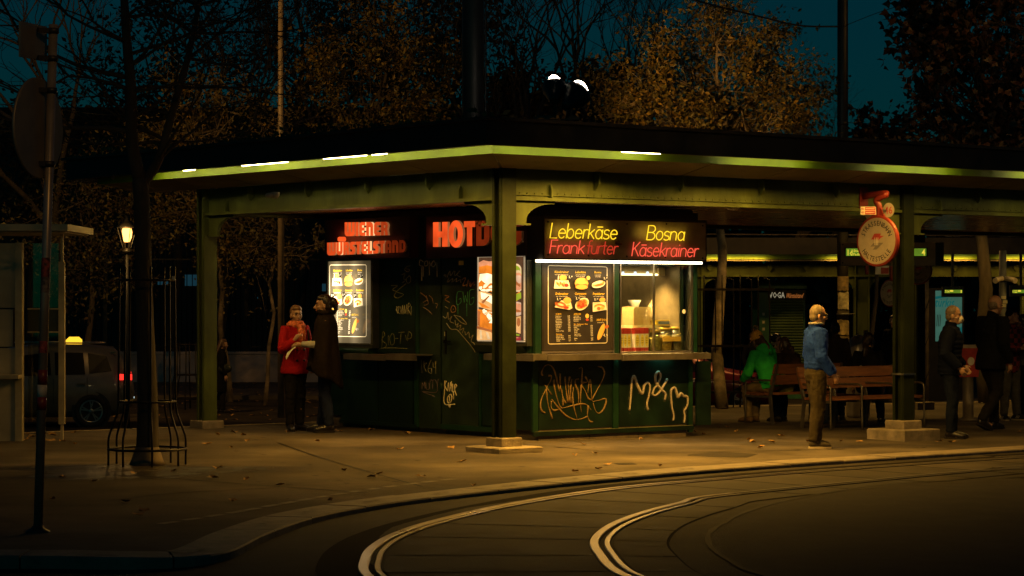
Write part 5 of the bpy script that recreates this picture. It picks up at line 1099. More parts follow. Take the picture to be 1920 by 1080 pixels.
def leafy(label, base, cen, rad, tr, nlimb, nleaf, ls, kinds, seed, group='trees of the park behind the stop', bark=None, name='autumn_tree', star=False, droop=.5, clump=.22, lean=None, cat='tree'):
    r = random.Random(seed); base = V(base); cen = V(cen); rad = V(rad)
    t = thing(name, label, cat, base, group); mb = MB(); top = V((cen.x, cen.y, cen.z - rad.z * .55)); trunk = wob(base, top, r, .012, 5)
    mb.tube(trunk, [tr * (1 - .45 * i / (len(trunk) - 1)) for i in range(len(trunk))], 8)
    lead = wob(top, cen + V((0, 0, rad.z * .8)), r, .04, 4); mb.tube(lead, [tr * .55 * (1 - .85 * i / (len(lead) - 1)) for i in range(len(lead))], 6)
    clumps = []
    for i in range(nlimb):
        while True:
            d = V((r.uniform(-1, 1), r.uniform(-1, 1), r.uniform(-1, 1)))
            if .30 < d.length < 1: break
        d = d.normalized() * (.45 + .62 * r.random() ** .6)
        c = cen + V((d.x * rad.x, d.y * rad.y, d.z * rad.z)); src = (lead + trunk[-3:])[r.randrange(len(lead) + 3)]
        if src.z > c.z + .4 * rad.z: src = top
        br = wob(src, c, r, .07, 4); q = tr * .30 * r.uniform(.6, 1.1); mb.tube(br, [max(q * (1 - .9 * k / (len(br) - 1)), .004) for k in range(len(br))], 5)
        for _ in range(4):
            e = c + V((r.gauss(0, 1) * rad.x, r.gauss(0, 1) * rad.y, r.gauss(0, 1) * rad.z)) * clump * .8
            mb.tube(wob(br[-3], e, r, .08, 2), [.010, .008, .006, .005, .003][:5], 4); clumps.append((br[-3], e))
    part(t, 'trunk', mb, bark or BARK)
    mbs = [MB() for _ in kinds]
    for i in range(nleaf):
        a, e = clumps[r.randrange(len(clumps))]; p = a.lerp(e, r.random() ** .6 * 1.1) + V((r.gauss(0, 1) * rad.x, r.gauss(0, 1) * rad.y, r.gauss(0, 1) * rad.z)) * clump * .32
        leaf(mbs[r.randrange(len(kinds))], p, ls, r, droop, .5, star)
    m_ = MB(); 
    for k, q in enumerate(mbs):
        b = len(m_.v); m_.v += q.v; m_.f += [[b + i for i in f] for f in q.f]; m_.m += [k] * len(q.f); m_.sm += q.sm
    part(t, 'crown', m_, [LF[k] for k in kinds]); return t
def grow(mb, p, d, L_, rd, lev, r, spread=.55, up=.12, minr=.004):
    n = 3 if lev > 0 else 2; pts = [p]; dd = d.copy()
    for k in range(n):
        dd = (dd + V((r.gauss(0, .16), r.gauss(0, .16), r.gauss(0, .12) + up * .3))).normalized(); pts.append(pts[-1] + dd * L_ / n)
    mb.tube(pts, [max(rd * (1 - .4 * k / n), minr) for k in range(n + 1)], 7 if lev > 3 else (5 if lev > 1 else 3), caps=False)
    if lev == 0: return
    for k in range(r.choice([2, 2, 3])):
        q = V((r.gauss(0, 1), r.gauss(0, 1), r.gauss(0, .7))).normalized(); nd = (dd + q * spread * r.uniform(.6, 1.3) + V((0, 0, up))).normalized()
        s = pts[-1] if k < 2 else pts[-2]; grow(mb, s, nd, L_ * r.uniform(.62, .85), rd * r.uniform(.5, .68), lev - 1, r, spread, up, minr)
def bare(label, base, h, tr, lev, seed, group='bare trees against the dusk sky', d=(0, 0, 1), spread=.5, L0=None):
    r = random.Random(seed); base = V(base); t = thing('bare_tree', label, 'tree', base, group); mb = MB(); top = base + V((d[0] * h * .4, d[1], h * .4)); tk = wob(base, top, r, .02, 4)
    mb.tube(tk, [tr * (1 - .35 * i / (len(tk) - 1)) for i in range(len(tk))], 8, caps=False)
    part(t, 'trunk', mb, BARK); mb = MB()
    for k in range(4):
        q = V((r.uniform(-1, 1), r.uniform(-1, 1), 0)); grow(mb, tk[-1 - k % 3], (V((0, 0, 1)) + q * spread * (1 if k else .25)).normalized(), (L0 or h * .22), tr * .55, lev, r, spread)
    part(t, 'crown', mb, BARK); return t
def A(px, py, Y): return at(px, py, Y)
def gb(px, Y): p = at(px, 565, Y); return (p.x, Y, zs(p.x, Y))
leafy('bushy golden autumn tree right of the roof floodlight, slim trunk behind the kiosk', gb(1355, 39.6), A(1350, 180, 43), (2.0, 1.7, 1.55), .105, 74, 21000, .10, ['gold', 'olive', 'olive'], 11, bark=BARKP)
leafy('yellowing tree rising behind the left roof slope beside the thick black mast', gb(650, 58), A(705, 165, 58), (2.0, 1.7, 2.35), .13, 70, 8200, .125, ['gold', 'olive', 'olive'], 12)
leafy('olive yellow tree behind the left roof end, pale trunk by the low wall', gb(431, 60), A(405, 300, 59), (2.1, 1.8, 2.5), .085, 64, 7200, .12, ['gold', 'olive', 'olive'], 13, bark=BARKP)
leafy('low dark leafed tree left of the tree guard, behind the lantern', gb(170, 58), A(170, 420, 58), (2.2, 1.8, 2.0), .10, 40, 4200, .12, ['olive', 'brown', 'dark'], 14)
leafy('slender young tree with a thin pale trunk behind the woman in red', gb(497, 58), A(520, 440, 58), (1.1, 1.0, .9), .055, 26, 1500, .11, ['olive', 'brown'], 15, bark=BARKP)
leafy('russet maple with large leaves at the right edge above the roof', gb(1850, 44), A(1835, 95, 44), (1.65, 1.4, 2.3), .15, 64, 5200, .15, ['maple', 'maple', 'brown'], 16, star=True, droop=.7)
leafy('low russet bush top peeping over the roof beside the second mast', gb(1640, 46), A(1650, 238, 46), (.7, .5, .42), .05, 14, 420, .13, ['maple', 'brown'], 17, star=True)
# dark trees further back
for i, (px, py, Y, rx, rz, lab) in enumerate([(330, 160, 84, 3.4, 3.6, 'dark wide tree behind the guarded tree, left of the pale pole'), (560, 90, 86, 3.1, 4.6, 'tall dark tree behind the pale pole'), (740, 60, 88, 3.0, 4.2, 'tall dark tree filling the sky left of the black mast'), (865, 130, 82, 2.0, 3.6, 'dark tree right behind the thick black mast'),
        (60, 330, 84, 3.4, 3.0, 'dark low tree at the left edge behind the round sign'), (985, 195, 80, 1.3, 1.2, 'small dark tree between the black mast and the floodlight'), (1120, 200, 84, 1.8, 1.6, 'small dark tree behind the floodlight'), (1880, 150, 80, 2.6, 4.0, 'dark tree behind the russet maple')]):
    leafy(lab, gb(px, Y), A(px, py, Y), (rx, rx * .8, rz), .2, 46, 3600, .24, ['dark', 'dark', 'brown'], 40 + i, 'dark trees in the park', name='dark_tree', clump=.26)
bare('bare tree with forked limbs left of the floodlight', gb(1000, 66), 13, .19, 6, 21, L0=2.3)
bare('bare wide tree rising behind the floodlight', gb(1110, 68), 14, .20, 6, 22, L0=2.4)
bare('bare tree whose twigs show above the golden tree', gb(1265, 74), 13.5, .18, 6, 23, L0=2.4)
bare('small bare tree right of the golden tree', gb(1475, 66), 8.6, .12, 5, 24, L0=1.5)
bare('bare tree at the upper left corner', gb(90, 62), 13, .18, 6, 25, L0=2.3)
bare('bare tree over the dark trees left of the pale pole', gb(410, 70), 14.5, .2, 6, 26, L0=2.4)
bare('bare tree over the dark trees right of the pale pole', gb(640, 72), 14.5, .2, 6, 27, L0=2.4)
# the guarded tree in front
r = random.Random(31); gbse = gp(276, 872); GT = thing('street_tree', 'nearly bare street tree with a forked trunk standing in an iron guard', 'tree', gbse)
mb = MB(); Yt = gbse.y
tk = spline([gbse + V((0, 0, -.05)), A(277, 760, Yt), A(272, 600, Yt), A(268, 470, Yt + .02), A(266, 390, Yt + .04), A(263, 335, Yt + .05)], 4)
mb.tube(tk, [.125 - .03 * min(1, i / 8) - .012 * i / len(tk) for i in range(len(tk))], 12)
lA = spline([A(263, 340, Yt + .05), A(248, 270, Yt), A(246, 170, Yt - .05), A(238, 80, Yt), A(232, -20, Yt + .1), A(225, -160, Yt + .2)], 4); mb.tube(lA, [.075 - .045 * i / len(lA) for i in range(len(lA))], 9)
lB = spline([A(268, 345, Yt + .05), A(297, 300, Yt + .1), A(322, 215, Yt + .15), A(352, 110, Yt + .2), A(372, 10, Yt + .3), A(392, -120, Yt + .4)], 4); mb.tube(lB, [.055 - .035 * i / len(lB) for i in range(len(lB))], 8)
part(GT, 'trunk', mb, BARK); mb = MB()
for limb, kk in ((lA, 1), (lB, 1)):
    for i in range(4, len(limb) - 1, 2):
        for _ in range(2):
            d = V((r.choice([-1, 1]) * r.uniform(.6, 1), r.uniform(-.6, .6), r.uniform(-.1, .7))).normalized(); grow(mb, limb[i], d, r.uniform(.45, .8), .020, 4, r, .5, .06, .0028)
d = V((-1, .1, .12)).normalized(); grow(mb, lA[5], d, .9, .03, 5, r, .4, .1, .003); grow(mb, lA[9], V((-.9, .2, .35)).normalized(), .9, .028, 5, r, .45, .05, .003); grow(mb, lA[11], V((1, .1, .3)).normalized(), .8, .022, 5, r, .45, .05, .003)
part(GT, 'crown', mb, BARK)
mb = MB()
for _ in range(60):
    p = lA[r.randrange(3, len(lA) - 4)] + V((r.gauss(-.2, .7), r.gauss(0, .4), r.gauss(.1, .4))); leaf(mb, p, .06, r)
o = part(GT, 'last_leaves', mb, LF['brown']); o['kind'] = 'stuff'
mb = MB(); mb.lathe(gbse, [(.19, .0), (.165, .06), (.13, .17), (.12, .19)], 12); part(GT, 'root_flare', mb, M('root_collar', (.16, .12, .08), .8, var=.3))
# iron tree guard
IRON = M('guard_iron', (.016, .013, .011), .42, .6, var=.3, scale=8)
TG = thing('tree_guard', 'black iron tree guard with flared feet round the forked tree', 'tree guard', gbse)
def ring(c, rad, z, rt, n=28): return [V((c.x + rad * cos(2 * pi * k / n), c.y + rad * sin(2 * pi * k / n), z)) for k in range(n)]
g0 = gbse.z
for z, rad, w in ((.17, .40, .013), (.66, .29, .012), (1.92, .285, .012)):
    mb = MB(); mb.tube(ring(gbse, rad, g0 + z, w), (w, w * 1.7), 6, closed=True); part(TG, 'ring', mb, IRON)
for k in range(8):
    t = 2 * pi * (k + .35) / 8; mb = MB(); c, s = cos(t), sin(t); P = [(.40, 0), (.40, .17), (.395, .30), (.33, .48), (.30, .60), (.295, .9), (.29, 1.5), (.285, 2.06)]
    mb.tube(spline([V((gbse.x + c * q, gbse.y + s * q, g0 + z)) for q, z in P], 3), .0115, 6); part(TG, 'bar', mb, IRON)
mb = MB(); mb.box((gbse.x + .285, gbse.y - .1, g0 + 1.94), (.03, .01, .04)); part(TG, 'tag', mb, M('tag_white', (.6, .55, .42), .5))
# a second guard far behind
def guard_small(px, Y, label):
    b = V(gb(px, Y)); t = thing('tree_guard', label, 'tree guard', b); 
    for z, rad in ((.25, .42), (.8, .3), (1.5, .3)):
        mb = MB(); mb.tube(ring(b, rad, b.z + z, .015, 14), .016, 4, closed=True); part(t, 'ring', mb, IRON)
    for k in range(8):
        q = 2 * pi * k / 8; mb = MB(); mb.tube([b + V((cos(q) * rr, sin(q) * rr, z)) for rr, z in ((.42, 0), (.42, .3), (.3, .8), (.3, 1.55))], .016, 4); part(t, 'bar', mb, IRON)
guard_small(352, 56, 'small distant tree guard left of the shelter post')
# ------------------------------------------------------------------ poles, mast, wires, street lamps
MAST = M('mast_black', (.018, .016, .014), .5, var=.3, scale=5)
def pole(name, label, cat, px, Y, r0, r1, ztop, mt, group=None, base=None):
    b = V(base or gb(px, Y)); t = thing(name, label, cat, b, group); mb = MB(); mb.tube([b, b + V((0, 0, ztop - b.z))], [r0, r1], 14); part(t, 'shaft', mb, mt); return t, b
t, b = pole('tram_mast', 'thick black tram mast rising behind the left part of the roof', 'mast', 887, 36.8, .175, .165, 11, MAST)
mb = MB(); mb.lathe((b.x, b.y, 3.9), [(.19, 0), (.19, .06)], 14); part(t, 'collar', mb, MAST)
mb = MB(); mb.tube([V((b.x + .19, b.y - .05, z)) for z in (0, 3, 6, 11)], .018, 5); part(t, 'cable_pipe', mb, MAST)
T2, b2 = pole('tram_mast', 'slim black tram mast with layers of pasted notices at the right bench', 'mast', 1580, 42, .10, .088, 11, MAST)
mb = MB(); z = CH + (565 - 235) / FP * 42; mb.lathe((b2.x, b2.y, z), [(.10, 0), (.10, .05), (.088, .06)], 14); part(T2, 'collar', mb, MAST)
for i, (y0, y1, c) in enumerate([(518, 545, (.16, .11, .05)), (548, 580, (.36, .32, .22)), (582, 588, (.06, .05, .04)), (600, 628, (.30, .23, .12)), (630, 650, (.2, .15, .09)), (652, 676, (.26, .20, .12))]):
    z1 = CH - (y0 - 565) / FP * 42; z0 = CH - (y1 - 565) / FP * 42; mb = MB(); a0 = R(180 + 20 + rng.uniform(0, 20)); a1 = R(360 - rng.uniform(5, 30)); rr = .1055 + .001 * i
    mb.v += [V((b2.x + rr * cos(a0 + (a1 - a0) * k / 10), b2.y + rr * sin(a0 + (a1 - a0) * k / 10), z + rng.uniform(-.012, .012))) for z in (z0, z1) for k in range(11)]
    mb.f += [[k, k + 1, k + 12, k + 11] for k in range(10)]; mb.m += [0] * 10; mb.sm += [True] * 10
    part(T2, 'pasted_notice', mb, M('notice_%d' % i, c, .8, var=.5, scale=14, dirt=.5))
mb = MB(); mb.lathe((b2.x, b2.y, CH - (590 - 565) / FP * 42 - .02), [(.115, 0), (.115, .05)], 14); mb.tube([V((b2.x + .1, b2.y - .03, 1.48)), V((b2.x + .2, b2.y - .03, 1.48))], .012, 5); part(T2, 'strap', mb, MAST)
t, b = pole('lamp_post', 'pale slim lamp post behind the left roof slope', 'lamp post', 527, 52, .075, .06, 11, M('pole_pale', (.17, .13, .085), .5, var=.2))
def wire(label, pts, rd=.012): solo('overhead_wire', MB().tube(spline([V(p) for p in pts], 8), rd, 5), M('wire_black', (.01, .009, .008), .6), label, 'wire', pts[0], 'overhead tram wires')
zt = CH + (565 - 50) / FP * 42
wire('thick overhead wire running from the slim mast to the upper left', [(b2.x, b2.y, zt), tuple(A(1500, 48, 41.5)), tuple(A(1420, 30, 41)), tuple(A(1330, 8, 40)), tuple(A(1250, -16, 39))], .016)
wire('thin overhead wire running from the slim mast to the upper right', [(b2.x, b2.y, zt), tuple(A(1640, 26, 41)), tuple(A(1700, 6, 40)), tuple(A(1800, -30, 38))], .006)
wire('thin wire just over the roof right of the slim mast', [tuple(A(1590, 230, 42)), tuple(A(1660, 233, 41)), tuple(A(1740, 238, 40))], .006)
wire('thin wire left of the black mast', [tuple(A(860, 172, 38)), tuple(A(700, 165, 39)), tuple(A(560, 158, 40))], .005)
wire('thin dark wire at the left between the round sign and the trees', [tuple(A(-60, 190, 44)), tuple(A(110, 205, 45)), tuple(A(230, 215, 46)), tuple(A(420, 200, 50))], .010)
# floodlight pair on the roof
fbp = cp(4.0, 4.0, 3.58); FLD = thing('roof_floodlight', 'pair of black floodlights on a stand on the shelter roof, lit rims showing', 'floodlight', fbp)
mb = MB(); mb.box((fbp.x, fbp.y, 3.60), (.42, .3, .04)); mb.bar((fbp.x - .12, fbp.y, 3.62), (fbp.x - .05, fbp.y, 4.2), .05, .05); mb.bar((fbp.x + .16, fbp.y, 3.62), (fbp.x + .05, fbp.y, 4.2), .05, .05); mb.bar((fbp.x - .3, fbp.y, 4.2), (fbp.x + .32, fbp.y, 4.2), .05, .06); mb.box((fbp.x + .02, fbp.y, 3.80), (.34, .2, .24)); part(FLD, 'stand', mb, MAST)
HOT = E('floodlight_face', (1.0, .82, .62), 30)
for i, (px, py, aim, sz) in enumerate(((1040, 172, A(1075, 40, 66), .17), (1076, 182, A(1345, 175, 43), .19))):
    c = A(px, py, fbp.y - .1 * i); ax = V((.05, .86, .5)).normalized() if i == 0 else V((.42, .74, .52)).normalized(); mb = MB()
    mb.lathe(c, [(.05, -.30), (.075, -.26), (.09, -.17), (sz * .82, -.02), (sz, .05), (sz * 1.02, .10), (sz * .97, .10), (sz * .9, .04)], 18, 0, ax); mb.bar(c - ax * .10, (c.x * .6 + fbp.x * .4, fbp.y, 4.2), .05, .05); hd = part(FLD, 'lamp_head', mb, MAST)
    mb = MB(); mb.lathe(c, [(sz * .88, .05), (sz * .6, .06), (.01, .065)], 18, 0, ax, caps=False); part(hd, 'lamp_face', mb, HOT)
    u = ax.cross(V((0, 0, 1))).normalized(); w = u.cross(ax); mb = MB(); n_ = 9; x0_, x1_ = ((-.55, .45) if i == 0 else (.05, 1.45))
    top_ = []; bot_ = []
    for k in range(n_):
        q = x0_ + (x1_ - x0_) * k / (n_ - 1); an = pi / 2 - q; rr = sz * 1.0; P_ = c + ax * .085 + (u * cos(an) + w * sin(an)) * rr; bl = sin(pi * k / (n_ - 1)) ** .7
        bot_.append(P_); top_.append(P_ + (ax * .03 + w * .026) * bl * (1.5 - k / n_ if i == 0 else 1))
    mb.add(bot_ + top_, [(k, k + 1, n_ + k + 1, n_ + k) for k in range(n_ - 1)])
    part(hd, 'lit_visor', mb, HOT)
    spot('floodlight_beam', c + ax * .3, aim, P_FLOOD if i else P_FLOOD * .25, AMBER, 24, .6, .12, FLD)
# catenary street lamps added out of view, behind and over the near tracks
def hang_lamp(loc_, label, power, aim=None, size=150, col=AMBER):
    t = thing('hanging_street_lamp', label, 'street lamp', loc_, 'street lamps hung over the road'); c = V(loc_)
    mb = MB(); mb.lathe(c, [(.05, .22), (.12, .18), (.26, .04), (.27, 0), (.25, 0)], 16); part(t, 'housing', mb, MAST); mb = MB(); mb.lathe(c, [(.245, .012), (.15, -.05), (.02, -.07)], 14, caps=False); part(t, 'lens', mb, E('lamp_lens', (1, .62, .25), 6))
    mb = MB(); mb.tube([c + V((-9, 0, .55)), c + V((-4, 0, .3)), c + V((0, 0, .22)), c + V((4, 0, .3)), c + V((9, 0, .55))], .01, 4); part(t, 'span_wire', mb, MAST)
    spot('street_lamp_light', c - V((0, 0, .09)), aim or (c.x, c.y, 0), power, col, size, .5, .12, t); return t
hang_lamp((-9.5, 46, 8.6), 'street lamp hung on a span wire over the road on the left', P_HANG, (-7.5, 60, 4), 105)
hang_lamp((9.5, 39, 8.4), 'street lamp hung on a span wire over the road on the right', P_HANG * .05, (9, 46, 3.5), 130)
FRL = hang_lamp((0.5, 9.5, 8.6), 'unseen street lamp added over the tracks in front to light the benches', P_FRONT, (4.6, 33, 1.0), 24, (1, .60, .19))  # narrow beam, added to light the people round the benches
spot('street_lamp_light', V((.5, 9.5, 8.5)), V((-3.6, 21, 2.2)), P_FRONT * .22, AMBER, 34, .6, .12, FRL)  # second beam added to light the sign post and guarded tree
hang_lamp((6.0, 54, 8.6), 'unseen street lamp added before the second shelter to brighten the background', P_HANG * .55, (5.5, 55, 0), 150)  # added out of view as general light for the background
# lantern
lp = A(238, 440, 46); b = V((lp.x, 46, zs(lp.x, 46))); LN = thing('street_lantern', 'lit old fashioned lantern on a slim dark post behind the guarded tree', 'lantern', b)
mb = MB(); mb.tube([b, b + V((0, 0, 1.0)), V((b.x, b.y, lp.z - .32))], [.06, .045, .035], 10); mb.lathe((b.x, b.y, lp.z - .36), [(.05, 0), (.09, .03), (.09, .06), (.04, .10)], 10); part(LN, 'post', mb, MAST)
mb = MB(); mb.lathe((b.x, b.y, lp.z), [(.05, -.14), (.09, -.05), (.10, .05), (.08, .12)], 14); part(LN, 'bulb', mb, E('lantern_bulb', (1, .44, .09), 5))
mb = MB(); mb.lathe((b.x, b.y, lp.z), [(.19, .13), (.19, .15), (.1, .24), (.03, .30), (.02, .36)], 12)
for k in range(6): q = 2 * pi * k / 6; mb.bar((b.x + .07 * cos(q), b.y + .07 * sin(q), lp.z - .26), (b.x + .18 * cos(q), b.y + .18 * sin(q), lp.z + .13), .012, .012)
part(LN, 'frame', mb, MAST)
point('lantern_light', (lp.x, 45.6, lp.z), 24, (1, .55, .14), .1, LN)
# ------------------------------------------------------------------ background left: low wall with iron fence
WALLM = M('park_wall_plaster', (.52, .43, .42), .85, var=.15, scale=2, dirt=.3)
xw0, xw1, Yw = -22.0, -1.5, 72.0; zw = STREET
PW = thing('park_wall', 'low pale plastered wall with iron railings along the park behind', 'wall', (xw0, Yw, zw))
mb = MB(); mb.box(((xw0 + xw1) / 2, Yw, zw + .46), (xw1 - xw0, .34, .94)); part(PW, 'wall', mb, WALLM); mb = MB(); mb.box(((xw0 + xw1) / 2, Yw, zw + .97), (xw1 - xw0, .44, .07)); part(PW, 'coping', mb, WALLM)
mb = MB()
for z in (zw + 1.15, zw + 3.75): mb.box(((xw0 + xw1) / 2, Yw, z), (xw1 - xw0, .05, .05))
part(PW, 'rail', mb, IRON); mb = MB(); x = xw0
while x < xw1: mb.tube([(x, Yw, zw + 1.0), (x, Yw, zw + 4.0), (x, Yw, zw + 4.2)], [.014, .014, .003], 4); x += .16
part(PW, 'railing_bars', mb, IRON)['kind'] = 'stuff'
for k in range(5):
    x = xw0 + 1.5 + k * 4.2; mb = MB(); mb.box((x, Yw, zw + 2.6), (.12, .12, 3.3)); mb.ell((x, Yw, zw + 4.32), (.1, .1, .12), 8); part(PW, 'railing_post', mb, IRON)
# far pavement strip and verge in front of it
mb = MB(); mb.add([(-40, 61.5, STREET + .10), (3, 61.5, STREET + .10), (3, 71.8, STREET + .10), (-40, 71.8, STREET + .10)], [(0, 1, 2, 3)]); mb.add([(-40, 61.5, STREET - .05), (3, 61.5, STREET - .05), (3, 61.5, STREET + .10), (-40, 61.5, STREET + .10)], [(0, 1, 2, 3)]); struct('far_pavement', mb, M('far_pavement_asphalt', (.07, .055, .04), .8, var=.35, scale=1.2, bump=.3, dirt=.4))
mb = MB(); r = random.Random(5)
for _ in range(500):
    x = r.uniform(-16, 0); y = r.uniform(50, 71); s = r.uniform(.04, .10); z = (STREET + .104 if y > 61.5 else STREET + .012); q = r.uniform(0, 6)
    mb.add([(x + s * cos(q + k * 1.57), y + s * sin(q + k * 1.57), z + .02 * (k % 2)) for k in range(4)], [(0, 1, 2, 3)])
tag(struct('fallen_leaves', mb, M('leaf_litter', (.30, .17, .05))), 'brown leaves lying on the far road and pavement', 'leaves', kind='stuff')
# dim bluish panes glowing in place of sky gaps between the far trees
HB = thing('far_house', 'dark house far behind the railings, its dim bluish panes standing for sky gaps', 'house', A(330, 600, 110))
mb = MB(); c = A(520, 560, 112); mb.box((c.x, 112, 4.5), (26, 3, 11)); part(HB, 'wall', mb, M('far_house_wall', (.03, .028, .026), .9, var=.3))
mb = MB(); mb.box((c.x, 112, 10.3), (26.6, 3.6, .5)); part(HB, 'roof', mb, M('far_house_roof', (.02, .016, .014), .9))
for i, (x0, y0, x1, y1) in enumerate([(294, 522, 318, 536), (345, 513, 372, 538), (457, 556, 466, 561), (479, 555, 486, 562), (602, 530, 614, 548)]):
    p = A(x0, y1, 110.47); q = A(x1, y0, 110.47); mb = MB(); mb.box(((p.x + q.x) / 2, 110.46, (p.z + q.z) / 2), (q.x - p.x, .06, q.z - p.z)); f = part(HB, 'window', mb, MAST); mb = MB(); mb.box(((p.x + q.x) / 2, 110.42, (p.z + q.z) / 2), (q.x - p.x - .1, .02, q.z - p.z - .1)); part(f, 'pane', mb, E('bluish_pane', (.05, .22, .32), .12 if i < 2 else .3))
# far wood closing the view
mb = MB(); r = random.Random(77)
for _ in range(30000):
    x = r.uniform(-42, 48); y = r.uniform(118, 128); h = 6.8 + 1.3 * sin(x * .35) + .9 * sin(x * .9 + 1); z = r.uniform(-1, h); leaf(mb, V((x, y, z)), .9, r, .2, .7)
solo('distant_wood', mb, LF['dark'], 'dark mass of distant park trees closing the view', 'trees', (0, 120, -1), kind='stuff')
# ------------------------------------------------------------------ second shelter and what stands round it
Y2 = 60.0
S2 = thing('tram_shelter', 'second green tram shelter further back with dim lit roof edge strips', 'tram shelter', (8, Y2, STREET))
def X2(px, Y=Y2): return (px - CX) / FP * Y
def Z2(py, Y=Y2): return CH - (py - HY) / FP * Y
x0, x1 = X2(1285), X2(2150)
mb = MB(); mb.box(((x0 + x1) / 2, Y2 + 3.2, Z2(462)), (x1 - x0, 8.2, .20)); part(S2, 'roof_slab', mb, FASC)
mb = MB(); mb.box(((x0 + x1) / 2, Y2 - .95, Z2(463)), (x1 - x0 + .1, .05, Z2(447) - Z2(478))); part(S2, 'fascia', mb, FASC)
mb = MB(); mb.tube([(x0, Y2 - .9, Z2(441)), (x1, Y2 - .9, Z2(446))], .018, 5)
part(S2, 'roof_rail', mb, M('roof_lip_metal')); mb = MB()
mb.box(((x0 + x1) / 2, Y2 - .7, Z2(481)), (x1 - x0, .02, Z2(474) - Z2(486))); part(S2, 'edge_board', mb, G_EDGE)
mb = MB(); mb.box(((x0 + x1) / 2, Y2 - .3, Z2(489)), (x1 - x0, .8, .03)); part(S2, 'soffit', mb, SOFF)
mb = MB(); mb.box(((x0 + x1) / 2, Y2 + .1, (Z2(497) + Z2(515)) / 2), (x1 - x0, .06, Z2(497) - Z2(515))); part(S2, 'beam_web', mb, G_BEAM)
mb = MB(); mb.box(((x0 + x1) / 2, Y2 + .05, Z2(517)), (x1 - x0, .2, .05)); part(S2, 'beam_flange', mb, G_BEAM)
mb = MB(); mb.box(((x0 + x1) / 2, Y2 + 3.6, Z2(512)), (x1 - x0, 6.6, .03)); part(S2, 'ceiling', mb, CEIL)
for i, (a, b) in enumerate(((1318, 1428), (1545, 1580), (1756, 1812), (1868, 1990))):
    xa, xb = X2(a), X2(b); z = Z2(477)
    mb = MB(); mb.tube([(xa, Y2 - .9, z + .03), (xb, Y2 - .9, z + .03)], .014, 6); part(S2, 'light_tube', mb, E('far_tube', (1.0, .78, .38), K_TUBE_FAR))
    strip_light('tube_lamp', V(((xa + xb) / 2, Y2 - .88, Z2(487))), (1, 0, 0), xb - xa, .05, 15 * (xb - xa) / 1.4, TUBE_COL, 178, S2, (0, .55, -1))
for px in (1303, 1616, 1930):
    x = X2(px); mb = MB(); w = .17
    for s in (-1, 1): mb.box((x + s * w, Y2 + .1, (Z2(492) + STREET) / 2), (.03, .3, Z2(492) - STREET))
    mb.box((x, Y2 + .1, (Z2(492) + STREET) / 2), (.32, .05, Z2(492) - STREET)); part(S2, 'column', mb, G_BEAM)
    for s in (-1, 1):
        mb = MB(); pts = [(.17, Z2(517)), (.85, Z2(517)), (.84, Z2(519))] + [(.82 - .6 * sin(k * pi / 16), Z2(519) - .30 * (1 - cos(k * pi / 16))) for k in range(1, 9)] + [(.17, Z2(519) - .32)]
        mb.prism(pts, lambda a, z, t: V((x + s * a, Y2 + .1 + t, z)), -.03, .03); fixn(part(S2, 'knee_bracket', mb, G_BEAM))
for px in (1330, 1443, 1512, 1690, 1790, 1905):
    x = X2(px); mb = MB(); mb.prism([(-.06, Z2(496)), (.06, Z2(496)), (.06, Z2(503)), (0, Z2(509)), (-.06, Z2(503))], lambda a, z, t: V((x + a, Y2 - .0 + t, z)), -.06, .06); fixn(part(S2, 'bracket', mb, G_BEAM))
# small sausage kiosk with its shutter down
Yk = 62.0
K2 = thing('sausage_kiosk', 'small closed green sausage kiosk with a roller shutter under the second shelter', 'kiosk', (X2(1475, Yk), Yk, STREET))
xa, xb = X2(1440, Yk), X2(1510, Yk); xl = X2(1424, Yk)
SHUT = M('shutter_green', (.10, .16, .07), .45, var=.2, scale=4)
mb = MB(); mb.box(((xl + xb) / 2, Yk + 1.0, (Z2(548, Yk) + STREET) / 2), (xb - xl, 1.9, Z2(548, Yk) - STREET)); part(K2, 'wall', mb, M('small_kiosk_green', (.03, .12, .05), .45, var=.2))
mb = MB(); mb.box(((xa + xb) / 2, Yk - .03, Z2(553, Yk)), (xb - xa, .12, Z2(544, Yk) - Z2(562, Yk))); fs = part(K2, 'fascia', mb, BLK)
mb = MB(); zr = Z2(540, Yk); 
mb.rings([[V((xl - .02 + (xb - xl + .04) * u, Yk - .12 + 2.2 * v, z)) for u, v in ((0, 0), (1, 0), (1, 1), (0, 1))] for z in (zr - .02, zr + .06)] + [[V((xl + .12 + (xb - xl - .2) * u, Yk + .02 + 1.9 * v, zr + .16)) for u, v in ((0, 0), (1, 0), (1, 1), (0, 1))]], 0, False); part(K2, 'roof', mb, M('small_kiosk_green'))
ys = [562 + 5.2 * k for k in range(24)]
for k, y in enumerate(ys[:-1]):
    mb = MB(); z0, z1 = Z2(ys[k + 1], Yk), Z2(y, Yk); xm = (xa + xb) / 2; w = (xb - xa) / 2 - .06
    mb.rings([[V((xm + s * w, Yk - .055 + dy, z)) for dy, z in ((.03, z0), (.004, z0 + .02), (-.01, (z0 + z1) / 2), (.004, z1 - .012), (.03, z1 - .008))] for s in (-1, 1)], 0, False); fixn(part(K2, 'shutter_slat', mb, SHUT))
fv = lambda a, b, d: V((xa + a, Yk - .092 - d, Z2(558.5, Yk) + b))
mb = MB(); text(mb, 'VOGA', fv, .02, 0, .001, .145, .40, 0); part(fs, 'lettering', mb, E('kiosk_lettering_white', (1, .85, .55), .28))
mb = MB(); text(mb, 'Würstelstand', fv, .44, .0, .001, .12, .43, 0, .3); part(fs, 'lettering', mb, E('kiosk_lettering_orange', (1, .30, .06), .30))
for k, y in enumerate((589, 604, 617)):
    mb = MB(); mb.box((X2(1432, Yk), Yk + .04, Z2(y, Yk)), (.06, .01, .07)); part(K2, 'sticker', mb, M('sticker_white', (.6, .55, .42), .6))
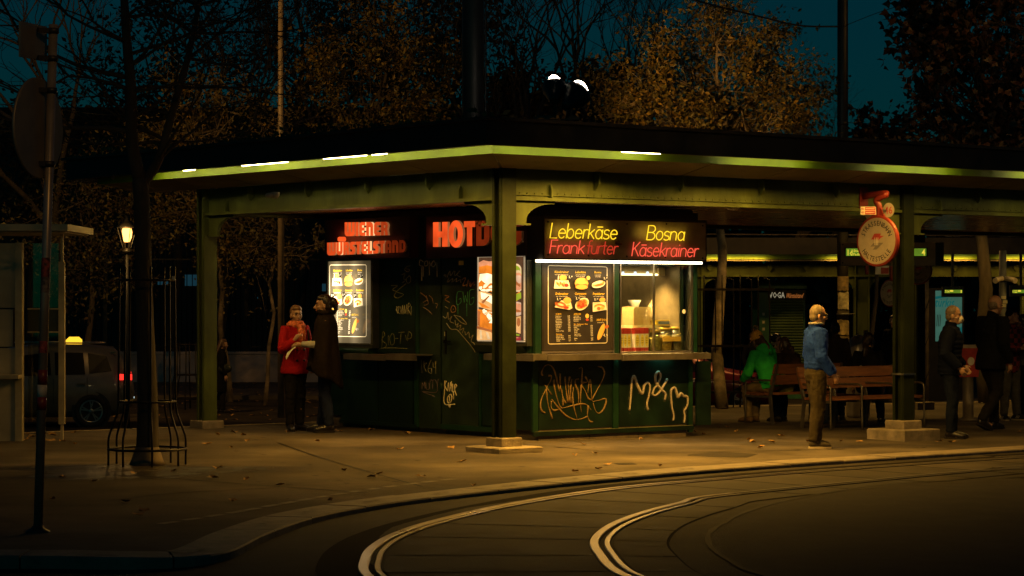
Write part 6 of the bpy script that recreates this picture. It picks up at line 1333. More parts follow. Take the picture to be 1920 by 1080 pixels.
# poster column / advert with the turquoise poster and other dim things on the right
Ya = 58.0
AD = thing('advert_panel', 'turquoise advertising panel under the second shelter', 'advert panel', (X2(1775, Ya), Ya, STREET))
mb = MB(); mb.box((X2(1771, Ya), Ya + .08, (Z2(540, Ya) + STREET) / 2), (X2(1808, Ya) - X2(1734, Ya), .12, Z2(540, Ya) - STREET)); part(AD, 'case', mb, MAST)
fp2 = lambda a, b, d: V((X2(a, Ya), Ya + .02 - d, Z2(b, Ya)))
TQ = E('poster_turquoise', (.09, .25, .18), .42, .15, 2); TQD = E('poster_teal', (.01, .16, .15), .5); TQO = E('poster_ochre', (.35, .22, .05), .4)
mb = MB(); mb.flat([(1754, 640), (1804, 640), (1804, 545), (1754, 545)], fp2, .001, 0); mb.flat([(1733, 640), (1741, 640), (1741, 545), (1733, 545)], fp2, .001, 0)
mb.flat([(1754, 556), (1804, 548), (1804, 552), (1754, 561)], fp2, .003, 1); mb.flat([(1792, 640), (1804, 640), (1804, 612), (1796, 618)], fp2, .003, 1)
text(mb, 'türkis', lambda a, b, d: V((X2(1752, Ya) + a, Ya + .02 - d, Z2(575, Ya) + b)), .0, 0, .005, .21, .46, 1, .2)
for k in range(3): mb.flat([(1756 + 3 * k, 612), (1757 + 3 * k, 612), (1758.5 + 3 * k, 590), (1757.5 + 3 * k, 590)], fp2, .004, 3)
mb.flat([(1790, 600), (1799, 606), (1800, 600), (1794, 584), (1788, 588)], fp2, .004, 2); part(AD, 'poster', mb, [TQ, TQD, TQO, MAST])
def led(name, label, x0, y0, x1, y1, Y, rows, frame_mat, dpt=.14, sx=None):
    z1, z0 = Z2(y0, Y), Z2(y1, Y); t = thing('departure_display', label, 'display', (X2((x0 + x1) / 2, Y), Y, z0))
    mb = MB(); mb.box((X2((x0 + x1) / 2, Y), Y, (z0 + z1) / 2), (X2(x1, Y) - X2(x0, Y), dpt, z1 - z0)); part(t, 'case', mb, frame_mat)
    mb = MB(); mb.box((X2((x0 + x1) / 2, Y), Y, z1 + .35), (.05, .05, .7)); part(t, 'hanger', mb, MAST); return t
GS = E('lcd_green', (.16, .30, .02), .65, .2, 4); YS = E('lcd_yellow', (1.0, .78, .06), .85)
Yd = 35.5
LD = led('', 'long tram departure display hanging behind the round stop sign', 1575, 455, 1768, 498, Yd, None, M('display_dark', (.02, .018, .015), .5))
mb = MB(); f_ = lambda a, b, d: V((X2(a, Yd), Yd - .07 - d, Z2(b, Yd)))
for (a0, b0, a1, b1) in ((1575, 455, 1752, 464.5), (1575, 481.5, 1752, 498), (1575, 464.5, 1582, 481.5), (1738, 464.5, 1752, 481.5)): mb.boxf(Fr((0, Yd - .07), (1, 0), (0, -1)), X2(a0, Yd), X2(a1, Yd), 0, .018, Z2(b1, Yd), Z2(b0, Yd))
part(LD, 'front_frame', mb, M('display_frame_grey', (.42, .37, .29), .5, var=.15))
mb = MB(); mb.flat([(1585, 480), (1735, 480), (1735, 466), (1585, 466)], f_, .002, 0)
ff = lambda a, b, d: V((X2(1588, Yd) + a, Yd - .07 - d, Z2(479, Yd) + b))
text(mb, '1d', ff, 0, 0, .004, .085, .07, 1); text(mb, 'Stefan-', ff, .085, .05, .004, .035, .17, 1); text(mb, 'Fadingerplatz', ff, .085, 0, .004, .035, .28, 1); text(mb, 'Stammersdorf Schleife', ff, .55, .05, .004, .035, .36, 1); text(mb, '4', ff, 1.085, 0, .004, .09, .05, 1)
part(LD, 'screen', mb, [GS, YS])
for k, (x, y) in enumerate(((1578.5, 493), (1578.5, 459))):
    mb = MB(); mb.lathe((X2(x, Yd), Yd - .088, Z2(y, Yd)), [(.012, 0), (.012, .004)], 8, 0, (0, -1, 0)); part(LD, 'bolt', mb, MAST)
Ye = 50.0
for (xa_, xb_, ya_, yb_, s0, s1, tx_, lab) in ((1766, 1806, 537, 557, 1770, 1803, '71H', 'small tram departure display over the turquoise poster'), (1893, 1935, 535, 556, 1897, 1933, '1122', 'tram departure display at the right picture edge')):
    t = led('', lab, xa_, ya_, xb_, yb_, Ye, None, M('display_dark')); mb = MB(); f3 = lambda a, b, d: V((X2(a, Ye), Ye - .07 - d, Z2(b, Ye)))
    mb.flat([(s0, 549.5), (s1, 549.5), (s1, 543.5), (s0, 543.5)], f3, .002, 0); text(mb, tx_, lambda a, b, d: V((X2(s0 + .5, Ye) + a, Ye - .07 - d, Z2(549, Ye) + b)), 0, 0, .004, .055, .09, 1); mb.flat([(s0 + 10, 547), (s0 + 16, 547), (s0 + 16, 544), (s0 + 10, 544)], f3, .004, 1); mb.flat([(s1 - 3, 549), (s1 - 1, 549), (s1 - 1, 544), (s1 - 3, 544)], f3, .004, 1)
    part(t, 'screen', mb, [GS, YS])
# camera pole
p = gb(1880, 46); t = thing('camera_pole', 'grey pole with two pale surveillance cameras behind the right-hand group', 'pole', p)
mb = MB(); mb.tube([p, (p[0], p[1], CH + (565 - 470) / FP * 46)], .07, 12); part(t, 'shaft', mb, M('pole_blue_grey', (.10, .11, .12), .5, var=.2))
for s in (-1, 1):
    mb = MB(); z = Z2(524, 46); mb.tube([(p[0] + s * .02, 45.9, z + .02), (p[0] + s * .13, 45.85, z), (p[0] + s * .19, 45.75, z - .03)], [.045, .05, .055], 10); part(t, 'camera', mb, M('camera_white', (.55, .48, .38), .4))
for k, y in enumerate((558, 566, 573)):
    mb = MB(); mb.box((p[0] + .03 * (k % 2), 45.92, Z2(y, 46)), (.09, .02, .06)); part(t, 'sticker', mb, M('sticker_pale'))
t = thing('thin_post', 'thin rough pale post just right of the shelter column, hung with a cable', 'post', gb(1738, 47)); p = V(gb(1738, 47))
mb = MB(); mb.tube([p, V((p.x, p.y, Z2(512, 47)))], .04, 7); part(t, 'shaft', mb, BARKP); mb = MB(); mb.tube([V((p.x + .05 * cos(k * 1.1), p.y + .05 * sin(k * 1.1), p.z + .12 * k)) for k in range(26)], .012, 4); part(t, 'wound_cable', mb, MAST)
# ------------------------------------------------------------------ tram stop signs
REDE = M('sign_red', (.20, .020, .010), .4, var=.1); SGW = M('sign_white', (.36, .31, .235), .5, var=.08, scale=12); SGB = M('sign_print_black', (.015, .012, .01), .5); SGR = M('sign_print_red', (.36, .035, .025), .5); SGG = M('sign_print_grey', (.16, .14, .11), .5); SGWP = M('sign_print_white', (.7, .62, .5), .5)
def stop_sign(c, rad, nrm, label, arm_to=None):
    c = V(c); n = V(nrm).normalized(); u = V((-n.y, n.x, 0)); u = u if u.x > 0 else -u; w = V((0, 0, 1))
    t = thing('tram_stop_sign', label, 'tram stop sign', c, 'round tram stop signs'); mb = MB()
    mb.lathe(c, [(rad * .9, -.012), (rad, -.002), (rad, .037), (rad * .97, .045), (rad * .86, .047)], 40, 0, n); part(t, 'red_disc', mb, REDE)
    mb = MB(); mb.lathe(c, [(rad * .905, .0475), (rad * .90, .050)], 40, 0, n); face = part(t, 'white_face', mb, SGW)
    f = lambda a, b, d: c + u * a + w * b + n * (.0515 + d); mb = MB()
    for txt, a0, a1, up in (('STRASSENBAHN', 157, 23, 1), ('HALTESTELLE', 214, 326, 0)):
        N = len(txt)
        for i, ch in enumerate(txt):
            an = R(a0 + (a1 - a0) * i / (N - 1)); rr = rad * (.60 if up else .80); h = rad * .19
            ux, uy = (sin(an), -cos(an)) if up else (-sin(an), cos(an)); vx, vy = (cos(an), sin(an)) if up else (-cos(an), -sin(an))
            vs_, fs_, wd = glyphs(ch, 2); cap = max(y for x, y in glyphs('H', 1)[0]); k = h / cap; kx = k * .82
            mb.add([f(rr * cos(an) + (x - wd / 2) * kx * ux + y * k * vx, rr * sin(an) + (x - wd / 2) * kx * uy + y * k * vy, 0) for x, y in vs_], fs_, 0)
    par = lambda x0, y0, w_, h_, s_: [(x0, y0), (x0 + w_, y0), (x0 + w_ + s_, y0 + h_), (x0 + s_, y0 + h_)]
    q = rad / .33
    for P, mi in (([(-.085, .02), (.03, .02), (.025, .0), (.06, .035), (.125, .065), (.06, .065), (.07, .095), (-.035, .095)], 1), ([(-.10, -.07), (-.02, -.07), (-.06, -.11), (.0, -.11), (.11, -.025), (-.045, -.025)], 2)):
        mb.flat([(x * q, y * q) for x, y in P], f, .0, mi)
    for s in (-1, 0, 1): mb.flat([(q * (s * .022 - .004), -.055 * q), (q * (s * .022 + .004), -.055 * q), (q * (s * .026 + .004), .045 * q), (q * (s * .026 - .004), .045 * q)], f, .002, 3)
    o = part(face, 'lettering', mb, [SGB, SGR, SGG, SGWP]); fixn(o)
    # orient print outwards
    for p_ in o.data.polygons:
        if p_.normal.dot(n) < 0: p_.flip()
    return t, c, n, u
sc = A(1648, 452, 30.6); t, c, n, u = stop_sign(sc, .325, (-.72, -.69, 0), 'large round red rimmed white tram stop sign hanging from the beam beside the right column')
bp_ = fa.hit(1621, 372, .06); top = fa.p(bp_[0], .04, bp_[1])
mb = MB(); mb.boxf(fa, bp_[0] - .075, bp_[0] + .075, .033, .05, bp_[1] - .17, bp_[1] + .14); part(t, 'mounting_plate', mb, REDE)
arc_ = spline([top + V((0, 0, .03)), top + fa.n * .35 + V((.04, 0, .05)), V((sc.x - .03, sc.y, sc.z + .52)), V((sc.x, sc.y, sc.z + .44)), V((sc.x, sc.y, sc.z + .30))], 5)
mb = MB(); mb.tube(arc_, .042, 10); mb.prism([(-.13, .26), (.13, .26), (.045, .42), (-.045, .42)], lambda a, z, d: sc + u * a + V((0, 0, z)) + n * d, -.03, .03); fixn(part(t, 'arm', mb, REDE))
pl = A(1628, 395, 30.3); f = lambda a, b, d: pl + V((a * .95, a * .25, b)) + V((-.2, -1, 0)).normalized() * d
mb = MB(); mb.prism([(-.105, -.05), (.105, -.05), (.105, .05), (-.105, .05)], f, -.008, .0, 0); o = part(t, 'line_plate', mb, SGWP); fixn(o)
mb = MB(); mb.flat([(-.045, -.045), (.10, -.045), (.10, -.003), (-.045, -.003)], f, .002, 0); mb.flat([(-.045, .003), (.10, .003), (.10, .045), (-.045, .045)], f, .002, 0)
text(mb, '46', f, -.098, .008, .002, .032, .045, 0); text(mb, '49', f, -.098, -.040, .002, .032, .045, 0)
for z in (.02, -.028): mb.flat([(-.035, z), (.085, z), (.085, z + .008), (-.035, z + .008)], f, .004, 1)
part(o, 'plate_print', mb, [SGR, SGWP])
pl2 = A(1666, 394, 30.5); f2 = lambda a, b, d: pl2 + V((a * .72, a * -.55, b)) + V((-.6, -.8, 0)) * d
mb = MB(); mb.flat([(.088 * cos(2 * pi * k / 20), .092 * sin(2 * pi * k / 20)) for k in range(20)], f2, .004, 0); mb.flat([(.088 * cos(-2 * pi * k / 20), .092 * sin(-2 * pi * k / 20)) for k in range(20)], f2, -.004, 0); o = part(t, 'line_number_disc', mb, SGW)
mb = MB(); text(mb, '46', f2, 0, -.045, .006, .09, .125, 0, 0, 'c', 2); part(o, 'number', mb, SGR)
mb = MB(); mb.bar(A(1655, 394, 30.55), A(1662, 394, 30.5), .02, .02); pl3 = A(1632, 402, 30.75); mb.lathe(pl3, [(.075, 0), (.075, .008)], 16, 0, (-.6, -.8, 0)); part(t, 'clip', mb, SGG)
t, c, n, u = stop_sign(A(1671, 550, 46), .26, (-.80, -.60, 0), 'smaller round tram stop sign further back, half hidden by the right column')
mb = MB(); cc = c; mb.tube(spline([cc + V((0, 0, .25)), cc + V((.0, 0, .50)), cc + V((-.12, 0, .66)), cc + V((-.36, 0, .66)), cc + V((-.46, 0, .50)), cc + V((-.46, 0, .36))], 4), .035, 8); part(t, 'arm', mb, REDE)
mb = MB(); mb.box((cc.x - .18, cc.y - .05, cc.z + .46), (.26, .02, .2)); o = part(t, 'line_plate', mb, SGWP); mb = MB(); mb.box((cc.x - .13, cc.y - .062, cc.z + .43), (.15, .004, .12)); part(o, 'plate_print', mb, SGR)
stop_sign(A(1722, 508, 40), .23, (-.3, -.95, 0), 'round tram stop sign of which only the lower right rim shows past the column')
# ------------------------------------------------------------------ benches
WOOD = M('bench_wood', (.22, .085, .030), .5, var=.3, scale=3, bump=.15, bscale=20, stretch=(1, 1, 8), coat=.2); BST = M('bench_steel', (.17, .15, .12), .4, .7, var=.2)
def bench(name_label, org, ang, L_, frames, group='wooden benches on the platform'):
    "org: foot of the left rear leg; seat looks along local +y"
    t = thing('bench', name_label, 'bench', (0, 0, 0), group); f = lambda x, y, z: V((x, y, z))
    for k in range(2):
        mb = MB(); z0 = .57 + k * .155; y0 = -.02 - k * .05; mb.hexa([V((0, y0, z0)), V((L_, y0, z0)), V((L_, y0 + .035, z0)), V((0, y0 + .035, z0)), V((0, y0 - .045, z0 + .14)), V((L_, y0 - .045, z0 + .14)), V((L_, y0 - .010, z0 + .14)), V((0, y0 - .010, z0 + .14))]); part(t, 'back_plank', mb, WOOD)
    for k in range(5):
        mb = MB(); y0 = .05 + k * .092; z0 = .425 + .006 * abs(k - 2); mb.box((L_ / 2, y0 + .04, z0), (L_, .078, .035)); part(t, 'seat_slat', mb, WOOD)
    for x in frames:
        mb = MB(); mb.bar((x, -.12, .87), (x, .02, .40), .045, .03, up=(1, 0, 0)); mb.bar((x, .02, .40), (x, -.03, 0), .045, .035, up=(1, 0, 0)); mb.bar((x, .02, .395), (x, .52, .395), .04, .03); part(t, 'end_frame', mb, BST)
        mb = MB(); mb.tube(spline([V((x, -.02, .63)), V((x, .25, .63)), V((x, .47, .63)), V((x, .53, .58)), V((x, .53, .4)), V((x, .54, 0))], 4), .016, 6); part(t, 'armrest', mb, BST)
    t.location = org; t.rotation_euler = (0, 0, ang); return t
b1 = gp(1444, 796); bench('shorter wooden bench with the green jacketed sitter, left of the man in blue', b1, R(38), 1.35, (.02, 1.33))
b2 = gp(1503, 803); fr2 = UR * 1.95
bench('longer wooden bench behind the man in blue, facing the tracks', (b2.x + fr2.x, b2.y + fr2.y, gz(b2.x + 1)), R(38 + 180), 1.95, (.03, .66, 1.30, 1.92))
# ------------------------------------------------------------------ dome bin, red litter bin
p = V(gp(1609, 786)); p = V(((1609 - CX) / FP * 37.5, 37.5, gz(5.3))); t = thing('dome_bin', 'silver dome shaped waste bin with a round opening behind the bench', 'bin', p)
mb = MB(); mb.lathe(p, [(.17, 0), (.185, .05), (.19, .95), (.182, 1.06), (.15, 1.17), (.10, 1.24), (.04, 1.275), (.005, 1.28)], 24); part(t, 'body', mb, M('bin_silver', (.42, .36, .27), .30, .25, var=.1))
ax = V((.55, -.62, .55)).normalized(); c_ = p + V((.075, -.085, 1.10)); mb = MB(); mb.lathe(c_, [(.085, .02), (.10, .03), (.10, .045), (.085, .05)], 18, 0, ax, caps=False); part(t, 'opening_rim', mb, M('bin_silver')); mb = MB(); mb.lathe(c_, [(.085, .0), (.086, .045), (.001, .046)], 18, 0, ax); part(t, 'opening', mb, SGB)
mb = MB(); mb.lathe(p + V((.13, .08, 0)), [(.035, 0), (.035, 1.34), (.03, 1.35)], 10); part(t, 'ash_tube', mb, M('ash_tube_brass', (.30, .17, .07), .4, .6))
p = gp(1815, 790); t = thing('litter_bin', 'red litter bin on a grey post between the masked man and tall man', 'bin', p)
mb = MB(); mb.lathe(p, [(.15, 0), (.15, .04), (.085, .06), (.085, .66), (.10, .70)], 16); part(t, 'post', mb, M('bin_post_grey', (.16, .13, .10), .5, .3))
mb = MB(); mb.hexa([p + V((x * .14, y * .10, .68)) for x, y in ((-1, -1), (1, -1), (1, 1), (-1, 1))] + [p + V((x * .175, y * .14, 1.12)) for x, y in ((-1, -1), (1, -1), (1, 1), (-1, 1))]); part(t, 'box', mb, M('bin_red', (.40, .04, .03), .4))
mb = MB(); mb.hexa([p + V((x * .178, y * .145, 1.12)) for x, y in ((-1, -1), (1, -1), (1, 1), (-1, 1))] + [p + V((x * .16, y * .12, 1.17)) for x, y in ((-1, -1), (1, -1), (1, 1), (-1, 1))]); part(t, 'lid', mb, M('bin_lid_grey', (.35, .3, .24), .5))
mb = MB(); mb.flat([(.055 * cos(2 * pi * k / 14), .065 * sin(2 * pi * k / 14)) for k in range(14)], lambda a, b, d: p + V((.02 + a, -.127 - d - .09 * b, .92 + b)), .004); part(t, 'round_mark', mb, SGWP)
# ------------------------------------------------------------------ iron fence behind the platform by the thin trunk
xf0, xf1, Yf = A(1302, 600, 40.2).x, A(1452, 600, 40.2).x, 40.2; zf = gz(3.5)
FN = thing('iron_fence', 'tall dark iron railing with curled tips behind the kiosk, beside the red car', 'fence', (xf0, Yf, zf))
mb = MB()
for z in (.25, 1.02, 1.96): mb.box(((xf0 + xf1) / 2, Yf, zf + z), (xf1 - xf0, .04, .04))
part(FN, 'rail', mb, IRON)
x = xf0 + .05; k = 0
while x < xf1:
    mb = MB(); mb.tube([(x, Yf, zf), (x, Yf, zf + 2.05), (x, Yf, zf + 2.2)] if k % 2 else spline([V((x, Yf, zf)), V((x, Yf, zf + 1.9)), V((x - .03, Yf - .03, zf + 2.12)), V((x - .10, Yf - .05, zf + 2.14))], 3), .012, 5); part(FN, 'bar', mb, IRON); x += .19 if k % 2 else .11; k += 1
# ------------------------------------------------------------------ cars
TYRE = M('tyre_rubber', (.012, .011, .010), .8, var=.2); ALLOY = M('alloy_rim', (.45, .42, .38), .3, 1.0, var=.1); CGL = M('car_glass', (.006, .006, .007), .35, var=.1, spec=.12)
def car(name, label, loc_, ang, H, L_, st, wins, paint, wheels, taxi=False, rw=.33):
    "st: stations (x, zbottom, zbelt, ztop, half width low, half width top)"
    t = thing(name, label, 'car', (0, 0, 0)); mb = MB(); rs = []
    for x, zb_, zl, zt_, w, wt in st:
        h = [(w * .86, zb_), (w, zb_ + .14), (w * 1.01, (zb_ + zl) / 2 + .05), (w, zl), (wt + (w - wt) * .25, zl + (zt_ - zl) * .72), (wt, zt_ - .045), (wt * .8, zt_)]
        rs.append([V((x, -y, z)) for y, z in h] + [V((x, y, z)) for y, z in reversed(h)])
    mb.rings(rs); body = part(t, 'body', mb, paint); fixn(body)
    def side(x, fz, off=.012):
        for a, b in zip(st, st[1:]):
            if a[0] <= x <= b[0]:
                q = (x - a[0]) / max(b[0] - a[0], 1e-6); zl = a[2] + (b[2] - a[2]) * q; zt_ = a[3] + (b[3] - a[3]) * q; w = a[4] + (b[4] - a[4]) * q; wt = a[5] + (b[5] - a[5]) * q
                if fz >= 0:
                    z = zl + (zt_ - zl) * fz; y = (w + (wt + (w - wt) * .25 - w) * fz / .72) if fz < .72 else (wt + (w - wt) * .25 + (wt - (wt + (w - wt) * .25)) * (fz - .72) / .28)
                else: z = zl + fz; y = w * 1.005
                return y + off, z
    for P in wins:
        for s in (-1, 1):
            mb = MB(); n_ = len(P); pts = [V((x, s * side(x, f_)[0], side(x, f_)[1])) for x, f_ in P]; mb.add(pts, [tuple(range(n_))]); fixn(part(t, 'side_window', mb, CGL))
    for x in wheels:
        for s in (-1, 1):
            yw = side(x, -.2, 0)[0]; c = V((x, s * (yw - .09), rw))
            mb = MB(); mb.lathe(V((x, s * (yw - .02), rw + .01)), [(rw + .055, 0), (rw + .055, .022)], 28, 0, (0, s, 0)); part(t, 'wheel_arch', mb, SGB)
            mb = MB(); mb.lathe(c, [(rw * .72, .0), (rw * .95, .0), (rw, .03), (rw, .10), (rw * .95, .125), (rw * .70, .122), (rw * .68, .09)], 28, 0, (0, s, 0)); wh = part(t, 'wheel', mb, TYRE)
            mb = MB(); mb.lathe(c, [(rw * .70, .10), (rw * .66, .118), (rw * .60, .10)], 24, 0, (0, s, 0), caps=False); mb.lathe(c, [(.05, .10), (.055, .118), (.02, .122)], 10, 0, (0, s, 0))
            for k in range(5):
                q = 2 * pi * k / 5 + .3
                for dq in (-.14, .14): mb.bar(c + V((.05 * cos(q), s * .112, .05 * sin(q))), c + V((rw * .66 * cos(q + dq), s * .110, rw * .66 * sin(q + dq))), .028, .016, up=(0, 1, 0))
            part(wh, 'rim', mb, ALLOY)
    t.location = loc_; t.rotation_euler = (0, 0, ang); return t, body, side
TAX = M('taxi_paint', (.20, .165, .125), .32, .3, var=.08, coat=.6)
st = [(0, .34, .62, .70, .66, .55), (.12, .24, .72, .84, .78, .62), (.9, .22, .88, 1.0, .88, .70), (1.25, .22, .94, 1.10, .90, .70), (1.95, .22, .97, 1.58, .90, .66), (2.5, .22, .98, 1.67, .90, .66), (3.4, .22, 1.0, 1.66, .90, .66), (4.05, .24, 1.03, 1.60, .89, .63), (4.28, .30, 1.06, 1.36, .86, .60), (4.40, .40, 1.0, 1.10, .80, .6), (4.46, .44, .72, .82, .76, .6)]
wins = [[(1.60, .08), (2.0, .12), (2.0, .70), (1.86, .62)], [(2.06, .10), (2.84, .10), (2.80, .76), (2.06, .72)], [(2.92, .10), (3.50, .10), (3.46, .76), (2.90, .76)], [(3.58, .12), (4.02, .18), (3.92, .68), (3.55, .76)]]
xr = (157 - 960) / FP * 48
TX, body, side = car('taxi', 'dark taxi van with glowing yellow roof sign behind the waiting shelter', (xr - 3.62 * cos(R(9.5)), 48.9 - 3.62 * sin(R(9.5)), STREET - .02), R(9.5), 1.67, 4.46, st, wins, TAX, (.85, 3.62), rw=.335)
lt_ = V(TX.location); TX.location = (0, 0, 0)
mb = MB(); mb.rings([[V((3.27 + dx, y, z)) for dx, y in ((-.16 * k, -.26), (.16 * k, -.26), (.16 * k, .26), (-.16 * k, .26))] for k, z in ((1, 1.66), (1, 1.74), (.6, 1.80))], 0, False); o = part(TX, 'roof_sign', mb, E('taxi_sign', (1, .52, .03), 1.6))
for s in (-1, 1):
    y = s * .87
    mb = MB(); mb.rings([[V((x, s * (side(min(x, 4.39), -.02)[0] - .03 + d), z)) for d, z in ((0, .95), (.045, .96), (.045, 1.06), (0, 1.07))] for x in (4.16, 4.30, 4.42)], 0, False); fixn(part(TX, 'tail_lamp', mb, E('tail_lamp_red', (1, .025, .015), 2.2)))
    mb = MB(); mb.tube([(2.1, s * .60, 1.70), (3.9, s * .58, 1.68)], .016, 5); part(TX, 'roof_rail', mb, ALLOY)
mb = MB(); mb.box((4.40, 0, .68), (.16, 1.5, .03)); part(TX, 'bumper_strip', mb, ALLOY)
mb = MB(); mb.box((4.44, -.66, .60), (.05, .2, .035)); mb.box((4.40, -.72, .84), (.05, .1, .03)); part(TX, 'reversing_lamp', mb, E('white_lamp', (.75, .95, 1.0), 1.8))
mb = MB(); mb.box((4.05, -.72, 1.50), (.10, .012, .03)); part(TX, 'lit_reflex', mb, M('reflex_chrome', (.6, .5, .4), .2, 1.0))
for x in (2.04, 2.88, 3.54):
    mb = MB(); ya, za = side(x, -.50); yb_, zb2 = side(x, 0); mb.bar((x, -ya + .008, za), (x, -yb_ + .008, zb2), .008, .008); part(TX, 'door_seam', mb, SGB)
for x in (2.75, 3.42):
    mb = MB(); ya, za = side(x, -.12); mb.box((x, -ya - .012, za), (.16, .025, .03)); part(TX, 'door_handle', mb, TAX)
TX.location = lt_
REDC = M('car_red', (.16, .010, .012), .32, .2, var=.08, coat=.6)
st2 = [(0, .36, .66, .74, .64, .5), (.1, .24, .72, .84, .76, .58), (1.0, .2, .86, .97, .86, .66), (1.35, .2, .92, 1.04, .87, .66), (2.1, .2, .94, 1.44, .87, .60), (2.7, .2, .95, 1.50, .87, .60), (3.4, .2, .97, 1.44, .87, .60), (4.1, .22, 1.0, 1.16, .85, .62), (4.45, .30, .96, 1.04, .80, .62), (4.52, .42, .70, .82, .74, .6)]
wins2 = [[(1.75, .10), (2.2, .10), (2.2, .72)], [(2.26, .10), (2.95, .10), (2.92, .75), (2.26, .72)], [(3.02, .10), (3.75, .12), (3.4, .70), (3.0, .75)]]
xc = X2(1462, 54); RC, b_, s2 = car('parked_car', 'dark red car parked behind the iron railing and the thin trunk', (xc, 54, STREET), pi, 1.5, 4.52, st2, wins2, REDC, (.9, 3.6), rw=.32)
RC.location = (0, 0, 0)
mb = MB(); 
for s in (-1, 1): mb.tube([(.95, s * .875, .74), (2.2, s * .89, .80), (3.9, s * .875, .84)], .010, 5)
part(RC, 'side_trim', mb, ALLOY); mb = MB(); mb.rings([[V((x, .80 + d, z)) for d, z in ((-.1, .72), (.0, .73), (-.04, .82), (-.1, .82))] for x in (.06, .34)], 0, False); fixn(part(RC, 'headlamp', mb, M('headlamp_glass', (.5, .45, .4), .15, .3)))
RC.location = (xc, 54, STREET)
# ------------------------------------------------------------------ stop shelter at the left edge
SX = M('shelter_cream', (.50, .42, .26), .6, var=.12, scale=2.5, dirt=.3); SXF = M('shelter_frame_cream', (.42, .35, .21), .5, var=.15, dirt=.3)
Ys = 29.4; b = gp(20, 829)
LS_ = thing('waiting_shelter', 'small cream waiting shelter with a flat roof cut off by the left edge', 'shelter', (X2(40, Ys), Ys, 0))
def sb(mb, x0, y0, x1, y1, Y0, Y1): mb.hexa([V((X2(x, Ys), Y, Z2(y1, Ys))) for x, Y in ((x0, Y0), (x1, Y0), (x1, Y1), (x0, Y1))] + [V((X2(x, Ys), Y, Z2(y0, Ys))) for x, Y in ((x0, Y0), (x1, Y0), (x1, Y1), (x0, Y1))])
mb = MB(); sb(mb, -330, 421.5, 135, 434, Ys - .3, Ys + 1.5); part(LS_, 'roof', mb, SX)
mb = MB(); sb(mb, -330, 435, 128, 437, Ys - .2, Ys + 1.4); part(LS_, 'roof_underside', mb, SXF)
for (x0, y0, x1, y1) in ((-300, 456, 28, 577), (-300, 580, 24, 650), (-300, 653, 28, 829)):
    mb = MB(); sb(mb, x0, y0, x1, y1, Ys, Ys + .06); part(LS_, 'panel', mb, SX)
mb = MB(); sb(mb, 29, 455, 42, 829, Ys - .03, Ys + .10); part(LS_, 'post', mb, SXF)
mb = MB(); sb(mb, 101, 490, 112, 798, Ys + .3, Ys + .38); part(LS_, 'post', mb, SXF); mb = MB(); sb(mb, 104.5, 434, 109, 833, Ys + .31, Ys + .37); part(LS_, 'post_core', mb, SXF)
mb = MB(); sb(mb, -300, 702, 43, 709, Ys - .28, Ys - .0); part(LS_, 'shelf', mb, SXF)
for y in (578, 622):
    mb = MB(); sb(mb, 42, y, 101, y + 2.5, Ys + .3, Ys + .33); part(LS_, 'glass_rail', mb, SXF)
mb = MB(); sb(mb, 43, 581, 101, 621.5, Ys + .31, Ys + .325); o = part(LS_, 'advert_band', mb, M('advert_band_green', (.028, .030, .010), .5)); mb = MB(); sb(mb, 70, 583, 77, 620, Ys + .3, Ys + .308); part(o, 'red_mark', mb, M('band_red', (.12, .012, .012), .5))
mb = MB(); sb(mb, 43, 455, 101, 577, Ys + .31, Ys + .32); part(LS_, 'glass', mb, GLASS('shelter_glass', (.8, .82, .72), .05)); mb = MB(); sb(mb, 43, 625, 101, 795, Ys + .31, Ys + .32); part(LS_, 'glass', mb, GLASS('shelter_glass'))
# ------------------------------------------------------------------ sign post in the foreground
pb = gp(71, 998); PT = V(A(100, 52, pb.y + .05)); SP = thing('sign_post', 'leaning steel post with round and square road signs seen from behind', 'sign post', pb)
PST = M('post_zinc', (.30, .25, .21), .36, .45, var=.15, scale=5); dirv = (PT - pb)
pp = lambda y: pb + dirv * ((998 - y) / (998 - 52))
mb = MB(); mb.tube([pp(1000), pp(46)], .034, 16); part(SP, 'post', mb, PST); mb = MB(); mb.lathe(pb, [(.09, -.01), (.09, .012), (.05, .03), (.04, .05)], 14); part(SP, 'foot', mb, MAST)
for y0, y1, m in ((694, 722, 'r'), (722, 745, 'w'), (745, 769, 'r')):
    mb = MB(); mb.tube([pp(y1), pp(y0)], .0355, 16); part(SP, 'band', mb, REDE if m == 'r' else SGWP)
for y0, y1, c in ((484, 520, (.20, .035, .03)), (520, 549, (.12, .09, .08)), (640, 662, (.26, .045, .04))):
    mb = MB(); a0, a1 = R(200), R(330); P0_, P1_ = pp(y1), pp(y0); rr = .0352
    mb.v += [q + V((rr * cos(a0 + (a1 - a0) * k / 8), rr * sin(a0 + (a1 - a0) * k / 8), 0)) for q in (P0_, P1_) for k in range(9)]; mb.f += [[k, k + 1, k + 10, k + 9] for k in range(8)]; mb.m += [0] * 8; mb.sm += [True] * 8
    part(SP, 'sticker', mb, M('post_sticker_%d' % y0, c, .6, var=.9, scale=30))
sn = V((.96, -.30, 0)).normalized(); su = V((.30, .96, 0)).normalized()
BACK = M('sign_back_grey', (.20, .17, .14), .5, .5, var=.15)
cR = A(71, 240, pb.y - .02); mb = MB(); mb.lathe(cR, [(.365, -.012), (.372, -.006), (.372, .006), (.365, .012)], 36, 0, sn); part(SP, 'round_sign', mb, BACK)
cS = A(62, 78, pb.y - .02); mb = MB(); mb.hexa([cS + su * a + sn * d + V((0, 0, -.13)) for a, d in ((-.2, -.008), (.2, -.008), (.2, .008), (-.2, .008))] + [cS + su * a + sn * d + V((0, 0, .13)) for a, d in ((-.2, -.008), (.2, -.008), (.2, .008), (-.2, .008))]); fixn(part(SP, 'square_sign', mb, BACK))
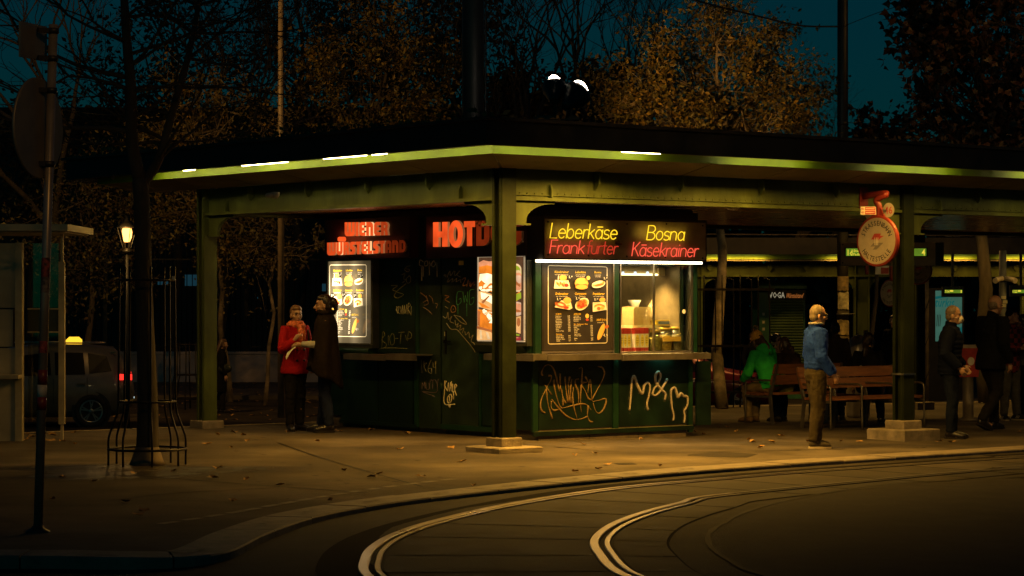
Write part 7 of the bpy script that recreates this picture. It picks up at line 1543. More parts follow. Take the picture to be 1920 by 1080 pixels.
for y in (58, 110, 170, 308):
    q = pp(y); c0 = V((cR.x, cR.y, q.z)); mb = MB(); mb.lathe(q - V((0, 0, .02)), [(.043, 0), (.043, .04)], 14); mb.bar(q, c0, .03, .035); part(SP, 'clamp', mb, MAST)
# ------------------------------------------------------------------ people
SKIN = M('skin', (.38, .215, .13), .5, var=.08, scale=20); LIP = M('lips', (.32, .11, .08), .5); EYE = M('eye_dark', (.02, .015, .012), .2)
HAIRB = M('hair_brown', (.060, .032, .014), .45, var=.4, scale=40, stretch=(1, 1, .2)); HAIRD = M('hair_dark', (.016, .010, .007), .4, var=.4, scale=40, stretch=(1, 1, .2)); HAIRG = M('hair_greyblond', (.15, .115, .07), .6, var=.45, scale=40, stretch=(1, 1, .2)); HAIRS = M('hair_short_grey', (.14, .10, .07), .6, var=.4, scale=60)
def cloth(n, c, **k): return M(n, c, .85, var=k.pop('var', .22), scale=k.pop('scale', 9), bump=.5, bscale=k.pop('bscale', 22), spec=.10, **k)
SHOE = M('shoe_black', (.012, .010, .009), .3, var=.2)
from mathutils import noise as NZ
def remesh(mb, voxel, name, mat, it=3, fold=0.0, fs=7.0):
    me = mb.mesh(name, mat); ob = bpy.data.objects.new('t', me); COL.objects.link(ob); fixn(ob)
    m = ob.modifiers.new('r', 'REMESH'); m.mode = 'VOXEL'; m.voxel_size = voxel; m.use_smooth_shade = True
    if it: s = ob.modifiers.new('s', 'SMOOTH'); s.iterations = it; s.factor = .5
    dg = bpy.context.evaluated_depsgraph_get(); dg.update()
    r = bpy.data.meshes.new_from_object(ob.evaluated_get(dg)); r.name = name
    bpy.data.objects.remove(ob); bpy.data.meshes.remove(me)
    if not len(r.materials): r.materials.append(mat)
    if fold:
        n_ = len(r.vertices); co = [0.0] * (3 * n_); no = [0.0] * (3 * n_); r.vertices.foreach_get('co', co); r.vertex_normals.foreach_get('vector', no)
        for i in range(n_):
            x, y, z = co[3 * i:3 * i + 3]; d = NZ.noise((x * fs * 1.6, y * fs * 1.6, z * fs * .7 + x * 3)) + .6 * abs(NZ.noise((x * fs * 2.2 + 5, y * fs * 2.2, z * fs * 2.0 + x * 9)))
            for k in range(3): co[3 * i + k] += no[3 * i + k] * d * fold
        r.vertices.foreach_set('co', co); r.update()
    return r
def RX(a): return Matrix.Rotation(a, 3, 'X')
def RY(a): return Matrix.Rotation(a, 3, 'Y')
def RZ(a): return Matrix.Rotation(a, 3, 'Z')
def hand(mb, w, d, pn, side, curl):
    "w wrist, d along the hand, pn palm normal; thumb on the side given by side"
    d = V(d).normalized(); pn = V(pn); pn = (pn - d * pn.dot(d)).normalized(); x = d.cross(pn) * side
    mb.tube([w - d * .02, w + d * .02, w + d * .055, w + d * .09], [.022, .026, .032, .030], 8)
    mb.ell(w + d * .055, (.036, .036, .020), 8, 0, 0, Matrix((x, d, pn)).transposed())
    for k, L_ in enumerate((.068, .078, .074, .058)):
        o = w + d * (.088 - .004 * abs(k - 1.5)) + x * (.027 - .018 * k); pts = [o - d * .02, o]; a = 0
        for q in (.42, .33, .27):
            a += curl * (.6 if q == .42 else 1); pts.append(pts[-1] + (d * cos(a) + pn * sin(a) + x * (.05 * (1.5 - k))) * L_ * q)
        mb.tube(pts, [.0095, .0095, .009, .0085, .007], 6)
    o = w + d * .025 + x * .026; mb.tube([o - x * .01, o, o + (x * .7 + d * .6 + pn * .25) * .035, o + (x * .75 + d * 1.25 + pn * .5) * .045], [.014, .013, .011, .008], 6)
def person(label, loc, H, rz, c, group=None):
    S = H / 1.75; dz = c.get('dz', 0); lean = R(c.get('lean', 3)); lat = R(c.get('lat', 0)); vx = c.get('voxel', .009); k_ = c.get('bulk', 1.0)
    piv = V((0, 0, .95 + dz)); RM = RY(lat) @ RX(-lean)
    def U(x, y, z): return piv + RM @ V((x, y, z - .95))
    hp = U(0, .02, 1.585); HM = RM @ RZ(R(c.get('turn', 0))) @ RX(R(-c.get('pitch', 0)))
    def Hd(x, y, z): return hp + HM @ V((x, y, z))
    legs = c.get('legs') or {-1: ((-.095, .02, .50), (-.10, -.02, .085), -8), 1: ((.095, .03, .50), (.11, .03, .085), 8)}
    arms = c.get('arms') or {-1: ((-.235, -.03, 1.14), (-.235, .07, .90), (0, .25, -1), .35), 1: ((.235, -.03, 1.14), (.235, .07, .90), (0, .25, -1), .35)}
    A_ = {}
    for s, (e, w, hd, cu) in arms.items(): A_[s] = (U(s * .172, -.005, 1.405), U(*e), U(*w), RM @ V(hd), cu)
    hips = {s: V((s * .085, 0, .90 + dz)) for s in (-1, 1)}
    def sc(mb): mb.v = [p * S for p in mb.v]; return mb
    # body: one continuous skin
    mb = MB()
    mb.tube([U(0, 0, .84), U(0, 0, .92), U(0, 0, 1.02), U(0, .0, 1.12), U(0, .01, 1.28), U(0, 0, 1.39), U(0, -.01, 1.45)], [(.11, .08), (.150, .10), (.145, .10), (.13, .092), (.155, .11), (.165, .09), (.09, .065)], 14)
    mb.tube([U(0, -.012, 1.42), U(0, -.005, 1.50), Hd(0, -.005, .0), Hd(0, 0, .04)], [.062, .054, .053, .06], 10)
    mb.ell(Hd(0, -.002, .068), (.076, .097, .098), 16, 0, 0, HM); mb.ell(Hd(0, .032, .015), (.060, .068, .092), 14, 0, 0, HM); mb.ell(Hd(0, .066, -.058), (.034, .032, .026), 10, 0, 0, HM)
    mb.tube([Hd(0, .094, .052), Hd(0, .108, .028), Hd(0, .122, .004), Hd(0, .100, -.008)], [.009, .011, .016, .010], 8)
    mb.ell(Hd(0, .082, .066), (.052, .018, .012), 10, 0, 0, HM)
    for s in (-1, 1): mb.ell(Hd(s * .078, -.004, .018), (.011, .024, .034), 8, 0, 0, HM @ RZ(s * .3)); mb.ell(Hd(s * .045, .064, .012), (.022, .022, .022), 8, 0, 0, HM)
    for s in (-1, 1):
        a, e, w, hd, cu = A_[s]; mb.tube([U(s * .12, 0, 1.39), a, a.lerp(e, .5), e, e.lerp(w, .35), w], [.055, .055, .047, .040, .040, .027], 10); hand(mb, w, hd, c.get('palm', {}).get(s, (-s, 0, 0)), c.get('thumb', {}).get(s, s), cu)
        kn, an, yaw = legs[s]; kn = V(kn); an = V(an); mb.tube([U(0, 0, .93).lerp(hips[s], .7), hips[s], hips[s].lerp(kn, .5), kn, kn.lerp(an, .35), an, an - V((0, 0, .03))], [.08, .088, .074, .055, .056, .038, .036], 10)
        f = RZ(R(-yaw)) @ V((0, 1, 0)); mb.tube([an - f * .05 - V((0, 0, .045)), an - V((0, 0, .04)), an + f * .08 - V((0, 0, .05)), an + f * .15 - V((0, 0, .06))], [.028, .034, .03, .018], 8)
    body = bpy.data.objects.new('person', remesh(sc(mb), vx * S, 'person', c.get('skin', SKIN), 2)); COL.objects.link(body); tag(body, label, 'person', group)
    def child(nm, me): o = bpy.data.objects.new(nm, me); COL.objects.link(o); o.parent = body; return o
    # trousers
    mb = MB(); tw = c.get('tw', 1.0)
    if not c.get('seat'): mb.tube([U(0, 0, 1.03), U(0, -.005, .97), V((0, -.012, .90 + dz)), V((0, -.01, .82 + dz))], [(.158, .112), (.166, .122), (.172, .13), (.14, .11)], 14)
    else: mb.tube([U(0, 0, 1.06), U(0, -.005, .97), V((0, .0, .90 + dz)), V((0, .04, .86 + dz))], [(.158, .115), (.17, .13), (.18, .14), (.15, .10)], 14)
    for s in (-1, 1):
        kn, an, yaw = legs[s]; kn = V(kn); an = V(an); r_ = [.10, .104, .092 * tw, .074 * tw, .072 * tw, .064 * tw, .062 * tw]
        mid = an.lerp(kn, .55) + V((0, -.012, 0)); mb.tube([hips[s] + V((-s * .03, 0, .05)), hips[s], hips[s].lerp(kn, .5), kn, mid, an + V((0, 0, .05)), an + V((0, -.008, .0))], r_, 12)
        mb.ell(an + V((0, -.002, .035)), (.066 * tw, .070 * tw, .02), 10); mb.ell(kn.lerp(an, .55), (.070 * tw, .07 * tw, .02), 10); mb.ell(kn + V((0, .01, -.03)), (.074 * tw, .076 * tw, .025), 10)
    child('trousers', remesh(sc(mb), vx * 1.2 * S, 'trousers', c['trousers'], 2, .011, 9))
    # shoes
    for s in (-1, 1):
        kn, an, yaw = legs[s]; an = V(an); f = RZ(R(-yaw)) @ V((0, 1, 0)); g = V((an.x, an.y, an.z - .085)); mb = MB(); P = c.get('foot', {}).get(s, 0)
        up = V((0, 0, 1)); tip = RX(0) @ f
        if P: ax_ = f.cross(up); Q = Matrix.Rotation(R(P), 3, ax_); tip = Q @ f; up = Q @ up
        o = an - up * .085
        mb.tube([o - tip * .075 + up * .045, o - tip * .06 + up * .05, o + up * .062, o + tip * .09 + up * .048, o + tip * .16 + up * .036, o + tip * .20 + up * .03], [(.025, .022), (.042, .036), (.058, .042), (.044, .048), (.032, .044), (.012, .02)], 12)
        mb.tube([an + up * c.get('boot', .02), o + up * .05], [.055, .05], 10)
        sh = child('shoe', remesh(sc(mb), vx * S, 'shoe', c.get('shoes', SHOE), 1))
        mb = MB(); x_ = f.cross(up).normalized(); out = [(-.08, .03), (-.03, .042), (.06, .048), (.13, .05), (.19, .03), (.205, 0), (.19, -.03), (.13, -.05), (.06, -.048), (-.03, -.042), (-.08, -.03)]
        mb.prism(out, lambda a, b, t: o + tip * a + x_ * b + up * t, .0, .022); q = child('sole', sc(mb).mesh('sole', c.get('sole', SHOE))); q.parent = sh; fixn(q)
    # coat or jacket
    hem = c.get('hem', .86); j = c.get('flare', 0.0); col = c['jacket']; mb = MB(); pf = c.get('puff', 0)
    zs_ = [hem, hem + .04, .98, 1.05, 1.14, 1.26, 1.36, 1.42, 1.47]; base_r = [(.175 + j, .13 + j), (.180 + j, .135 + j), (.176 + j * .5, .132 + j * .4), (.170, .128), (.168, .126), (.185, .138), (.190, .125), (.150, .100), (.085, .08)]
    pts = []; rr = []
    if pf:
        n_ = 44
        for i in range(n_ + 1):
            z = hem + (1.47 - hem) * i / n_; q = next((m for m in range(len(zs_) - 1) if zs_[m] <= z <= zs_[m + 1]), len(zs_) - 2); u = (z - zs_[q]) / max(zs_[q + 1] - zs_[q], 1e-6); w_ = .010 * abs(sin(z * pi / .062)) - .004
            pts.append(U(0, 0, z)); rr.append(tuple((a + (b - a) * u + .012 + w_) * k_ for a, b in zip(base_r[q], base_r[q + 1])))
    else:
        for z, (a, b) in zip(zs_, base_r): pts.append(U(0, (.0 if z > .95 else -.005), z)); rr.append((a * k_, b * k_))
    mb.tube(pts, rr, 18)
    for s in (-1, 1):
        a, e, w, hd, cu = A_[s]; we = w - hd.normalized() * .0; fr_ = (w - e).normalized(); kk = c.get('sleeve', 1.0)
        P = [U(s * .10, 0, 1.385), a, a.lerp(e, .35), a.lerp(e, .7), e, e.lerp(w, .3), e.lerp(w, .65), w - fr_ * .015]; rd = [.08, .078, .070, .066, .066, .062, .056, .050]
        mb.tube(P, [q * kk * k_ for q in rd], 12)
        mb.ell(e + V((0, 0, .035)), (.070 * kk, .070 * kk, .022), 10); mb.ell(e.lerp(w, .28), (.065 * kk, .065 * kk, .022), 10); mb.ell(w - fr_ * .03, (.052 * kk, .052 * kk, .02), 8)
    mb.tube([U(0, -.01, 1.44), U(0, -.005, 1.50), U(0, 0, c.get('collar', 1.525))], [(.092, .085), (.078, .076), (.076, .078)], 14)
    if c.get('hood'): mb.ell(U(0, -.10, 1.47), (.14, .085, .085), 12, 0, 0, RM); mb.ell(U(0, -.13, 1.41), (.10, .06, .08), 12, 0, 0, RM)
    if c.get('ribhem'): mb.tube([U(0, 0, hem - .05), U(0, 0, hem - .01), U(0, 0, hem + .02)], [(.160 * k_, .120 * k_), (.165 * k_, .124 * k_), (.17 * k_, .13 * k_)], 18)
    if not c.get('nojacket'): jk = child(c.get('jname', 'jacket'), remesh(sc(mb), vx * 1.15 * S, 'jacket', col, 2, .004 if pf else .011, 8))
    else: jk = None
    # face details
    for s in (-1, 1):
        mb = MB(); mb.ell(Hd(s * .031, .090, .040), (.013, .006, .007), 8, 0, 0, HM); child('eye', sc(mb).mesh('eye', EYE)); mb = MB(); mb.tube([Hd(s * .014, .101, .062), Hd(s * .032, .099, .068), Hd(s * .050, .088, .062)], .005, 5); child('eyebrow', sc(mb).mesh('eyebrow', c.get('brow', HAIRB)))
    mb = MB(); mb.tube([Hd(-.024, .091, -.034), Hd(0, .099, -.032), Hd(.024, .091, -.034)], [.004, .007, .004], 6); child('mouth', sc(mb).mesh('mouth', LIP))
    # hair
    hk, hm = c.get('hair', ('short', HAIRD)); mb = MB()
    if hk in ('short', 'pony', 'bun', 'long'): mb.ell(Hd(0, -.026, .078), (.083, .088, .102), 18, 0, 0, HM); mb.ell(Hd(0, -.048, .02), (.074, .062, .075), 12, 0, 0, HM); mb.ell(Hd(0, .024, .117), (.071, .066, .053), 14, 0, 0, HM)
    if hk == 'crop': mb.ell(Hd(0, -.012, .074), (.0805, .095, .0985), 16, 0, 0, HM); mb.ell(Hd(0, -.040, .02), (.071, .064, .07), 12, 0, 0, HM)
    if hk == 'fringe': mb.ell(Hd(0, -.040, .020), (.086, .070, .058), 14, 0, 0, HM); mb.ell(Hd(0, -.052, .062), (.080, .055, .06), 12, 0, 0, HM); [mb.tube([Hd(s * .074, -.01, .085), Hd(s * .083, -.005, .05), Hd(s * .080, .01, .02)], [.012, .018, .010], 8) for s in (-1, 1)]; mb.ell(Hd(0, .0, .135), (.05, .06, .034), 10, 0, 0, HM)
    if hk == 'stub': mb.ell(Hd(0, -.035, .035), (.079, .070, .075), 12, 0, 0, HM)
    if hk == 'bun': mb.ell(Hd(0, -.125, .075), (.052, .05, .06), 10, 0, 0, HM); mb.tube([Hd(0, -.10, .08), Hd(0, -.15, .05), Hd(.01, -.15, -.02), Hd(.01, -.13, -.09)], [.035, .04, .03, .012], 8)
    if hk == 'pony': mb.tube([Hd(0, -.09, .05), Hd(0, -.125, .01), Hd(0, -.12, -.07), Hd(0, -.10, -.15)], [.03, .034, .028, .01], 8)
    if hk == 'long': mb.tube([Hd(0, -.06, .06), Hd(0, -.09, -.02), U(0, -.11, 1.46), U(-.02, -.13, 1.34)], [(.08, .05), (.085, .05), (.09, .045), (.06, .02)], 12); [mb.tube([Hd(s * .07, .0, .07), Hd(s * .078, .01, .0), Hd(s * .07, -.01, -.08)], [.02, .024, .02], 8) for s in (-1, 1)]
    if mb.v: child('hair', remesh(sc(mb), vx * .9 * S, 'hair', hm, 1))
    c.get('extra', lambda *a: None)(child, sc, U, Hd, HM, A_, S)
    body.location = loc; body.rotation_euler = (0, 0, rz); return body
def face(dx, dy): return math.atan2(-dx, dy)
def ph(px, base, top): p = gp(px, base); return p, (base - top) / FP * p.y
# ---- woman in the red coat
REDC_ = cloth('coat_red', (.34, .010, .014), var=.15); SCF = cloth('scarf_coral', (.62, .17, .08), var=.5, scale=26); BAGG = M('bag_dark_green', (.02, .024, .014), .35, var=.3)
def x_red(child, sc, U, Hd, HM, A_, S):
    mb = MB(); mb.tube([U(.10 * cos(2 * pi * k / 14) * 1.02, .015 + .092 * sin(2 * pi * k / 14), 1.475 + .018 * sin(4 * pi * k / 14 + 1)) for k in range(14)], [.036 + .006 * (k % 3) for k in range(14)], 8, closed=True)
    mb.tube([U(.085 * cos(2 * pi * k / 12), .02 + .08 * sin(2 * pi * k / 12), 1.515) for k in range(12)], .028, 8, closed=True)
    mb.tube([U(.01, .115, 1.46), U(.012, .145, 1.38), U(.01, .15, 1.28), U(.0, .145, 1.20)], [(.03, .04), (.032, .052), (.026, .056), (.012, .055)], 10); mb.tube([U(-.05, .10, 1.45), U(-.06, .13, 1.36), U(-.06, .13, 1.26)], [.03, .034, .016], 8); sf = child('scarf', remesh(sc(mb), .009 * S, 'scarf', SCF, 1))
    for k in range(7):
        m2 = MB(); x = -.045 + .016 * k; m2.tube([U(x, .148, 1.21), U(x + .004, .15, 1.14)], .004, 4); o = child('fringe', sc(m2).mesh('fringe', SCF)); o.parent = sf
    for k, (x, z) in enumerate(((-.06, 1.14), (.06, 1.14), (-.06, .99), (.06, .99))):
        m2 = MB(); m2.lathe(U(x, .138 + .004 * k / 3, z), [(.017, 0), (.017, .008), (.01, .011)], 10, 0, tuple(U(0, 1, 1) - U(0, 0, 1))); child('button', sc(m2).mesh('button', SHOE))
    m2 = MB(); m2.tube([U(-.20, .05, 1.18), U(-.155, .085, 1.40), U(-.13, -.02, 1.47), U(-.17, -.12, 1.36), U(-.22, -.15, 1.12)], .016, 6); child('bag_strap', sc(m2).mesh('bag_strap', BAGG))
    m2 = MB(); m2.ell(U(-.20, -.20, 1.02), (.10, .12, .18), 14); m2.ell(U(-.20, -.18, 1.13), (.085, .10, .09), 12); child('shoulder_bag', remesh(sc(m2), .012 * S, 'bag', BAGG, 2))
    m2 = MB(); 
    for s in (-1, 1): m2.prism([(0, 0), (.10, .03), (.11, .13), (.03, .11)], lambda a, b, t, s=s: U(s * (.025 + a), .118 - .4 * a + t, 1.34 + b), -.008, .012)
    child('lapel', sc(m2).mesh('lapel', REDC_))
    m2 = MB(); m2.tube([A_[-1][2] * .0 + U(.10, .145, 1.30), U(.10, .14, 1.18), U(.12, .15, 1.02)], .004, 4); child('cord', sc(m2).mesh('cord', REDC_))
p, H = ph(553, 808, 573)
person('woman in a red coat and coral scarf facing the woman in the poncho', p, H, face(.62, -.78), dict(jacket=REDC_, jname='coat', hem=.80, flare=.03, trousers=cloth('trousers_black', (.010, .009, .009)), hair=('pony', M('hair_light_brown', (.15, .075, .028), .45, var=.4, scale=40, stretch=(1, 1, .2))), extra=x_red, turn=-14, lean=1, collar=1.50, tw=.98, brow=HAIRB,
       arms={-1: ((-.25, -.02, 1.15), (-.27, .05, .92), (-.0, .2, -1), .9), 1: ((.25, .05, 1.13), (.17, .24, 1.28), (-.5, .2, .6), .7)}, legs={-1: ((-.085, .01, .50), (-.09, -.02, .085), -25), 1: ((.085, .02, .50), (.095, .02, .085), 20)}), 'people standing by the kiosk and the stop')
# ---- woman in the dark poncho
PON = cloth('poncho_brown', (.013, .0085, .0055), var=.3); JEAN = cloth('jeans_dark', (.009, .013, .036), var=.35); GREYS = cloth('sleeve_grey', (.42, .40, .36))
def x_pon(child, sc, U, Hd, HM, A_, S):
    mb = MB(); n_ = 56; rs = []
    KEY = [(1.53, .085, .088, 0), (1.49, .10, .105, 0), (1.45, .19, .125, 0), (1.40, .245, .145, 0), (1.33, .265, .152, 0), (1.22, .285, .162, .01), (1.08, .30, .178, .02), (.95, .312, .19, .02), (.82, .32, .205, .02), (.70, .33, .215, .02)]
    for i in range(len(KEY) - 1):
        for q in range(4 if i < len(KEY) - 2 else 5):
            u = q / 4; z, a, b, dy = [KEY[i][m] + (KEY[i + 1][m] - KEY[i][m]) * u for m in range(4)]; g = []
            for k in range(n_):
                t = 2 * pi * k / n_; f = min(1, max(0, 1.46 - z) * 2)
                w = 1 + f * (.085 * sin(4 * t + 2.2 * z + .6) + .055 * sin(7 * t - 3 * z) + .07 * NZ.noise((3 * cos(t), 3 * sin(t), z * 2.5)) + .03 * NZ.noise((8 * cos(t), 8 * sin(t), z * 9)))
                drop = .13 * sin(t) * max(0, .9 - z) * 5 + .03 * sin(4 * t) * max(0, .9 - z) * 5
                g.append(U(a * w * cos(t), dy + b * w * sin(t), z + drop))
            rs.append(g)
    mb.rings(rs); o = child('poncho', sc(mb).mesh('poncho', PON)); fixn(o)
    m2 = MB(); m2.tube([U(.085 * cos(2 * pi * k / 12), .0 + .088 * sin(2 * pi * k / 12), 1.53 + .01 * sin(k * 2)) for k in range(12)], [.03, .034] * 6, 8, closed=True); child('collar', sc(m2).mesh('collar', PON))
    a, e, w, hd, cu = A_[1]; m2 = MB(); m2.tube([e + V((0, -.02, 0)), e.lerp(w, .5), w], [.052, .045, .036], 10); child('sleeve', sc(m2).mesh('sleeve', GREYS))
    a, e, w, hd, cu = A_[-1]; m2 = MB(); m2.tube([e, e.lerp(w, .5), w], [.052, .045, .036], 10); child('sleeve', sc(m2).mesh('sleeve', GREYS))
    m2 = MB(); q = w + V((.02, .08, .0)); rs = []
    for i in range(5):
        rs.append([q + V((.09 * (j / 4 - .5) + .02 * sin(i * 2 + j), .0 + .03 * i + .012 * sin(j * 2.1), .02 - .035 * i + .02 * sin(j * 1.7 + i) - .03 * abs(j - 2))) for j in range(5)])
    for g in rs: m2.v += g
    for i in range(4):
        for j in range(4): m2.f.append([i * 5 + j, i * 5 + j + 1, i * 5 + j + 6, i * 5 + j + 5]); m2.m.append(0); m2.sm.append(True)
    NAP.append(([p * S for p in m2.v], m2))
NAP = []
p, H = ph(612, 811, 553)
PO = person('woman in a dark poncho with tied back dark hair, standing before the lit menu', p, H, face(-1, -.06), dict(jacket=PON, nojacket=True, trousers=JEAN, hair=('bun', HAIRD), extra=x_pon, lean=1, turn=0, pitch=0, tw=1.0,
       arms={-1: ((-.20, .06, 1.12), (-.10, .30, 1.13), (.1, 1, .0), .5), 1: ((.22, .05, 1.14), (.10, .30, 1.12), (-.1, 1, .0), .5)}, palm={-1: (.6, 0, -1), 1: (-.6, 0, -1)}, legs={-1: ((-.09, .02, .50), (-.11, -.03, .095), -10), 1: ((.09, .03, .50), (.10, .06, .095), 10)}), 'people standing by the kiosk and the stop')
m2 = NAP[0][1]; vs_ = [Matrix.Rotation(PO.rotation_euler.z, 3, 'Z') @ q for q in NAP[0][0]]; m2.v = [q + V(PO.location) for q in vs_]; solo('paper_napkin', m2, M('napkin_white', (.62, .58, .50), .8), 'white paper napkin held between the two women', 'napkin', m2.v[12])
# ---- man in the blue jacket
BLUEJ = cloth('jacket_blue', (.009, .034, .24), var=.18); KHA = cloth('trousers_khaki', (.040, .031, .016), var=.25); SNK = cloth('sneaker_grey', (.06, .05, .035)); SOLEP = M('sole_pale', (.5, .42, .28), .6)
def glasses(child, sc, U, Hd, HM, A_, S):
    m2 = MB()
    for s in (-1, 1): m2.tube([Hd(s * .034 + .026 * cos(2 * pi * k / 10), .112, .040 + .020 * sin(2 * pi * k / 10)) for k in range(10)], .0022, 4, closed=True); m2.tube([Hd(s * .06, .11, .045), Hd(s * .082, .03, .045), Hd(s * .08, -.01, .04)], .0025, 4)
    m2.tube([Hd(-.01, .115, .045), Hd(.01, .115, .045)], .0025, 4); child('glasses', sc(m2).mesh('glasses', M('glasses_frame', (.03, .025, .02), .3, .5)))
    m2 = MB(); m2.tube([U(.086 * cos(2 * pi * k / 14), .0 + .084 * sin(2 * pi * k / 14), 1.525) for k in range(14)], [.014] * 14, 6, closed=True); child('shirt_collar', sc(m2).mesh('shirt_collar', cloth('shirt_pale', (.25, .24, .22))))
p, H = ph(1530, 840, 572)
person('elderly balding man in a blue jacket and khaki trousers standing before the bench', p, H, face(.97, .22), dict(jacket=BLUEJ, hem=1.0, ribhem=1, trousers=KHA, hair=('crop', HAIRG), brow=HAIRG, extra=glasses, shoes=SNK, sole=SOLEP, lean=0, pitch=3, tw=1.12, sleeve=1.12, bulk=1.05,
       arms={-1: ((-.22, -.02, 1.13), (-.22, .12, .93), (0, .3, -1), .5), 1: ((.225, -.01, 1.12), (.225, .15, .905), (.0, .45, -1), .7)}, legs={-1: ((-.085, .05, .50), (-.09, .03, .085), -6), 1: ((.085, .0, .50), (.10, -.05, .085), 10)}), 'people standing by the kiosk and the stop')
# ---- man with the mask in the quilted jacket
PUF = cloth('quilted_black', (.003, .005, .016), var=.2); NVY = cloth('trousers_navy', (.006, .009, .022))
def x_mask(child, sc, U, Hd, HM, A_, S):
    m2 = MB(); m2.ell(Hd(0, .098, -.018), (.050, .036, .052), 12, 0, 0, HM); mk = child('face_mask', sc(m2).mesh('face_mask', M('mask_white', (.62, .56, .46), .8, var=.1)))
    m2 = MB(); [m2.tube([Hd(s * .048, .09, .0), Hd(s * .075, .03, .01), Hd(s * .084, -.01, .03)], .002, 4) for s in (-1, 1)]; child('mask_loop', sc(m2).mesh('mask_loop', SGWP))
    m2 = MB(); m2.lathe(Hd(.036, .122, -.02), [(.01, 0), (.01, .003)], 8, 0, tuple(HM @ V((.7, .7, 0)))); o = child('valve', sc(m2).mesh('valve', SGB)); o.parent = mk
p, H = ph(1781, 822, 573)
person('man in a quilted black jacket and white face mask right of the column', p, H, face(.94, -.25), dict(jacket=PUF, hem=.84, puff=1, collar=1.54, trousers=NVY, hair=('crop', HAIRS), brow=HAIRS, extra=x_mask, lean=2, bulk=1.08, sleeve=1.15,
       arms={-1: ((-.24, -.03, 1.13), (-.20, .17, .96), (.1, .6, -.8), .5), 1: ((.25, -.05, 1.12), (.20, .14, .94), (-.2, .6, -.8), .5)}, legs={-1: ((-.10, .03, .50), (-.14, .03, .085), -4), 1: ((.10, .04, .50), (.10, .02, .085), 6)}), 'people standing by the kiosk and the stop')
# ---- tall man in black, walking
BLK_ = cloth('coat_black', (.004, .004, .005)); 
p, H = ph(1858, 806, 553)
person('tall bald man in a long black jacket walking away behind the litter bin', p, H, face(.80, .60), dict(jacket=BLK_, hem=.78, flare=.015, trousers=cloth('trousers_black', (.010, .009, .009)), hair=('stub', HAIRS), brow=HAIRS, skin=M('skin_tan', (.30, .16, .10), .5), lean=5, turn=-8, bulk=1.1, sleeve=1.1, collar=1.51,
       arms={-1: ((-.24, .06, 1.14), (-.22, .20, .95), (0, .6, -.8), .5), 1: ((.245, -.05, 1.12), (.235, .10, .88), (0, .2, -1), .6)}, legs={-1: ((-.09, .16, .52), (-.10, .17, .085), -4), 1: ((.09, .02, .49), (.10, -.26, .13), 6)}, foot={1: -22}), 'people standing by the kiosk and the stop')
# ---- man in the plaid jacket, looking at his hands
def plaid():
    m = M('plaid_red', (.16, .012, .010), .85, var=.1, scale=4); nt = m.node_tree; N = nt.nodes; L = nt.links; b = N['Principled BSDF']; src = b.inputs['Base Color'].links[0].from_socket; tc = N.new('ShaderNodeTexCoord'); ck = N.new('ShaderNodeTexChecker'); ck.inputs['Scale'].default_value = 14; ck.inputs[1].default_value = (1, 1, 1, 1); ck.inputs[2].default_value = (.08, .06, .06, 1); mp = N.new('ShaderNodeMapping'); mp.inputs['Location'].default_value = (.013, .017, .011)
    L.new(tc.outputs['Object'], mp.inputs[0]); L.new(mp.outputs[0], ck.inputs[0]); mx = N.new('ShaderNodeMix'); mx.data_type = 'RGBA'; mx.blend_type = 'MULTIPLY'; mx.inputs[0].default_value = 1; L.new(src, mx.inputs[6]); L.new(ck.outputs[0], mx.inputs[7]); L.new(mx.outputs[2], b.inputs['Base Color']); return m
PLD = plaid(); GRJ = cloth('jeans_grey', (.10, .09, .07))
def x_cap(child, sc, U, Hd, HM, A_, S):
    m2 = MB(); m2.ell(Hd(0, -.008, .088), (.088, .106, .092), 16, 0, 0, HM); cp_ = child('beanie', remesh(sc(m2), .009 * S, 'beanie', BLK_, 1))
    m2 = MB(); m2.tube([U(-.02, .13, 1.44), U(-.03, .15, 1.2), U(-.03, .15, .9)], [(.10, .03), (.12, .035), (.13, .04)], 10); m2.tube([U(.10, .10, 1.44), U(.13, .12, 1.2), U(.14, .12, .9)], [(.06, .03), (.08, .035), (.09, .04)], 10)
def stripes(child, sc, U, Hd, HM, A_, S): x_cap(child, sc, U, Hd, HM, A_, S)
p, H = ph(1893, 788, 578)
PLM = person('man in a red plaid jacket and black beanie looking down at his hands', p, H, face(.55, -.83), dict(jacket=PLD, hem=.76, flare=.01, trousers=GRJ, hair=('crop', HAIRD), brow=HAIRD, extra=stripes, lean=5, pitch=-26, shoes=M('sneaker_black', (.012, .011, .011), .5), sole=SOLEP, skin=M('skin_tan', (.30, .16, .10), .5),
       arms={-1: ((-.24, .05, 1.12), (-.05, .27, 1.16), (.5, .7, .2), .6), 1: ((.24, .05, 1.12), (.06, .28, 1.15), (-.5, .7, .2), .6)}, legs={-1: ((-.10, .03, .50), (-.12, .04, .085), -15), 1: ((.10, .02, .50), (.12, .0, .085), 30)}), 'people standing by the kiosk and the stop')
for ch in [o for o in PLM.children if o.name.startswith('shoe')]:
    c_ = sum((V(v.co) for v in ch.data.vertices), V()) / len(ch.data.vertices)
    for k in range(3):
        for s in (-1, 1):
            m2 = MB(); x = max(v.co.x for v in ch.data.vertices) if s > 0 else min(v.co.x for v in ch.data.vertices); m2.bar((x + .002 * s, c_.y - .03 + .028 * k, .035), (x - .012 * s, c_.y - .005 + .028 * k, .075), .010, .004); o = bpy.data.objects.new('stripe', m2.mesh('stripe', SGWP)); COL.objects.link(o); o.parent = ch
p, H = ph(1921, 786, 590)
person('person in a grey padded jacket at the right picture edge behind the plaid jacket', p, H, face(-.6, .5), dict(jacket=cloth('padded_grey', (.07, .075, .08)), puff=1, hem=.9, trousers=BLK_, hair=('short', HAIRD), voxel=.012, bulk=1.1), 'people standing by the kiosk and the stop')
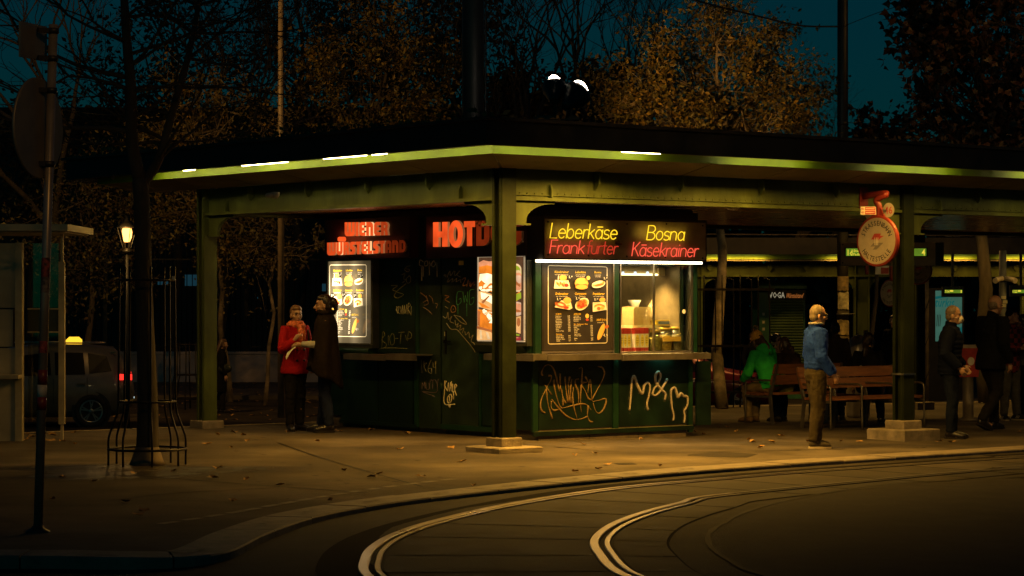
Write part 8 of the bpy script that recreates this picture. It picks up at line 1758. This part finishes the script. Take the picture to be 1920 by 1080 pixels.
# ---- sitters
GRN = cloth('hoodie_green', (.04, .62, .10), var=.15); MUST = cloth('beanie_mustard', (.78, .42, .075), var=.3, scale=60, bscale=90); TAN = cloth('trousers_tan', (.26, .19, .09)); BOOT = cloth('boot_tan', (.16, .10, .045))
def x_pom(child, sc, U, Hd, HM, A_, S):
    m2 = MB(); m2.ell(Hd(0, -.006, .096), (.092, .108, .105), 16, 0, 0, HM); m2.tube([Hd(.090 * cos(2 * pi * k / 14), -.006 + .106 * sin(2 * pi * k / 14), .062) for k in range(14)], .018, 8, closed=True); h = child('pompom_hat', remesh(sc(m2), .009 * S, 'hat', MUST, 1))
    m2 = MB(); r = random.Random(3)
    for _ in range(40): d = V((r.gauss(0, 1), r.gauss(0, 1), r.gauss(0, 1))).normalized(); m2.ell(Hd(.01, -.02, .225) + d * .032, (.018, .018, .018), 6)
    o = child('pompom', sc(m2).mesh('pompom', cloth('pompom_cream', (.85, .62, .28)))); o.parent = h
def seat_on(bx, L_, along, back=.27):
    "a point of the bench seat, along its length from the left rear foot"
    return V((bx.x, bx.y, 0)) + UR * along + UL * back
legs_sit = {-1: ((-.10, .44, .50), (-.11, .42, .085), -6), 1: ((.10, .44, .50), (.11, .46, .085), 6)}
def sit(label, pos, H, ang, c): 
    S = H / 1.75; dz = (.45 / S + .075) - .87; q = dict(seat=1, dz=dz, legs={s: ((s * .10, .43, .46 / S + .03), (s * .12, .40 + .05 * s, .085), s * 6) for s in (-1, 1)}); q.update(c); return person(label, pos, H, ang, q, 'people sitting on the benches')
q = seat_on(b1, 1.35, .26); q.z = gz(q.x)
GRP = sit('person in green hoodie and mustard pompom hat sitting on the left bench', q, 1.66, R(38), dict(jacket=GRN, hem=.86, hood=1, jname='hoodie', trousers=TAN, shoes=BOOT, boot=.10, hair=('long', HAIRB), extra=x_pom, lean=16, lat=-6, turn=-12, sleeve=1.1, bulk=1.04,
    arms={-1: ((-.27, .14, 1.16), (-.20, .36, 1.10), (.3, 1, 0), .5), 1: ((.27, .14, 1.16), (.18, .36, 1.10), (-.3, 1, 0), .5)}))
q = seat_on(b1, 1.35, .82); q.z = gz(q.x)
sit('person in jeans and brown jacket sitting between the green hoodie and the man in blue', q, 1.62, R(38), dict(jacket=cloth('jacket_brown', (.05, .028, .014)), hem=.88, trousers=JEAN, hair=('long', HAIRB), lean=30, pitch=-25, turn=20, voxel=.011,
    arms={-1: ((-.25, .15, 1.14), (-.15, .36, 1.10), (.3, 1, 0), .5), 1: ((.25, .15, 1.14), (.15, .36, 1.10), (-.3, 1, 0), .5)}))
qb = V(seat_on(b1, 1.35, .50, .22)); mb = MB(); mb.ell((qb.x, qb.y, gz(qb.x) + .55), (.16, .10, .13), 12); mb.ell((qb.x, qb.y, gz(qb.x) + .60), (.14, .08, .11), 12); o = solo('shopping_bag', mb, cloth('bag_lime', (.22, .22, .02)), 'lime yellow bag lying on the left bench beside the green hoodie', 'bag', (qb.x, qb.y, gz(qb.x) + .44))
def x_cans(child, sc, U, Hd, HM, A_, S):
    m2 = MB(); [m2.lathe(Hd(s * .088, -.005, .02), [(.035, -.02), (.04, 0), (.035, .02)], 12, 0, tuple(HM @ V((1, 0, 0)))) for s in (-1, 1)]; m2.tube([Hd(.095 * cos(pi * k / 10), -.005, .03 + .15 * sin(pi * k / 10)) for k in range(11)], .009, 6); child('headphones', sc(m2).mesh('headphones', SHOE))
p = V(((1626 - CX) / FP * 35.2, 35.2, gz(5)))
sit('person with dark hair and headphones sitting with their back to the long bench', p, 1.62, face(.35, .94), dict(jacket=BLK_, hem=.86, trousers=JEAN, hair=('long', HAIRD), extra=x_cans, lean=8, turn=-25, voxel=.011))
mb = MB(); 
for k in range(4): mb.box((p.x, p.y - .16 + k * .1, p.z + .42), (1.5, .085, .035), R(-20))
t = thing('bench', 'low backless bench under the sitter with headphones', 'bench', (p.x, p.y, p.z)); part(t, 'seat', mb, WOOD)
for s in (-1, 1):
    mb = MB(); mb.box((p.x + s * .6, p.y - s * .22, p.z + .2), (.05, .34, .40), R(-20)); part(t, 'leg', mb, BST)
# ---- people further off
BRC = cloth('coat_brown', (.030, .020, .012))
p, H = ph(1566, 788, 604); person('person in a long brown coat half hidden behind the man in blue', p, H, face(.2, 1), dict(jacket=BRC, jname='coat', hem=.55, flare=.04, trousers=JEAN, boot=.12, hair=('short', HAIRB), voxel=.012), 'people in the background')
for px, Y, Ht, f_, jk, hr, lab in ((1409, 57, 1.76, (.6, -.8), BLK_, ('short', HAIRD), 'dark haired man looking over the red car behind the railing'), (1452, 50, 1.60, (.95, -.2), cloth('coat_fur', (.30, .22, .13), var=.4, scale=50), ('bun', HAIRD), 'woman in a pale furry coat behind the green hoodie'), (1678, 48, 1.75, (-.6, -.8), BLK_, ('short', HAIRB), 'dark figure just left of the right shelter column'), (414, 54, 1.66, (1, .3), BLK_, ('long', HAIRB), 'woman in a long dark coat with a shoulder bag left of the pale trunk')):
    p = V(gb(px, Y)); d = dict(jacket=jk, jname='coat', hem=.5 if px == 414 else .84, flare=.03, trousers=cloth('trousers_black', (.010, .009, .009)), hair=hr, voxel=.013)
    if px == 414: d['extra'] = lambda child, sc, U, Hd, HM, A_, S: child('shoulder_bag', (lambda m: (m.ell(U(.22, .06, 1.06), (.07, .17, .11), 10), m.tube([U(.22, .1, 1.12), U(.16, 0, 1.46), U(.22, -.05, 1.12)], .012, 5), sc(m).mesh('bag', BAGG))[-1])(MB()))
    person(lab, p, Ht, face(*f_), d, 'people in the background')
